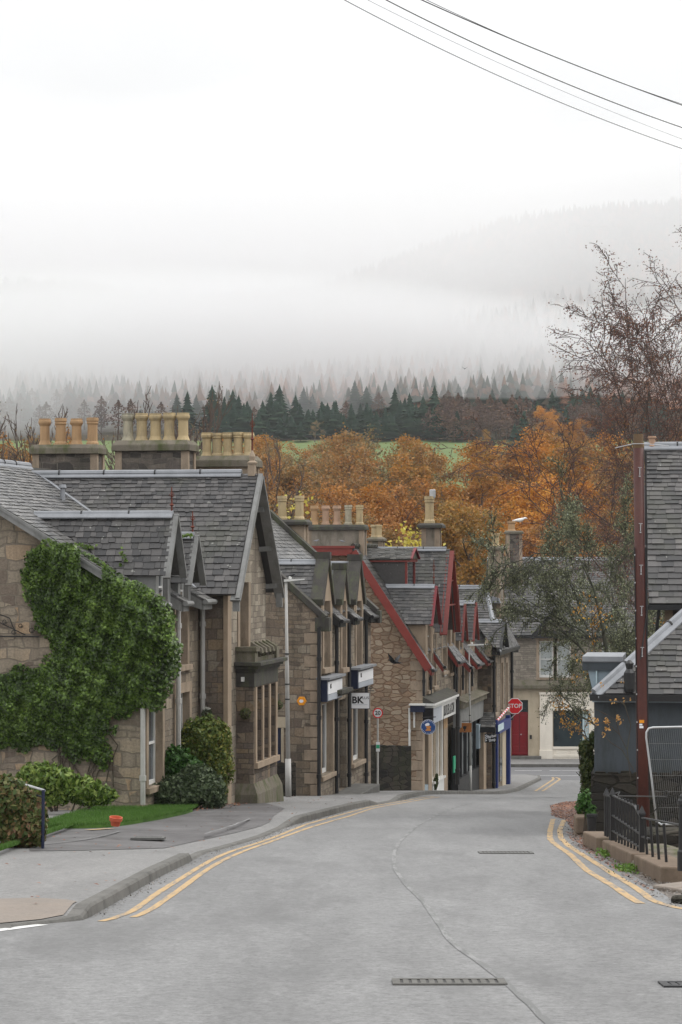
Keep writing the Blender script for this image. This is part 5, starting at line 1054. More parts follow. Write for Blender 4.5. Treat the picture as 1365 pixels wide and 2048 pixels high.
a, b = P(736, 1580, 76.5), P(823, 1580, 77.6); rough_wall('boundary_wall', a[:2], b[:2], .45, lambda y: gz(y)+.1, (1583-1492)/F*77, 'dark_rubble', 'dark mossy rubble wall behind the twenty speed limit sign', n=16, rt=.03)
# wooden pole
pb = P(1288, 0, 36); pt = P(1277, 868, 36); r9 = empty('utility_pole', (pb[0], 36, gz(36)), 0, 'tall red brown wooden pole with metal steps and small warning plates', 'pole'); hgt = pt[2]-gz(36); dx = pt[0]-pb[0]
px_ = lambda t: (dx*t, 0, hgt*t)
m = MB(); m.tube([px_(t) for t in (0, .3, .6, .965)], [.098, .092, .084, .076], 18); m.build('shaft', 'pole_wood', r9, smooth=True, uv=False); m = MB(); m.tube([px_(.965), px_(1)], [.075, .073], 18); m.build('pole_top', 'pole_top_wood', r9, uv=False)
for py in (938, 1050, 1133, 1215, 1297):
    t = (P(0, py, 36)[2]-gz(36))/hgt; c = px_(t); m = MB(); m.tube([(c[0]+.005, -.07, c[2]), (c[0]+.005, -.13, c[2])], .006, 6); m.tube([(c[0]-.022, -.10, c[2]+.02), (c[0]+.032, -.10, c[2]+.02)], .005, 6); m.box(c[0]-.002, c[0]+.008, -.11, -.08, c[2]-.09, c[2]+.01); m.lathe([(.012, 0), (.012, .02)], (c[0]+.003, -.095, c[2]-.12), 6); m.build('step_bolt', 'galvanised', r9)
t = (P(0, 888, 36)[2]-gz(36))/hgt; c = px_(t); m = MB(); m.tube([(c[0]-.35, -.05, c[2]-.06), (c[0]-.08, -.09, c[2]), (c[0]+.08, -.09, c[2]), (c[0]+.45, -.02, c[2]-.03)], .006, 6); m.build('cable_clamp', 'galvanised', r9)
m = MB(); m.tube([(c[0]+.1, -.03, c[2]-.1), (c[0]+.12, -.05, c[2]-1.2), (c[0]+.12, -.06, c[2]-2.5), (c[0]+.02, -.105, c[2]-3.2)], .010, 5); m.tube([(c[0]+.11, -.02, c[2]-.1), (c[0]+.10, -.06, c[2]-1.5)], .014, 5)
tt = [px_(t) for t in np.linspace(.1, .72, 8)]; m.tube([(q[0]-.085, -.045, q[2]) for q in tt], .009, 5); m.tube([(q[0]+.08, -.05, q[2]) for q in tt], .012, 5); m.build('cable', 'black_iron', r9)
m = MB()
for q in np.linspace(.15, .7, 9): c2 = px_(q); m.box(c2[0]-.092, c2[0]-.075, -.062, -.04, c2[2], c2[2]+.02)
m.build('cable_clip', 'galvanised', r9)
for py0, py1, mt, w_ in ((1439, 1445, 'orange_plastic', .048), (1446.5, 1450, 'sign_white', .03), (1451, 1455.5, 'sign_white', .04)):
    z0, z1_ = P(0, py1, 36)[2]-gz(36), P(0, py0, 36)[2]-gz(36); c2 = px_((z0)/hgt); MB().box(c2[0]-.055, c2[0]-.055+w_*1.5, -.104, -.098, z0, z1_).build('plate', mt, r9)
# iron railings on stone blocks
def stone_block(px0, px1, d0, d1, h, xw, label, X0=None):
    xa, xb2 = X0; m = MB(); m.hexa([(xa, d1, gz(d1)-.1), (xb2, d0, gz(d0)-.1), (xb2+xw, d0, gz(d0)-.1), (xa+xw, d1, gz(d1)-.1)][::-1], [(xa, d1, gz(d1)+h), (xb2, d0, gz(d0)+h), (xb2+xw, d0, gz(d0)+h), (xa+xw, d1, gz(d1)+h)][::-1]); c = ((xa+xb2)/2+xw/2, (d0+d1)/2, gz((d0+d1)/2))
    m.v = [(v[0]-c[0], v[1]-c[1], v[2]-c[2]) for v in m.v]; o = m.build('kerb_block', 'sand_block', None, zb=0, loc=c, bevel=.02, label=label, cat='stone block', group='stone blocks under the iron railings'); return o
RX = 3.42
stone_block(0, 0, 32.2, 34.2, .19, .3, 'short sandstone block at the far end of the iron railings', (3.42, 3.40)); stone_block(0, 0, 28.35, 31.85, .17, .32, 'longest sandstone block in the middle of the iron railings', (3.44, 3.40)); stone_block(0, 0, 25.55, 28.1, .17, .42, 'sandstone block nearest the camera under the iron railings', (3.40, 3.38))
r10 = empty('iron_railing', (3.56, 28.6, gz(28.6)), 0, 'black iron railings with spiked posts on sandstone blocks at the roadside', 'railing'); g0_ = gz(28.6)
def L3(X, Y, h): return (X-3.56, Y-28.6, gz(Y)+h-g0_)
def rpost(X, Y, h, r=.03, spike=True, base=.15):
    m = MB(); p = L3(X, Y, base); q = L3(X, Y, h)
    if spike: m.box(p[0]-r, p[0]+r, p[1]-r, p[1]+r, p[2], q[2]-.09); m.box(p[0]-r*1.35, p[0]+r*1.35, p[1]-r*1.35, p[1]+r*1.35, q[2]-.11, q[2]-.085); m.hexa([(q[0]-r*1.3, q[1]-r*1.3, q[2]-.085), (q[0]+r*1.3, q[1]-r*1.3, q[2]-.085), (q[0]+r*1.3, q[1]+r*1.3, q[2]-.085), (q[0]-r*1.3, q[1]+r*1.3, q[2]-.085)], [(q[0]-.004, q[1]-.004, q[2]), (q[0]+.004, q[1]-.004, q[2]), (q[0]+.004, q[1]+.004, q[2]), (q[0]-.004, q[1]+.004, q[2])])
    else: m.lathe([(r*1.3, 0), (r*1.3, .2), (r, .22), (r*.95, h-base-.12), (r*1.25, h-base-.11), (r*1.25, h-base-.07), (r*.9, h-base-.05), (r*.8, h-base-.02), (r*.3, h-base)], p, 12)
    m.build('post', 'black_iron', r10, zb=0)
rpost(3.58, 32.6, .84); rpost(3.56, 31.7, .86); rpost(3.56, 28.6, .72, .03); rpost(3.56, 25.2, .95, .042, False)
def rail(p, q, h0, h1, r=.014): 
    m = MB(); m.beam(L3(*p, h0), L3(*q, h1), r*2.4, r*1.3); m.build('rail', 'black_iron', r10, zb=0)
rail((3.56, 32.6), (3.56, 31.7), .74, .74); rail((3.56, 31.65), (3.56, 29.3), .76, .70); rail((3.56, 29.3), (3.56, 28.65), .70, .58); rail((3.56, 31.65), (3.56, 28.65), .50, .38); rail((3.56, 31.65), (3.56, 28.65), .30, .22)
rail((3.56, 28.55), (3.56, 25.25), .58, .62); rail((3.56, 28.55), (3.56, 27.9), .36, .36)
for Y in list(np.linspace(31.3, 29.0, 8))+[32.3, 32.0]: m = MB(); p = L3(3.56, Y, .14); m.tube([p, (p[0], p[1], p[2]+.58 if Y < 29.5 else p[2]+.62)], .015, 6); m.build('bar', 'black_iron', r10, zb=0)
for Y in (28.1, 27.55, 27.0, 26.45): m = MB(); p = L3(3.56+rnd.uniform(-.01, .01), Y, .14); m.tube([p, (p[0]-.03, p[1], p[2]+.45)], .016, 6); m.build('bar', 'black_iron', r10, zb=0)
m = MB(); p = lambda px, py, d: (P(px, py, d)[0]-3.56, d-28.6, P(px, py, d)[2]-g0_); m.tube([p(1236, 1592, 33.5), p(1335, 1593.5, 30)], .008, 6); m.tube([p(1333+4*cos(t), 1587+5*sin(t), 30) for t in np.linspace(0, 6.3, 10)], .007, 5); m.tube([p(1335, 1594, 30), p(1300, 1632, 30.5)], .008, 5); m.tube([p(1232, 1586, 33), p(1240, 1584, 32.5), p(1236, 1591, 32)], .008, 5); m.build('gate_rail', 'black_iron', r10, zb=0)
# mesh fence panel
fd = 30.6; r11 = empty('mesh_fence_panel', P(1315, 1668, fd), 0, 'galvanised wire mesh fence panel leaning beside the wooden pole', 'fence'); o = np.array(P(1315, 1668, fd))
q = lambda px, py, dd=0: tuple(np.array(P(px, py, fd+dd))-o)
m = MB(); m.tube([q(1316, 1668), q(1304, 1560), q(1293, 1475), q(1293.5, 1464), q(1298, 1457), q(1306, 1455), q(1400, 1453), q(1500, 1452)], .0135, 10); m.tube([q(1318, 1645), q(1322, 1649), q(1500, 1648)], .0125, 8); m.tube([q(1313, 1645), q(1318, 1646)], .012, 6); m.build('frame', 'galvanised', r11, zb=0, smooth=True)
m = MB(); n_ = 46
for i in range(n_):
    t = (i+.6)/n_; xt, xb3 = 1294+t*190, 1315+t*190; m.tube([q(xt, 1455.5), q(xb3, 1647)], .0015, 4, False)
for j in range(5): t = (j+1)/6; xx = 1293+t*22; m.tube([q(xx, 1455+t*192), q(1500, 1455+t*192)], .0015, 4, False)
m.build('mesh', 'grey_timber', r11, zb=0, uv=False)
# garden stones, slabs, planter
def rock(name, c, s, mat, seed, label, cat='stone', group=None, sub=2, rz=0, flat=.55):
    r = np.random.default_rng(seed); m = MB(); m.blob((0, 0, 0), s, 12, 8); V = np.array(m.v); nrm = V/np.array(s)
    V = np.sign(nrm)*np.abs(nrm)**flat*np.array(s); V += r.normal(0, .06, V.shape)*min(s); m.v = [tuple(v) for v in V]
    return m.build(name, mat, None, zb=0, loc=c, rz=rz, label=label, cat=cat, group=group, uv=True)
def rk(px, py, d, w_, dp, h, mat, seed, label, **k): 
    X_, Y_, _ = P(px, py, d); return rock('garden_stone', (X_, Y_, gz(Y_)+h*.35), (w_, dp, h), mat, seed, label, **k)
gs = 'stones in the small garden behind the railings'
rk(1300, 0, 31.2, .38, .3, .10, 'mossy_stone', 1, 'flat mossy stone in the small garden behind the railings', group=gs); rk(1345, 0, 30.2, .30, .3, .10, 'mossy_stone', 2, 'flat mossy stone in the small garden behind the railings', group=gs); rk(1330, 0, 28.4, .42, .35, .09, 'mossy_stone', 3, 'flat mossy stone in the small garden behind the railings', group=gs); rk(1310, 0, 33.3, .5, .3, .2, 'dark_rubble', 4, 'dark boulder under the mesh fence panel')
for (px, py0, py1, w_, lab, dp) in ((1165, 1684, 1669, 24, 'low pale stone slab at the roadside beside the black planter', .5), (1166, 1668, 1634, 27, 'weathered sandstone block standing on the low slab by the planter', .4)):
    d = 37.2; x0, x1 = P(px-w_/2, 0, d)[0], P(px+w_/2, 0, d)[0]; m = MB(); zz0, zz1 = P(0, py0, d)[2], P(0, py1, d)[2]; m.box(-(x1-x0)/2, (x1-x0)/2, 0, dp, 0, zz1-zz0); m.build('stone_block', 'sand_block', None, zb=0, loc=((x0+x1)/2, d, zz0), bevel=.025, label=lab, cat='stone block')
m = MB(); X_, Y_, _ = P(1184, 0, 36.6); m.lathe([(.055, 0), (.075, .3), (.085, .31), (.085, .35), (.06, .35), (.05, .3)], (0, 0, 0), 16); rp = empty('planter', (X_, Y_, gz(Y_)), 0, 'tall black plastic planter at the corner of the blue grey building', 'planter'); m.build('pot', 'black_iron', rp, zb=0)
X_, Y_, Z_ = g_at(1352, 1782); m = MB(); 
for i in range(5): m.box(-.35+i*.16, -.35+i*.16+.15, -.35, .35, -.08, .0+rnd.uniform(0, .02))
m.build('paving_stones', 'tan_paving', None, zb=0, loc=(X_+.3, Y_+.3, Z_), rz=-.9, bevel=.02, label='row of tan paving setts in front of the nearest railing post', cat='paving')
X_, Y_, Z_ = g_at(1362, 1806); rock('stone', (X_, Y_, Z_+.02), (.09, .08, .05), 'dark_rubble', 9, 'dark stone lying at the road edge by the tan setts')
# fallen leaves and gravel litter
def litter(name, pts, n, mat, size, label, cat, seed, lift=.01):
    r = np.random.default_rng(seed); poly = np.array(pts); c = []
    x0, y0 = poly.min(0); x1, y1 = poly.max(0)
    while len(c) < n:
        x, y = r.uniform(x0, x1), r.uniform(y0, y1); ins = False
        for i in range(len(poly)):
            a, b = poly[i], poly[(i+1) % len(poly)]
            if (a[1] > y) != (b[1] > y) and x < (b[0]-a[0])*(y-a[1])/(b[1]-a[1])+a[0]: ins = not ins
        if ins: c.append((x, y, gz(y)+lift))
    c = np.array(c); return leafquads(name, c, size, mat, r, flat=.75, kind='stuff', label=label, cat=cat)
def leafquads(name, c, size, mat, r, parent=None, flat=0, normals=None, nspread=.6, droop=0, aspect=.62, loc=None, extra=None, **kw):
    n = len(c); nr = r.normal(size=(n, 3))
    if normals is not None: nr = normals+nr*nspread
    if flat: nr = nr*(1-flat)+np.array((0, 0, 1.))*flat*1.5
    nr /= np.linalg.norm(nr, axis=1, keepdims=True); u = np.cross(nr, r.normal(size=(n, 3))); 
    if droop: u[:, 2] -= droop
    u -= nr*(u*nr).sum(1, keepdims=True); u /= np.linalg.norm(u, axis=1, keepdims=True)+1e-9; v = np.cross(nr, u); s = (size*r.uniform(.65, 1.3, n))[:, None]
    a = c-u*s*.5; b = c+v*s*.5*aspect+nr*s*.06; d = c+u*s*.5; e = c-v*s*.5*aspect+nr*s*.06
    V = np.stack((a, b, d, e), 1).reshape(-1, 3); Fq = np.arange(4*n).reshape(-1, 4)
    if extra is not None: V = np.concatenate((V, extra[0])); 
    return npmesh(name, V, Fq, mat, parent, loc, **kw)
m_leaf('fallen_leaves', [(0, (.08, .035, .022)), (.4, (.17, .07, .042)), (.75, (.26, .12, .07)), (1, (.36, .22, .13))], trans=0)
litter('fallen_leaves', world_poly([(1100, 1612), (1130, 1604), (1165, 1603), (1172, 1640), (1150, 1665), (1130, 1640), (1104, 1632)]), 3400, 'fallen_leaves', .05, 'drift of red brown fallen leaves at the road edge', 'leaves', 5)
litter('fallen_leaves', world_poly([(1130, 1660), (1160, 1670), (1200, 1705), (1260, 1750), (1300, 1775), (1320, 1790), (1270, 1765), (1200, 1722), (1150, 1690)]), 500, 'fallen_leaves', .05, 'thin scatter of fallen leaves on the verge below the railings', 'leaves', 6, 0)
litter('fallen_leaves', world_poly([(380, 1625), (470, 1615), (500, 1608), (440, 1600), (400, 1612)], .1), 260, 'fallen_leaves', .06, 'scatter of brown leaves on the footway below the green shrubs', 'leaves', 7, .12)
for i, (px, py) in enumerate(((1220, 1712), (1255, 1742))):
    X_, Y_, Z_ = g_at(px, py); r = np.random.default_rng(i); c = r.normal(0, 1, (260, 3))*np.array((.07, .16, .02))+np.array((0, 0, .035)); leafquads('weed', c, .045, 'weed_leaf' if 'weed_leaf' in MATS else m_leaf('weed_leaf', [(0, (.06, .14, .02)), (1, (.18, .28, .05))]), r, loc=(X_, Y_, Z_), label=('small green weed tuft beside the longest sandstone block', 'small green weed tuft between the two nearest sandstone blocks')[i], cat='weed')

# ======== signs and lamps
def street_lamp(px, d, ytop, arm, label, r=.055, lift=.1, col='galvanised', yb=None):
    X_ = P(px, 0, d)[0]; z0 = gz(d)+lift; h = P(0, ytop, d)[2]-z0; root = empty('street_lamp', (X_, d, z0), 0, label, 'street lamp', None); m = MB(); lean = -.0115*h
    m.tube([(0, 0, 0), (lean*.2, 0, .95)], r*1.35, 14); m.build('base', 'grey_pipe', root, zb=0, smooth=True); m = MB(); m.tube([(lean*.18, 0, .95), (lean*.6, 0, h*.62), (lean*.62, 0, h*.63), (lean, 0, h)], [r, r*.9, r*.75, r*.62], 14); m.build('shaft', 'grey_pipe', root, zb=0, smooth=True)
    m = MB(); 
    for t in (.45, .52, .66): m.tube([(lean*t, 0, h*t), (lean*t, 0, h*t+.03)], r*1.15, 12)
    m.build('band', 'black_iron', root, zb=0)
    m = MB(); s = 1 if arm > 0 else -1; m.hexa([(lean-.05*s, -.07, h-.02), (lean+arm, -.05, h+.03), (lean+arm, .05, h+.03), (lean-.05*s, .07, h-.02)], [(lean-.05*s, -.07, h+.04), (lean+arm, -.05, h+.055), (lean+arm, .05, h+.055), (lean-.05*s, .07, h+.04)]); m.build('lamp_head', 'white_paint', root, zb=0); m = MB(); m.lathe([(.035, 0), (.04, .03), (.035, .06), (.01, .07)], (lean+.1*s, 0, h+.05), 9); m.build('light_sensor', 'white_paint', root, zb=0); return root, (lean, h)
lamp, (ll, lh) = street_lamp(577.5, 60, 1162, .46, 'tall grey street lamp standing in front of the brown gable wall')
street_lamp(942, 88, 1291, .75, 'far slim street lamp with a white head by the red dormers', .035)
def disc(m, c, r, y0, y1, n=28):
    v0 = [(c[0]+r*cos(2*pi*i/n), y0, c[1]+r*sin(2*pi*i/n)) for i in range(n)]; return m.prism(v0, (0, y1-y0, 0))
d = 70.5; X_ = P(756, 0, d)[0]; z0 = gz(d)+.1; rs = empty('speed_limit_sign', (X_, d, z0), 0, 'round red ringed speed limit sign reading 20 on a grey post', 'sign'); h = P(0, 1426, d)[2]-z0
m = MB(); m.tube([(0, .03, 0), (0, .03, h)], .028, 10); m.build('post', 'grey_pipe', rs, zb=0); m = MB(); disc(m, (0, h), .150, -.012, 0); m.build('ring', 'sign_red', rs, zb=0); m = MB(); disc(m, (0, h), .116, -.016, -.011); sp = m.build('sign_face', 'sign_white', rs, zb=0); text('20', .165, 'sign_black', sp, (0, -.019, h-.003), (R(90), 0, 0), .002, bold=.004)
z1_ = P(0, 1503, d)[2]-z0; z2_ = P(0, 1484, d)[2]-z0; MB().box(-.05, .06, -.01, .0, z1_, z2_).build('notice', 'sign_white', rs, zb=0); MB().box(-.045, .055, -.014, -.01, z1_+.09, z2_-.08).build('notice_panel', 'sign_green', rs, zb=0)
d = 98.8; X_, _, Z_ = P(1030, 1412, d); rs = empty('stop_sign', (X_, d, Z_), 0, 'red octagonal stop sign on a bracket at the far street corner', 'sign')
oc = lambda r, y: [(r*cos(pi/8+i*pi/4), y, r*sin(pi/8+i*pi/4)) for i in range(8)]
MB().prism(oc(.345, -.01), (0, .02, 0)).build('rim', 'sign_white', rs, zb=0); of = MB().prism(oc(.315, -.016), (0, .01, 0)).build('sign_face', 'sign_red', rs, zb=0); text('STOP', .235, 'sign_white', of, (0, -.02, 0), (R(90), 0, 0), .002, bold=.004, xs=.98)
m = MB(); m.tube([(-.28, .05, -.62), (.0, .04, -.36), (.12, .03, -.25)], .018, 6); m.tube([(-.45, .1, .12), (0, .03, .12)], .02, 6); m.tube([(-.45, .1, -.15), (0, .03, -.15)], .02, 6); m.build('bracket', 'galvanised', rs, zb=0)
# hanging clinic sign
d = 66.6; X0, X1 = P(702.5, 0, d)[0], P(740, 0, d)[0]; Z0, Z1 = P(0, 1417.5, d)[2], P(0, 1385, d)[2]; cx, cz = (X0+X1)/2, (Z0+Z1)/2; rs = empty('hanging_sign', (cx, d, cz), 0, 'white hanging sign with the letters BK beside the shop door', 'sign'); w2, h2 = (X1-X0)/2, (Z1-Z0)/2
MB().box(-w2, w2, -.025, .025, -h2, h2).build('board', 'sign_black', rs, zb=0); MB().box(-w2+.012, w2-.012, -.03, .03, -h2+.012, h2-.012).build('sign_face', 'sign_white', rs, zb=0)
text('BK', .26, 'sign_black', rs, (-w2+.18, -.034, .01), (R(90), 0, 0), .002, bold=.008); text('PLUS', .10, 'sign_black', rs, (.115, -.034, .075), (R(90), 0, 0), .002, xs=1.15); MB().box(-w2+.06, w2-.06, -.033, -.03, -.115, -.105).build('underline', 'sign_grey', rs, zb=0)
m = MB(); m.tube([(-w2+.05, 0, h2+.03), (w2+.12, 0, h2+.05)], .012, 6); m.tube([(-.12, 0, h2+.05), (.1, 0, h2+.09), (w2+.12, 0, h2+.13)], .008, 5); m.tube([(-w2+.1, 0, h2), (-w2+.1, 0, h2+.04)], .006, 4); m.tube([(w2-.1, 0, h2), (w2-.1, 0, h2+.05)], .006, 4); m.tube([(w2+.03+.04*cos(t), 0, h2+.13+.04*sin(t)) for t in np.linspace(0, 6, 9)], .007, 4); m.build('bracket', 'black_iron', rs, zb=0)
# round bakery sign: a plain orange loaf under a white cap on dark blue
d = 79.1; X_, _, Z_ = P(857, 1454, d); rs = empty('round_sign', (X_, d, Z_), 0, 'round dark blue hanging sign with an orange and white emblem', 'sign'); m = MB(); disc(m, (0, 0), .245, -.02, .02); m.build('rim', 'sign_white', rs, zb=0); m = MB(); disc(m, (0, 0), .235, -.024, .024); bf = m.build('sign_face', 'sign_blue', rs, zb=0)
m = MB(); m.prism([(x*.9, -.029, z*.9) for x, z in ((-.10, -.14), (.10, -.14), (.085, -.08), (.05, -.06), (.10, -.02), (.09, .04), (-.08, .04), (-.07, -.03), (-.04, -.06), (-.09, -.09))], (0, .006, 0)); m.build('emblem', 'biscuit', rs, zb=0); m = MB(); m.prism([(x, -.031, z) for x, z in ((-.09, .03), (.03, .05), (.045, .10), (0, .135), (-.05, .13), (-.11, .09))], (0, .006, 0)); m.build('emblem_cap', 'sign_white', rs, zb=0)
for a0 in (20, 200): 
    m = MB()
    for i in range(9): t = R(a0+i*15); m.box(.205*cos(t)-.008, .205*cos(t)+.008, -.03, -.02, .205*sin(t)-.012, .205*sin(t)+.012)
    m.build('lettering', 'sign_white', bf, zb=0)
m = MB(); m.tube([(-.2, 0, .31), (.25, 0, .33)], .014, 6); m.tube([(0, 0, .24), (0, 0, .32)], .01, 5); m.build('bracket', 'black_iron', rs, zb=0)
d = 87.6; X0, X1 = P(914, 0, d)[0], P(943.5, 0, d)[0]; Z0, Z1 = P(0, 1464.5, d)[2], P(0, 1446, d)[2]; rs = empty('hanging_sign', ((X0+X1)/2, d, (Z0+Z1)/2), 0, 'brown wooden hanging sign with a dark emblem in the middle', 'sign'); w2, h2 = (X1-X0)/2, (Z1-Z0)/2
MB().box(-w2, w2, -.03, .03, -h2, h2).build('board', 'sign_wood', rs, zb=0, bevel=.008); m = MB(); disc(m, (.02, 0), .065, -.036, -.03, 14); m.box(-.05, .10, -.036, -.03, .03, .05); m.box(.0, .04, -.037, -.031, -.12, -.02); m.build('emblem', 'sign_black', rs, zb=0); m = MB(); m.tube([(-w2-.1, 0, h2+.05), (w2, 0, h2+.07)], .012, 6); m.tube([(-w2+.06, 0, h2), (-w2+.06, 0, h2+.06)], .008, 4); m.tube([(w2-.06, 0, h2), (w2-.06, 0, h2+.06)], .008, 4); m.build('bracket', 'black_iron', rs, zb=0)
d = 92.3; X0, X1 = P(969.5, 0, d)[0], P(993.5, 0, d)[0]; Z0, Z1 = P(0, 1485, d)[2], P(0, 1467, d)[2]; rs = empty('barber_sign', ((X0+X1)/2, d, (Z0+Z1)/2), 0, 'black hanging sign with white script lettering and a striped pole drawing', 'sign'); w2, h2 = (X1-X0)/2, (Z1-Z0)/2
MB().box(-w2, w2, -.03, .03, -h2, h2).build('board', 'sign_black', rs, zb=0); text('Barber', .155, 'sign_white', rs, (.05, -.034, .07), (R(90), R(-12), 0), .002, bold=.002, xs=.85); text('Shop', .15, 'sign_white', rs, (.06, -.034, -.07), (R(90), R(-12), 0), .002, bold=.002, xs=.85)
m = MB()
for i in range(4): z = -.13+i*.07; m.hexa([(-w2+.02, -.034, z), (-w2+.09, -.034, z+.03), (-w2+.09, -.03, z+.03), (-w2+.02, -.03, z)], [(-w2+.02, -.034, z+.03), (-w2+.09, -.034, z+.06), (-w2+.09, -.03, z+.06), (-w2+.02, -.03, z+.03)])
m.build('emblem', 'sign_white', rs, zb=0)
# striped pole running up to the stop sign
a = np.array(P(980, 1458, 92.6)); b = np.array(P(1017, 1416, 97.8)); rs = empty('striped_pole', tuple(a), 0, 'red and white striped pole slanting up to the stop sign', 'pole'); m1, m2 = MB(), MB()
for i in range(22): (m1 if i % 2 else m2).tube([(b-a)*i/22, (b-a)*(i+1)/22], .045, 8)
m1.build('shaft', 'sign_white', rs, zb=0); m2.build('stripes', 'sign_red', rs, zb=0)
# box on brown gable
rs = empty('wall_alarm', P(604, 1402, 61.85), -R(10.5), 'yellow six sided alarm box on the brown gable wall', 'alarm box'); m = MB(); m.prism([(.125*cos(i*pi/3), -.06, .125*sin(i*pi/3)) for i in range(6)], (0, .12, 0)); m.build('case', 'orange_plastic', rs, zb=0, bevel=.015); m = MB(); m.prism([(.06*cos(i*pi/3), -.066, .045*sin(i*pi/3)) for i in range(6)], (0, .006, 0)); m.build('badge', 'sign_white', rs, zb=0)
# handrail by the drive
rs = empty('handrail', g_at(86, 1697, .1), 0, 'dark blue handrail post with pale rails beside the garden bush', 'handrail'); o = np.array(g_at(86, 1697, .1)); q = lambda px, py, d: tuple(np.array(P(px, py, d))-o); d0 = o[1]
MB().tube([(0, 0, 0), q(87, 1580, d0)], .021, 10).build('post', 'blue_paint' if 0 else 'navy_paint', rs, zb=0); MB().tube([q(89, 1581, d0), q(60, 1572, d0+.6), q(32, 1565, d0+1.3)], .017, 8).build('rail', 'galvanised', rs, zb=0); MB().tube([q(86, 1594, d0), q(58, 1586, d0+.6), q(40, 1580, d0+1.1)], .012, 8).build('rail', 'navy_paint', rs, zb=0); MB().tube([q(52, 1569, d0+.8), q(52, 1690, d0+.8)], .018, 8).build('post', 'navy_paint', rs, zb=0)
# orange flowerpot lying on the lawn
X_, Y_, Z_ = g_at(231, 1650, .27); rs = empty('flowerpot', (X_, Y_, Z_-.01), 0, 'orange terracotta flowerpot tipped at the edge of the lawn', 'flowerpot'); m = MB(); m.lathe([(.060, 0), (.078, .075), (.092, .075), (.095, .125), (.083, .125), (.07, .075)], (0, 0, 0), 20); po = m.build('pot', 'terracotta', rs, zb=0); po.rotation_euler = (R(8), R(6), 0)
# ======== plants
m_leaf('ivy_leaf', [(0, (.010, .022, .006)), (.3, (.036, .066, .012)), (.6, (.078, .138, .021)), (.85, (.18, .28, .05)), (.97, (.24, .32, .09)), (1, (.25, .13, .05))], rough=.42, spec=.45, trans=.15, posvar=.40, pscale=1.6)
m_leaf('ivy_shoot', [(0, (.06, .12, .02)), (.5, (.13, .21, .045)), (1, (.22, .28, .08))], trans=.3)
m_leaf('laurel_leaf', [(0, (.04, .085, .015)), (.4, (.11, .18, .03)), (.8, (.24, .31, .07)), (1, (.42, .44, .14))], rough=.4, trans=.2)
m_leaf('dark_shrub_leaf', [(0, (.03, .045, .022)), (.5, (.08, .115, .055)), (.8, (.15, .19, .10)), (1, (.25, .29, .18))], rough=.45)
m_leaf('green_shrub_leaf', [(0, (.02, .06, .012)), (.5, (.045, .12, .02)), (1, (.11, .22, .05))], rough=.5)
m_leaf('yellow_shrub_leaf', [(0, (.05, .085, .018)), (.5, (.13, .18, .035)), (.8, (.26, .24, .05)), (1, (.40, .25, .06))], rough=.5)
m_leaf('hydrangea_leaf', [(0, (.035, .06, .02)), (.35, (.08, .12, .03)), (.6, (.17, .16, .06)), (.8, (.22, .12, .06)), (.93, (.28, .20, .15)), (1, (.18, .06, .05))], rough=.5)
m_leaf('bush_leaf', [(0, (.03, .05, .015)), (.5, (.07, .10, .03)), (.85, (.13, .13, .04)), (1, (.22, .06, .05))], rough=.5)
m_leaf('gold_leaf', [(0, (.40, .20, .05)), (.5, (.60, .32, .10)), (1, (.72, .52, .25))], trans=.3)
m_leaf('flower', [(0, (.6, .6, .55)), (1, (.8, .8, .75))])
m_leaf('oak_leaf', [(0, (.15, .09, .03)), (.2, (.28, .18, .045)), (.42, (.39, .19, .04)), (.62, (.50, .20, .03)), (.82, (.62, .30, .045)), (1, (.70, .46, .09))], trans=.3, objvar=.45, posvar=.25, pscale=.35)
m_leaf('rust_leaf', [(0, (.14, .11, .05)), (.25, (.22, .16, .065)), (.5, (.33, .185, .06)), (.75, (.44, .19, .05)), (1, (.54, .27, .07))], trans=.3, objvar=.4, posvar=.25, pscale=.35)
m_leaf('olive_leaf', [(0, (.15, .13, .06)), (.5, (.27, .20, .09)), (1, (.42, .22, .08))], trans=.3, objvar=.3, posvar=.25, pscale=.35)
m_leaf('yellow_leaf', [(0, (.40, .33, .05)), (.5, (.60, .50, .09)), (1, (.70, .64, .22))], trans=.35)
m_leaf('lichen_leaf', [(0, (.05, .05, .028)), (.5, (.135, .145, .08)), (.8, (.25, .27, .16)), (1, (.46, .50, .38))], rough=.8, trans=.05)
m_leaf('birch_leaf', [(0, (.10, .045, .04)), (.5, (.17, .075, .055)), (.8, (.26, .12, .06)), (1, (.40, .22, .06))], trans=.2)
m_leaf('apple_leaf', [(0, (.16, .09, .03)), (.5, (.36, .17, .03)), (1, (.55, .36, .06))], trans=.3)
m_leaf('conifer_far', [(0, (.010, .022, .016)), (.6, (.022, .042, .028)), (1, (.04, .065, .035))], trans=0, objvar=.3, posvar=.2, pscale=.2, spec=.1, rough=.9)
m_leaf('larch_far', [(0, (.11, .075, .065)), (.5, (.16, .10, .08)), (1, (.24, .15, .09))], trans=.1, objvar=.4, posvar=.2, pscale=.2, spec=.1, rough=.9)
m_leaf('wood_far', [(0, (.014, .026, .02)), (.35, (.03, .045, .03)), (.5, (.08, .06, .04)), (.7, (.24, .12, .08)), (1, (.46, .19, .09))], trans=0, objvar=0, posvar=.6, pscale=.009, spec=.1, rough=.9)

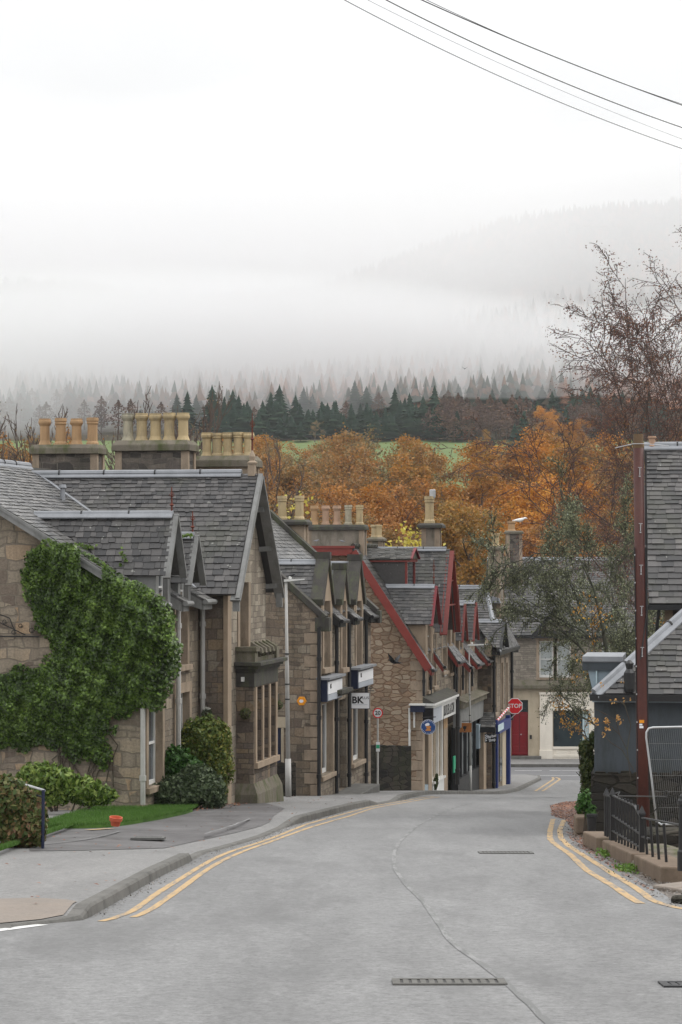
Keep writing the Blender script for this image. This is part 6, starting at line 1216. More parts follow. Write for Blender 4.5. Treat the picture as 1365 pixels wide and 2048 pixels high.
def in_poly(px, py, poly):
    poly = np.array(poly, float); ins = np.zeros(len(px), bool)
    for i in range(len(poly)):
        a, b = poly[i], poly[(i+1) % len(poly)]
        c = ((a[1] > py) != (b[1] > py)) & (px < (b[0]-a[0])*(py-a[1])/(b[1]-a[1]+1e-12)+a[0]); ins ^= c
    return ins
def blobs_leaves(r, blobs, per, inner=.62, noise_=.17):
    cs, ns = [], []
    for (c, rad, w_) in blobs:
        n = int(per*w_); d = r.normal(size=(n, 3)); d /= np.linalg.norm(d, axis=1, keepdims=True)
        k = inner+(1-inner)*r.random(n)+noise_*np.sin(d[:, 0]*7+c[0]*9)*np.sin(d[:, 1]*6+d[:, 2]*8+c[2]*5); cs.append(np.array(c)+d*np.array(rad)*k[:, None]); ns.append(d)
    return np.concatenate(cs), np.concatenate(ns)
def seg_dist(px, py, a, b):
    a = np.array(a, float); b = np.array(b, float); d = b-a; t = np.clip(((px-a[0])*d[0]+(py-a[1])*d[1])/(d@d), 0, 1); return np.hypot(px-a[0]-t*d[0], py-a[1]-t*d[1])
# ---- ivy on house 1
HI = Frame(285, 46, R(10.7), gz(46)+.05); r = np.random.default_rng(21)
poly = [(48, 1108), (80, 1088), (130, 1084), (165, 1100), (205, 1122), (240, 1150), (285, 1168), (330, 1195), (350, 1230), (360, 1290), (358, 1340), (345, 1372), (335, 1408), (310, 1418), (285, 1422), (255, 1430), (230, 1440), (215, 1470), (225, 1510), (215, 1545), (190, 1530), (165, 1520), (140, 1525), (118, 1498), (85, 1492), (55, 1505), (20, 1495), (-60, 1510), (-140, 1500), (-140, 1345), (0, 1345), (50, 1335), (85, 1325), (105, 1308), (98, 1282), (75, 1262), (62, 1225), (52, 1190), (38, 1158)]
n = 112000; px, py = r.uniform(-140, 368, n), r.uniform(1078, 1552, n); wob = 9*np.sin(px*.11+py*.05)+7*np.sin(py*.13-px*.07)+r.normal(0, 4, n); k = in_poly(px+wob*.55, py+wob*.45, poly)
px, py = px[k], py[k]; ed = np.min([seg_dist(px, py, poly[i], poly[(i+1) % len(poly)]) for i in range(len(poly))], axis=0)
thin = np.where(py > 1440, np.clip(1-(py-1440)/150, .25, 1), 1.0); k = r.random(len(px)) < thin*np.clip(ed/14, .35, 1); px, py, ed = px[k], py[k], ed[k]
cl = np.sin(px*.085+1)*np.sin(py*.075+2)*.5+np.sin(px*.19+py*.06)*.3+np.sin(py*.17-px*.09+1)*.3
depth = .05+np.clip(ed/80, 0, 1)**.5*(.30+.16*cl)*np.where(py > 1400, 1-.4*np.clip((py-1400)/90, 0, 1), 1.0); tt_ = 1-r.random(len(px))**2.2*.55; yl_ = -depth*tt_
rk_ = 1030+(px)*.60; near = np.clip((rk_+75-py)/60, 0, 1)*np.where((px < 160) | (px > 205), 1, .0)+np.clip((px-235)/30, 0, 1)*np.clip((1330-py)/90, 0, 1); yl_ = yl_-.36*np.clip(near, 0, 1)
yl_ = np.where(px > 300, yl_+np.clip((px-300)/60, 0, 1)*1.3*r.random(len(px)), yl_)
C3 = []
for a, b, y in zip(px, py, yl_):
    x = HI.B(a, y); wx = HI.W(x, y); C3.append((wx[0], wx[1], (HY-b)/F*wx[1]))
C3 = np.array(C3); base = np.array((HI.O[0], HI.O[1], HI.zb)); nrm = np.stack((.25*np.sin(px*.09)+.2, -np.ones(len(px)), .75+.5*np.cos(py*.08+px*.03)), 1)
ri = empty('ivy', tuple(base), 0, 'dense dark green ivy covering the gable of the nearest left house', 'ivy')
leafquads('leaves', C3-base, .068, 'ivy_leaf', r, ri, normals=nrm, nspread=.8, droop=1.2, aspect=.8)
C2 = []
for t in np.linspace(0, 1, 900):   # shoots running over the roof
    a = 150+t*235; b = np.interp(a, [150, 200, 240, 280, 320, 350, 385], [1092, 1096, 1093, 1088, 1080, 1074, 1070])+r.normal(0, 3.2*(1-t*.6)); y = .5+t*1.9+r.normal(0, .05)
    x = HI.B(a, y); wx = HI.W(x, y); C2.append((wx[0], wx[1], (HY-b)/F*wx[1]))
C2 = np.array([c for c in C2 if r.random() < .8]); 
for q_ in ((255, 1130), (258, 1105), (262, 1118)): 
    for _ in range(14): x = HI.B(q_[0]+r.normal(0, 3), 1); wx = HI.W(x, .55); C2 = np.vstack((C2, (wx[0], wx[1], (HY-q_[1]+r.normal(0, 4))/F*wx[1])))
leafquads('shoots', C2-base, .06, 'ivy_shoot', r, ri, aspect=.8)
m = MB()
for i in range(16):
    a, b = r.uniform(110, 225), 1560; pts = []
    for t in range(7): x = HI.B(a+r.normal(0, 5)+t*r.uniform(-6, 6), -.03); wx = HI.W(x, -.03); pts.append(np.array((wx[0], wx[1], (HY-(1575-t*28))/F*wx[1]))-base)
    m.tube(pts, [.012]*5+[.008, .004], 5)
m.build('stem', 'bark', ri, zb=0, uv=False)
# ---- shrubs
def shrub(name, label, cat, px, py_base, d, blobs, mat, size, per, seed, lift=.1, stems=8, aspect=.62, droop=.3, group=None, flat=0, base=None):
    X_ = P(px, 0, d)[0]; z0 = gz(d)+lift; root = empty(name, (X_, d, z0), 0, label, cat, group); r = np.random.default_rng(seed); s = d/F; B = []
    for (bx, by, rx, ry, w_, dy) in blobs: B.append((((bx-px)*s, dy, (HY-by)*s-z0), (rx*s, min(rx, ry)*s*.9, ry*s), w_))
    c, nn = blobs_leaves(r, B, per); k = c[:, 2] > .01; leafquads('foliage', c[k], size, mat, r, root, normals=nn[k], nspread=.6, droop=droop, aspect=aspect)
    if stems:
        m = MB()
        for i in range(stems):
            b = B[i % len(B)]; m.tube([(b[0][0]*.4+r.normal(0, .05), b[0][1]*.5, 0), (b[0][0]*.8+r.normal(0, .05), b[0][1], b[0][2]*.6), tuple(np.array(b[0])+r.normal(0, .1, 3))], [.02, .014, .006], 5)
        m.build('stem', 'bark', root, zb=0, uv=False)
    return root
shrub('shrub', 'rounded yellow green shrub, tallest of the clump in front of the house', 'shrub', 410, 1620, 49.3, [(408, 1480, 50, 48, 1.2, 0), (430, 1530, 38, 60, 1.0, 0), (385, 1520, 45, 50, .8, .1), (360, 1500, 30, 40, .6, .2), (440, 1480, 24, 40, .5, .1), (430, 1580, 26, 32, .6, -.1)], 'yellow_shrub_leaf', .075, 3600, 31)
shrub('shrub', 'bright green shrub in front of the downpipe of the ivy clad house', 'shrub', 350, 1620, 47.8, [(352, 1530, 34, 38, 1, 0), (375, 1545, 34, 34, .8, 0), (330, 1545, 22, 26, .5, 0), (345, 1575, 38, 30, .8, 0)], 'green_shrub_leaf', .085, 2500, 32)
shrub('shrub', 'dark grey green shrub spreading low at the front of the clump', 'shrub', 375, 1625, 47.0, [(365, 1585, 56, 36, 1.2, 0), (410, 1580, 42, 36, 1, 0), (330, 1590, 34, 26, .7, 0), (395, 1555, 36, 26, .8, 0), (430, 1600, 22, 22, .4, .1), (310, 1600, 18, 16, .3, .1)], 'dark_shrub_leaf', .075, 3200, 33)
shrub('laurel_shrub', 'low shrub with large yellow green leaves below the ivy', 'shrub', 130, 1610, 43.6, [(75, 1555, 40, 30, 1, 0), (115, 1565, 44, 34, 1.1, 0), (160, 1578, 42, 26, 1, 0), (205, 1590, 30, 18, .7, 0), (95, 1590, 55, 22, 1, 0), (180, 1598, 40, 12, .7, 0), (55, 1560, 22, 22, .5, 0)], 'laurel_leaf', .125, 1150, 34, lift=.16, aspect=.42, droop=.9)
shrub('hydrangea_bush', 'brown and green hydrangea bush fading in autumn at the left edge', 'bush', 40, 1700, 31.2, [(20, 1600, 48, 46, 1.1, 0), (60, 1630, 34, 44, 1, 0), (30, 1655, 56, 42, 1.2, 0), (72, 1655, 24, 34, .6, -.1), (-20, 1620, 50, 60, 1, 0), (10, 1575, 28, 24, .4, 0), (55, 1678, 34, 16, .5, 0)], 'hydrangea_leaf', .085, 1700, 35, aspect=.6)
shrub('climbing_bush', 'tall dark bush growing against the corner of the blue grey building', 'bush', 1178, 1640, 40.6, [(1172, 1500, 15, 22, .5, 0), (1178, 1540, 19, 40, 1, 0), (1180, 1590, 19, 44, 1.1, 0), (1172, 1620, 16, 26, .6, 0), (1188, 1480, 10, 18, .3, 0)], 'bush_leaf', .05, 2600, 36, lift=0)
shrub('potted_plant', 'light green leafy plant growing beside the black planter', 'plant', 1178, 1650, 37.0, [(1170, 1600, 14, 22, .5, 0), (1182, 1625, 12, 18, .6, 0), (1160, 1612, 8, 14, .25, 0)], 'green_shrub_leaf', .07, 330, 37, lift=0, stems=5)
shrub('potted_plant', 'green plant in front of the white shop window under the fascia', 'plant', 872, 1580, 82.2, [(871, 1568, 5, 12, 1, 0), (874, 1555, 3, 8, .5, 0)], 'bush_leaf', .07, 380, 38, stems=3)
m = MB(); 
for i, (px, py, d, lab) in enumerate(((491, 1427, 50.9, 'round brown hanging basket on the nearer side of the stone bay window'), (557, 1410, 57.5, 'round brown hanging basket partly hidden beyond the stone bay window'), (388, 1432, 50.2, 'dark wall basket with a white flower beside the long downpipe'), (414, 1428, 50.2, 'wider wall basket with white flowers against the brown side wall'))):
    root = empty('hanging_basket', P(px, py, d), 0, lab, 'hanging basket'); r = np.random.default_rng(60+i); rr = .115 if i < 2 else (.07, .11)[i-2]
    m = MB(); m.blob((0, 0, -.02), (rr*.85, rr*.85, rr*.8), 12, 8); m.build('basket', 'soil', root, zb=0); c, nn = blobs_leaves(r, [((0, 0, 0), (rr, rr, rr*1.02), 1)], 520, .9); leafquads('foliage', c, .03, 'bush_leaf' if i < 2 else 'dark_shrub_leaf', r, root, normals=nn)
    m = MB(); m.tube([(0, 0, rr*.8), (0, .02, rr*2.2), (0, .2, rr*2.3)], .006, 4); m.build('bracket', 'black_iron', root, zb=0)
    if i > 1: c = r.normal(0, 1, (60 if i == 2 else 110, 3))*np.array((rr*.35, .03, .015))+np.array((0, -.03, rr*1.05)); leafquads('flowers', c, .032, 'flower', r, root)

# ---- trees
class Tree:
    def __init__(s, seed): s.r = random.Random(seed); s.m = MB(); s.tips = []
    def grow(s, p, d, L, rad, lv, cfg):
        r = s.r; n = cfg['seg'][lv]; pts = [np.array(p, float)]; rr = [rad]; d = np.array(d, float)
        for i in range(n):
            d = d+np.array([r.gauss(0, cfg['wob'][lv]) for _ in range(3)])+np.array((0, 0, cfg['trop'][lv]*(i+1)/n)); d /= np.linalg.norm(d)
            pts.append(pts[-1]+d*L/n); rr.append(rad*(1-(i+1)/n*cfg['taper'][lv]))
        rr = [max(q, cfg.get('min', 0)*(1 if i < n else .5)) for i, q in enumerate(rr)]
        s.m.tube(pts, rr, cfg['sides'][lv], False)
        if lv == len(cfg['n'])-0 or cfg['n'][lv] == 0:
            s.tips += [(q, lv) for q in pts[1:]]; return
        k = cfg['n'][lv]; k = max(1, int(k*r.uniform(.8, 1.2)))
        for j in range(k):
            t = cfg['from'][lv]+(1-cfg['from'][lv])*(j+r.random())/k; x = t*n; i = min(int(x), n-1); q = pts[i]+(pts[i+1]-pts[i])*(x-i); dd = pts[i+1]-pts[i]; dd /= np.linalg.norm(dd)
            az = r.random()*2*pi if lv > 0 else j*2.4+r.uniform(-.4, .4); u, v = up_axes(dd) if abs(dd[2]) < .985 else (np.array((1., 0, 0)), np.array((0, 1., 0)))
            sp = cfg['ang'][lv]*r.uniform(.75, 1.25); side = u*cos(az)+v*sin(az); nd = dd*cos(sp)+side*sin(sp); ln = L*cfg['len'][lv]*r.uniform(.7, 1.2)*(1-cfg['shape'][lv]*t); s.grow(q, nd, ln, rr[i]*cfg['rad'][lv]*(1-.35*t), lv+1, cfg)
        if cfg.get('tipl') and lv >= cfg['tipl']: s.tips += [(q, lv) for q in pts[n//2:]]
    def obj(s, bark, leafmat, per, spread, size, name, loc, label, cat, group=None, rz=0, seed=0, aspect=.7, droop=.0, scale=1, crown='crown', keep=1.0):
        root = empty(name, loc, rz, label, cat, group); s.m.build('trunk', bark, root, zb=0, uv=False, smooth=True)
        if leafmat:
            r = np.random.default_rng(seed); T = np.array([q for q, _ in s.tips]); T = T[r.random(len(T)) < keep]; c = np.repeat(T, per, 0)+r.normal(0, 1, (len(T)*per, 3))*np.array((spread, spread, spread*.7)); leafquads(crown, c, size, leafmat, r, root, droop=droop, aspect=aspect)
        root.scale = (scale,)*3; return root
def copy_tree(root, loc, rz, sc, label, group=None):
    c = root.copy(); C.objects.link(c); c.location = loc; c.rotation_euler = (0, 0, rz); c.scale = sc if isinstance(sc, tuple) else (sc,)*3; c['label'] = label
    if group: c['group'] = group
    for ch in list(root.children): k = ch.copy(); C.objects.link(k); k.parent = c
    return c
OAK = dict(n=[9, 7, 5, 4, 0], seg=[6, 6, 4, 3, 2], wob=[.10, .18, .24, .3, .3], trop=[.0, .12, .10, .05, 0], taper=[.7, .75, .8, .9, .9], sides=[8, 6, 4, 3, 3], ang=[.95, .75, .7, .7], len=[.62, .52, .5, .5], shape=[.35, .35, .3, .3], rad=[.55, .5, .5, .6], min=.014, **{'from': [.25, .2, .15, .1]})
oaks = []
for i in range(4):
    t = Tree(100+i); t.grow((0, 0, 0), (0, 0, 1), 9.5, .34, 0, OAK); T = np.array([q for q, _ in t.tips]); print('oak', len(t.tips), T[:, 2].max(), T[:, 0].min(), T[:, 0].max())
    oaks.append((t, T[:, 2].max()))
# woodland behind the roofs: px, crown-top y, depth, kind
spots = []
rr_ = random.Random(5)
def addrow(d, x0, x1, step, ty, jit, kinds):
    x = x0
    while x < x1:
        xx = x+rr_.uniform(-.3, .3)*step; spots.append((xx, np.interp(xx, [a for a, b in ty], [b for a, b in ty])+rr_.uniform(-jit, jit), d*rr_.uniform(.95, 1.05), rr_.choice('ooob' if xx > 880 else 'obbbpp' if xx > 620 else 'bbppp'))); x += step
addrow(255, 500, 1400, 60, [(500, 885), (600, 852), (700, 858), (760, 872), (860, 874), (930, 872), (1000, 860), (1060, 852), (1150, 860), (1400, 850)], 6, 'oop')
addrow(215, 480, 1420, 70, [(480, 915), (600, 882), (760, 884), (900, 890), (980, 880), (1060, 876), (1200, 880), (1400, 875)], 8, 'oop')
addrow(180, 500, 1420, 88, [(500, 985), (640, 955), (800, 950), (900, 965), (1000, 945), (1100, 950), (1300, 960)], 14, 'ooo')
addrow(150, 560, 1420, 100, [(560, 1040), (700, 1010), (800, 1020), (950, 1000), (1050, 990), (1200, 1000), (1400, 1000)], 14, 'oo')
addrow(320, 540, 700, 60, [(540, 885), (700, 884)], 5, 'o')
protos = {}
adj = ['broad', 'tall', 'ragged', 'dense', 'spreading', 'slender', 'thin crowned', 'leaning']
for i, (px, ty, d, kd) in enumerate(sorted(spots, key=lambda s: s[2])):
    X_ = P(px, 0, d)[0]; zg = float(terr(X_, d)); h = P(0, ty, d)[2]-zg; j = i % 4; key = (j, kd); where = f'{"front" if d < 165 else "second" if d < 200 else "third" if d < 235 else "rear"} row of the wood behind the roofs'
    lab = f'{dict(o="bright orange", b="dull rust brown", p="thinning olive brown")[kd]} autumn oak in the {where}'; t, th = oaks[j]; sc = h/th*.98
    wide = sc*max(1.0, min(1.5, 1.15))
    if key not in protos:
        o = t.obj('far_bark', {'o': 'oak_leaf', 'b': 'rust_leaf', 'p': 'olive_leaf'}[kd], {'o': 12, 'b': 9, 'p': 4}[kd], .23, {'o': .15, 'b': .14, 'p': .13}[kd], 'oak_tree', (X_, d, zg), lab, 'tree', lab.replace('oak', 'oaks'), rz=rr_.uniform(0, 6), seed=i, aspect=.8)
        o.scale = (wide, wide, sc); protos[key] = o
    else: copy_tree(protos[key], (X_, d, zg), rr_.uniform(0, 6), (wide, wide, sc), lab, lab.replace('oak', 'oaks'))
# yellow sycamore behind the second chimney row
t = Tree(300); cfg = dict(OAK, n=[7, 6, 5, 0], wob=[.1, .2, .25, .3], min=.004); t.grow((0, 0, 0), (0, 0, 1), 4.2, .06, 0, cfg); T = np.array([q for q, _ in t.tips]); d = 96; X_ = P(742, 0, d)[0]; zg = gz(d); sc = (P(0, 998, d)[2]-zg)/T[:, 2].max()
t.obj('far_bark', 'yellow_leaf', 7, .13, .085, 'yellow_tree', (X_, d, zg), 'small bright yellow leaved tree behind the five pot chimney', 'tree', seed=3, scale=sc)
# bare trees on the left
BARE = dict(min=.026, n=[9, 7, 5, 0], seg=[7, 6, 4, 3], wob=[.05, .10, .15, .2], trop=[.0, .42, .35, .25], taper=[.75, .8, .85, .9], sides=[7, 5, 4, 3], ang=[.62, .55, .5], len=[.55, .5, .5], shape=[.35, .3, .3], rad=[.42, .5, .55], **{'from': [.25, .2, .15]})
bp = []
for i, (px, ty, d) in enumerate(((390, 762, 150), (330, 775, 155), (450, 780, 152), (25, 800, 160), (95, 806, 158), (150, 808, 162), (-30, 810, 160), (240, 835, 165), (520, 870, 170), (60, 850, 150), (420, 800, 160), (295, 800, 162))):
    X_ = P(px, 0, d)[0]; zg = gz(d); h = P(0, ty, d)[2]-zg; lab = ('tall bare pale branched tree behind the left chimneys', 'bare twiggy tree beyond the ivy clad house roof')[0 if 280 < px < 470 else 1]; g = 'bare trees behind the left roofs'
    if i < 3:
        t = Tree(400+i); t.grow((0, 0, 0), (0, 0, 1), 12, .2, 0, BARE); th = max(q[2] for q, _ in t.tips); o = t.obj('far_bark', 'olive_leaf', 1, .2, .09, 'bare_tree', (X_, d, zg), lab, 'tree', g, seed=i, keep=.35); bp.append((o, th)); o.scale = (h/th*.8, h/th*.8, h/th)
    else: o, th = bp[i % 3]; copy_tree(o, (X_, d, zg), i*1.3, (h/th*.85, h/th*.85, h/th), lab, g)
for i, (px, ty, d) in enumerate(((90, 868, 190), (0, 870, 195), (190, 860, 200), (480, 900, 200))):
    X_ = P(px, 0, d)[0]; zg = gz(d); o = protos.get((i, 'b')) or protos.get((i, 'o')) or list(protos.values())[0]; h = P(0, ty, d)[2]-zg; copy_tree(o, (X_, d, zg), i*2.0, h/oaks[i][1], 'rust orange autumn oak low behind the left chimneys', 'rust oaks low behind the left chimneys')
# big birch at the right edge
BIR = dict(n=[15, 9, 7, 5, 0], seg=[8, 8, 6, 4, 3], wob=[.05, .10, .14, .18, .22], trop=[.0, .16, .02, -.12, -.25], taper=[.8, .8, .8, .85, .9], sides=[9, 6, 5, 3, 3], ang=[.85, .6, .6, .6], len=[.74, .5, .48, .5], shape=[.50, .3, .3, .3], rad=[.36, .5, .5, .6], min=.012, **{'from': [.36, .12, .12, .1]})
BIR['taper'] = [.97, .9, .9, .9, .9]; t = Tree(511); t.grow((0, 0, 0), (-.02, 0, 1), 14.5, .22, 0, BIR); T = np.array([q for q, _ in t.tips]); d = 80; X_ = P(1388, 0, d)[0]; zg = gz(d); sc = (P(0, 350, d)[2]-zg)/T[:, 2].max(); print('birch', len(t.tips), T.min(0), T.max(0), sc)
bo = t.obj('twig_bark', 'birch_leaf', 3, .14, .065, 'birch_tree', (X_, d, zg), 'tall thinning purple brown birch rising above the right hand roofs', 'tree', seed=8, scale=sc, keep=.8); bo.scale = (-sc*1.08, sc*.8, sc)
X_ = P(1345, 0, 88)[0]; s2 = (P(0, 610, 88)[2]-gz(88))/T[:, 2].max(); copy_tree(bo, (X_, 88, gz(88)), 2.2, (s2*.75, s2*.75, s2), 'shorter purple brown birch behind the tall wooden pole')
# lichen covered tree leaning over the facing building
LIC = dict(n=[11, 9, 7, 5, 0], seg=[6, 8, 6, 4, 3], wob=[.10, .16, .2, .24, .25], trop=[.0, -.02, -.10, -.12, -.1], taper=[.95, .9, .9, .9, .9], sides=[9, 6, 5, 3, 3], ang=[.95, .6, .6, .6], len=[.56, .5, .46, .5], shape=[.1, .3, .3, .3], rad=[.5, .5, .5, .6], min=.013, **{'from': [.35, .15, .15, .1]})
t = Tree(621); t.grow((0, 0, 0), (-.06, 0, 1), 7.2, .2, 0, LIC); T = np.array([q for q, _ in t.tips]); d = 66; X_ = P(1236, 0, d)[0]; zg = gz(d); sc = (P(0, 905, d)[2]-zg)/T[:, 2].max(); print('lichen', len(t.tips), T.min(0), T.max(0), sc)
lt_ = t.obj('lichen_bark', 'lichen_leaf', 4, .12, .07, 'lichen_tree', (X_, d, zg), 'grey green lichen covered tree spreading over the street end', 'tree', seed=9, scale=sc, keep=.8); lt_.scale = (sc*.74, sc*.9, sc)
X_ = P(1205, 0, 74)[0]; copy_tree(lt_, (X_, 74, gz(74)), 2.5, (sc*.66, sc*.8, sc*.8), 'smaller lichen covered tree in front of the facing building')
t = Tree(733); cfg = dict(LIC, n=[6, 6, 5, 0], seg=[5, 6, 5, 3], len=[.7, .5, .5], trop=[0, .02, -.05, -.1]); t.grow((0, 0, 0), (-.05, 0, 1), 4.2, .1, 0, cfg); T = np.array([q for q, _ in t.tips]); d = 55; X_ = P(1235, 0, d)[0]; zg = gz(d); sc = (P(0, 1190, d)[2]-zg)/T[:, 2].max()
t.obj('bark', 'apple_leaf', 4, .12, .085, 'small_autumn_tree', (X_, d, zg), 'small tree with sparse golden leaves behind the blue grey building', 'tree', seed=10, scale=sc, keep=.8)
# a leafy spray in front of the blue-grey wall
o = np.array(P(1206, 1560, 37.4)); rs = empty('climbing_plant', tuple(o), 0, 'bare climbing stems with a few orange leaves on the blue grey wall', 'climber'); q = lambda px, py, dd=0: tuple(np.array(P(px, py, 37.5+dd))-o); m = MB(); r = np.random.default_rng(5)
for a in ([(1262, 1560), (1255, 1500), (1240, 1470), (1232, 1440), (1215, 1430)], [(1240, 1470), (1225, 1455), (1205, 1445), (1192, 1450)], [(1255, 1500), (1262, 1450), (1250, 1410), (1235, 1400)], [(1215, 1430), (1205, 1425), (1190, 1418)], [(1268, 1540), (1245, 1500), (1222, 1485), (1208, 1470)]): m.tube([q(*b) for b in a], [.006]*(len(a)-1)+[.002], 4)
m.build('stem', 'bark', rs, zb=0, uv=False); c = []
for px, py, n_ in ((1192, 1440, 10), (1216, 1442, 22), (1213, 1458, 12), (1235, 1437, 9), (1245, 1443, 6), (1208, 1468, 6), (1228, 1402, 7), (1192, 1445, 9), (1205, 1371, 6), (1250, 1402, 3), (1243, 1362, 3), (1262, 1400, 4)): c += [q(px+r.normal(0, 3.2), py+r.normal(0, 3.2), r.normal(0, .04)) for _ in range(n_)]
leafquads('leaves', np.array(c), .045, 'gold_leaf', r, rs, aspect=.7)

# ---- hillside wood
def conifer_verts(r, n, X_, Y_, Z_, h, wd, tiers=6, k=6):
    """stacked ragged skirts; returns V,F for n trees"""
    V, Fq = [], []; base = 0; a = np.arange(k)/k*2*pi
    for i in range(n):
        rot = r.random()*6.28
        for t in range(tiers):
            z0 = h[i]*(.08+.80*t/tiers); z1_ = z0+h[i]*(1.0/tiers)*1.35; rad = wd[i]*(1-t/tiers)**.85*(1+r.uniform(-.15, .15)); aa = a+rot+t; ja = rad*r.uniform(.6, 1.2, k)
            ring = np.stack((X_[i]+ja*np.cos(aa), Y_[i]+ja*np.sin(aa), Z_[i]+z0-r.uniform(0, .25, k)*h[i]/tiers), 1); tip = np.array(((X_[i], Y_[i], Z_[i]+min(z1_, h[i])),)); V.append(ring); V.append(tip)
            Fq += [(base+j, base+(j+1) % k, base+k) for j in range(k)]; base += k+1
    return np.concatenate(V), np.array(Fq)
def larch_verts(r, n, X_, Y_, Z_, h, wd, cards=26):
    m = n*cards; i = np.repeat(np.arange(n), cards); t = r.random(m)**.8*.85+.15; rad = wd[i]*np.sin(np.clip(t*1.05, 0, 1)*pi)**.7*r.random(m)**.5; a = r.random(m)*6.28
    c = np.stack((X_[i]+rad*np.cos(a), Y_[i]+rad*np.sin(a), Z_[i]+h[i]*t), 1); return c
r = np.random.default_rng(77)
# individuals along the front edge of the wood
cp = []
for j in range(4):
    V_, F_ = conifer_verts(r, 1, [0.], [0.], [0.], [10.], [2.9], 13, 11); cp.append((V_, F_))
lp = []
for j in range(3):
    c = larch_verts(r, 1, np.zeros(1), np.zeros(1), np.zeros(1), np.array([9.]), np.array([1.9]), 420); lp.append(c)
cpo, lpo = [], []
ind = []
for px in np.arange(430, 1330, 8): ind.append((px+rr_.uniform(-6, 6), rr_.uniform(562, 582), 'c' if (px < 880 or rr_.random() < .35) else 'l'))
for px in np.arange(-60, 1330, 17): ind.append((px+rr_.uniform(-9, 9), rr_.uniform(580, 620), 'c' if px > 260 and rr_.random() < .8 else 'l'))
for px in np.arange(860, 1200, 13): ind.append((px+rr_.uniform(-4, 4), rr_.uniform(558, 566), 'l'))
for i, (px, d, kd) in enumerate(ind):
    X_ = P(px, 0, d)[0]; zg = float(terr(X_, d)); s = rr_.choice((.6, .75, .85, .9, .95, 1.05, 1.2))*rr_.uniform(.9, 1.1) if kd == 'c' else rr_.uniform(.8, 1.15); lab = 'dark spruce along the front of the hillside wood' if kd == 'c' else 'purple brown larch along the front of the hillside wood'; g = 'spruces along the hill wood edge' if kd == 'c' else 'larches along the hill wood edge'
    if d > 577: lab = lab.replace('front', 'second rank'); g = g.replace('edge', 'second rank')
    lst = cpo if kd == 'c' else lpo
    if len(lst) < (4 if kd == 'c' else 3):
        o = empty('spruce_tree' if kd == 'c' else 'larch_tree', (X_, d, zg), 0, lab, 'tree', g); MB().tube([(0, 0, 0), (0, 0, 9.2)], [.17, .03], 5).build('trunk', 'far_bark' if kd == 'l' else 'bark', o, zb=0, uv=False)
        if kd == 'c': npmesh('crown', cp[len(lst)][0], cp[len(lst)][1], 'conifer_far', o)
        else: leafquads('crown', lp[len(lst)], .55, 'larch_far', r, o, aspect=.6)
        o.scale = (s, s, s); lst.append(o)
    else: copy_tree(lst[i % len(lst)], (X_, d, zg), rr_.uniform(0, 6), (s*1.1, s*1.1, s*rr_.uniform(.75, .98)), lab, g)
# special trees in the field
for i, (px, ty, d, kd, lab) in enumerate(((1105, 812, 470, 'o', 'large golden orange tree standing in the hill field'), (1140, 838, 462, 'o', 'smaller rust orange tree right of the golden field tree'), (1068, 830, 480, 'p', 'olive tree left of the golden field tree'), (975, 860, 455, 'g', 'pale green rounded tree between the dark field spruces'), (630, 840, 560, 'p', 'olive brown birch at the left edge of the hill field'), (570, 872, 330, 'o', 'yellow orange tree at the left end of the green field'))):
    X_ = P(px, 0, d)[0]; zg = float(terr(X_, d)); h = P(0, ty, d)[2]-zg; j = i % 4; kk = (j, 'p' if kd == 'p' else 'o'); kk = kk if kk in protos else [q for q in protos if q[0] == j][0]; s = h/oaks[j][1]; o = copy_tree(protos[kk], (X_, d, zg), i, (s*1.15, s*1.15, s), lab)
    o['group'] = 'single trees in the hill field'
for i, (px, ty, d, lab) in enumerate(((958, 868, 452, 'small dark spruce left of the pale field tree'), (985, 866, 450, 'small dark rounded spruce right of the pale field tree'), (1030, 838, 470, 'broad dark evergreen left of the golden field tree'), (1048, 812, 480, 'tall dark spruce left of the golden field tree'))):
    X_ = P(px, 0, d)[0]; zg = float(terr(X_, d)); s = (P(0, ty, d)[2]-zg)/10; copy_tree(cpo[i], (X_, d, zg), i, (s*1.3, s*1.3, s), lab, 'dark evergreens in the hill field')
# the wood itself
n = 5600; Y_ = 612+(1500-612)*r.random(n)**1.25; X_ = (r.uniform(-.17, .17, n))*Y_; n2 = 1400; Y2 = r.uniform(1420, 1530, n2); X2 = r.uniform(-.17, .17, n2)*Y2
Y_ = np.concatenate((Y_, Y2)); X_ = np.concatenate((X_, X2)); Z_ = terr(X_, Y_)-.2; h = r.uniform(6, 11, len(X_))*np.where(Y_ > 1400, 1.1, 1); V_, F_ = conifer_verts(r, len(X_), X_, Y_, Z_, h, h*.30, 5, 6)
npmesh('hillside_wood', V_, F_, 'wood_far', kind='stuff', label='spruce and larch wood covering the misty hillside', cat='wood')
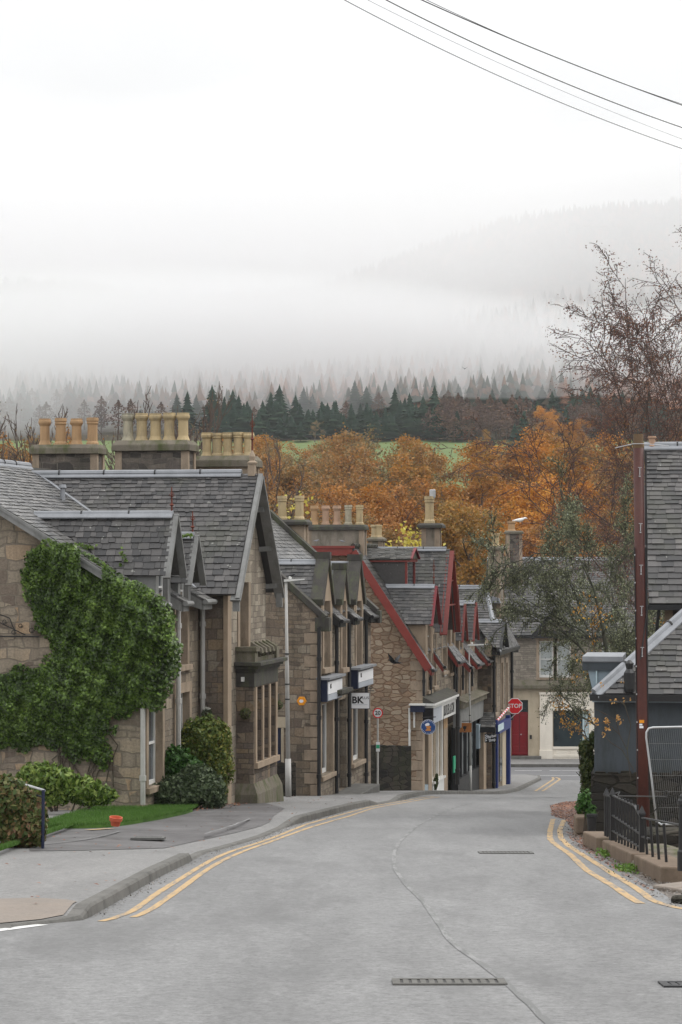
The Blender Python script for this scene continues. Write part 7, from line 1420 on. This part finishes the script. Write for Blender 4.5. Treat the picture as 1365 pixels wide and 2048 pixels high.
# scrub at the meadow edge and hedge line
# ======== birds
def bird(name, label, loc, rz, s, mat, pose, cat):
    root = empty(name, loc, rz, label, cat); m = MB()
    m.tube([(-.5*s, 0, .02*s), (-.38*s, 0, .03*s), (-.2*s, 0, .05*s), (0, 0, .06*s), (.18*s, 0, .10*s), (.27*s, 0, .17*s), (.36*s, 0, .2*s), (.42*s, 0, .19*s), (.52*s, 0, .17*s)], [.04*s, .05*s, .09*s, .125*s, .11*s, .07*s, .065*s, .05*s, .008*s], 10)
    if pose == 'fly':
        for sg, lift in ((1, .38), (-1, .30)): m.prism([(.12*s, sg*.07*s, .08*s), (.16*s, sg*.42*s, (.08+lift*.7)*s), (.02*s, sg*.85*s, (.1+lift*1.6)*s), (-.12*s, sg*.6*s, (.06+lift*1.1)*s), (-.2*s, sg*.1*s, .06*s)], (0, 0, -.02*s))
        m.prism([(-.35*s, .05*s, .03*s), (-.35*s, -.05*s, .03*s), (-.62*s, -.12*s, .01*s), (-.62*s, .12*s, .01*s)], (0, 0, -.015*s))
    else: m.tube([(0, .04*s, 0), (.02*s, .05*s, -.16*s)], .012*s, 4); m.tube([(0, -.04*s, 0), (.02*s, -.05*s, -.16*s)], .012*s, 4)
    m.build('body', mat, root, zb=0, smooth=True, uv=False); return root
bird('bird', 'black crow flying low past the rubble gable wall', P(789, 1326, 68), 2.6, .42, 'bird_black', 'fly', 'bird'); bird('bird', 'tiny dark bird high in the mist over the wood', P(930, 738, 190), 1.2, .3, 'bird_black', 'fly', 'bird')
bird('bird', 'black crow perched on the arm of the near street lamp', (P(583, 0, 60)[0], 60, P(0, 1152.5, 60)[2]), -.5, .24, 'bird_black', 'sit', 'bird'); bird('bird', 'white gull perched on the far chimney pot', P(1040, 1042, 121), .1, .75, 'bird_white', 'sit', 'bird')
bird('bird', 'grey pigeon on the flat lead roof nearer the left stack', P(633, 1082, 80.5), .3, .2, 'bird_grey', 'sit', 'bird'); bird('bird', 'grey pigeon on the flat lead roof below the pink chimney pots', P(685, 1083, 80.2), 2.8, .2, 'bird_grey', 'sit', 'bird')
# ======== overhead wires
def wire(pts, d0, d1, rad, label):
    pts = np.array(pts, float); k = np.polyfit(pts[:, 0], pts[:, 1], 2); xs_ = np.linspace(pts[0, 0]-260, pts[-1, 0]+200, 40); ys_ = np.polyval(k, xs_); t = (xs_-xs_[0])/(xs_[-1]-xs_[0]); ds = 1/((1-t)/d0+t/d1)
    p = [np.array(P(a, b, d)) for a, b, d in zip(xs_, ys_, ds)]; c = p[20]; MB().tube([q-c for q in p], rad, 5).build('overhead_wire', 'black_iron', None, zb=0, loc=tuple(c), uv=False, label=label, cat='wire', group='overhead wires across the sky')
s_ = 1.909; zz = lambda L_: [(650+x/s_, y/s_) for x, y in L_]
wire(zz([(372, 0), (560, 85), (740, 160), (1000, 265), (1365, 402)]), 26, 34, .0065, 'highest and darkest overhead wire crossing the sky'); wire(zz([(388, 0), (600, 98), (800, 182), (1120, 315), (1365, 396)]), 26.3, 34.5, .0035, 'thin wire twisted with the highest overhead wire')
wire(zz([(235, 0), (480, 122), (740, 240), (1000, 352), (1365, 487)]), 26, 34, .0062, 'second overhead wire below the darkest one'); wire(zz([(165, 0), (480, 155), (740, 275), (1000, 385), (1365, 532)]), 26, 34, .0022, 'faintest overhead wire between the second and lowest wires'); wire(zz([(75, 0), (400, 165), (700, 305), (1000, 433), (1365, 567)]), 26, 34, .0045, 'lowest overhead wire crossing the sky')
# ======== haze and the cloud lying on the hill
def volmat(name, dens, col, aniso=.2, absorb=(1, 1, 1)):
    m = bpy.data.materials.new(name); m.use_nodes = True; n = m.node_tree; n.nodes.clear(); o = n.nodes.new('ShaderNodeOutputMaterial'); v = n.nodes.new('ShaderNodeVolumePrincipled'); v.inputs['Density'].default_value = dens; v.inputs['Color'].default_value = (*col, 1); v.inputs['Anisotropy'].default_value = aniso; n.links.new(v.outputs[0], o.inputs['Volume']); MATS[name] = m; return m
volmat('haze_air', .00012, (.93, .95, 1.0), .0); volmat('cloud_air', .024, (.93, .93, .94), .0)
MB().box(-2600, 2600, -45, 3100, -60, 330).build('haze', 'haze_air', None, zb=0, kind='stuff', uv=False, label='thin pale haze filling the valley', cat='haze')
# low cloud: closed body with a billowing underside and top
xs_ = np.linspace(-500, 500, 81); ys_ = np.concatenate((np.linspace(600, 900, 25), np.linspace(930, 2300, 20))); gx, gy = np.meshgrid(xs_, ys_)
bt = gx/gy*1500; bot = np.interp(bt, [-215, -120, -60, 0, 60, 150, 215], [17, 24, 31, 35, 38, 38, 37])+2.5*np.sin(gx*.05+gy*.008)+2*np.sin(gx*.021+2)+1.2*np.sin(gx*.11+gy*.02)
top = np.interp(bt, [-215, -60, 20, 80, 215], [70, 69, 68, 66, 64])+4*np.sin(gx*.03+gy*.004)+3*np.sin(gx*.013)
gy = gy-np.clip((-gx-30)/60, 0, 1)*45*(gy < 900); nx2, ny2 = len(xs_), len(ys_); Vb = np.stack((gx, gy, bot), -1).reshape(-1, 3); Vt = np.stack((gx, gy, top), -1).reshape(-1, 3); I = (np.arange(ny2-1)[:, None]*nx2+np.arange(nx2-1)[None]).ravel(); Fb = np.stack((I, I+nx2, I+1+nx2, I+1), 1); Nn = nx2*ny2; Ft = np.stack((I, I+1, I+1+nx2, I+nx2), 1)+Nn
ring = list(range(nx2))+[i*nx2+nx2-1 for i in range(1, ny2)]+[(ny2-1)*nx2+j for j in range(nx2-2, -1, -1)]+[i*nx2 for i in range(ny2-2, 0, -1)]; rg = np.array(ring); Fs = np.stack((rg, np.roll(rg, -1), np.roll(rg, -1)+Nn, rg+Nn), 1)
npmesh('low_cloud', np.concatenate((Vb, Vt)), np.concatenate((Fb, Ft, Fs)), 'cloud_air', kind='stuff', label='bank of low grey white cloud lying on the hillside', cat='cloud')

# thin torn veil of mist higher on the hill
volmat('veil_air', .0105, (.985, .985, .99), .0)
xs_ = np.linspace(-520, 520, 61); ys_ = np.linspace(700, 900, 12); gx, gy = np.meshgrid(xs_, ys_)
bot = 50+6*np.sin(gx*.03+gy*.01)+5*np.sin(gx*.013+1); top = 142+7*np.sin(gx*.016+gy*.003+2)+8*np.sin(gx*.041+gy*.011)
gy = 800+(gy-800)*(1+.22*np.sin(gx*.021+1)+.12*np.sin(gx*.057)); nx2, ny2 = len(xs_), len(ys_); Vb = np.stack((gx, gy, bot), -1).reshape(-1, 3); Vt = np.stack((gx, gy, top), -1).reshape(-1, 3); I = (np.arange(ny2-1)[:, None]*nx2+np.arange(nx2-1)[None]).ravel(); Fb = np.stack((I, I+nx2, I+1+nx2, I+1), 1); Nn = nx2*ny2; Ft = np.stack((I, I+1, I+1+nx2, I+nx2), 1)+Nn
rg = np.array(list(range(nx2))+[i*nx2+nx2-1 for i in range(1, ny2)]+[(ny2-1)*nx2+j for j in range(nx2-2, -1, -1)]+[i*nx2 for i in range(ny2-2, 0, -1)]); Fs = np.stack((rg, np.roll(rg, -1), np.roll(rg, -1)+Nn, rg+Nn), 1)
npmesh('mist_veil', np.concatenate((Vb, Vt)), np.concatenate((Fb, Ft, Fs)), 'veil_air', kind='stuff', label='thin pale mist drifting over the upper hill', cat='mist')
# grit and stray leaves lying along the kerbs
m_leaf('grit', [(0, (.06, .05, .045)), (.5, (.14, .13, .12)), (1, (.25, .22, .19))], trans=0)
r = np.random.default_rng(91); yy_ = r.uniform(20.8, 70, 2600); e_ = np.array([LKx(v) for v in yy_]); c = np.stack((e_+np.abs(r.normal(0, .07, 2600))+.02, yy_, np.interp(yy_, _yy, _zz)+.004), 1)[::2]; leafquads('kerb_grit', c, .024, 'grit', r, flat=.7, kind='stuff', label='grit and small debris along the left kerb', cat='grit')
yy_ = r.uniform(22, 45, 2600); e_ = np.array([RKx(v) for v in yy_]); c = np.stack((e_+r.normal(.12, .16, 2600), yy_, np.interp(yy_, _yy, _zz)+.008), 1); leafquads('verge_grit', c, .032, 'grit', r, flat=.7, kind='stuff', label='grit and small stones along the right road edge', cat='grit')
yy_ = r.uniform(20.5, 62, 240); e_ = np.array([LKx(v) for v in yy_]); x_ = e_-r.uniform(.05, 3.2, 240); c = np.stack((x_, yy_, [fwz(a, b)+.012 for a, b in zip(x_, yy_)]), 1); leafquads('stray_leaves', c, .05, 'fallen_leaves', r, flat=.8, kind='stuff', label='stray fallen leaves on the left footway', cat='leaves')
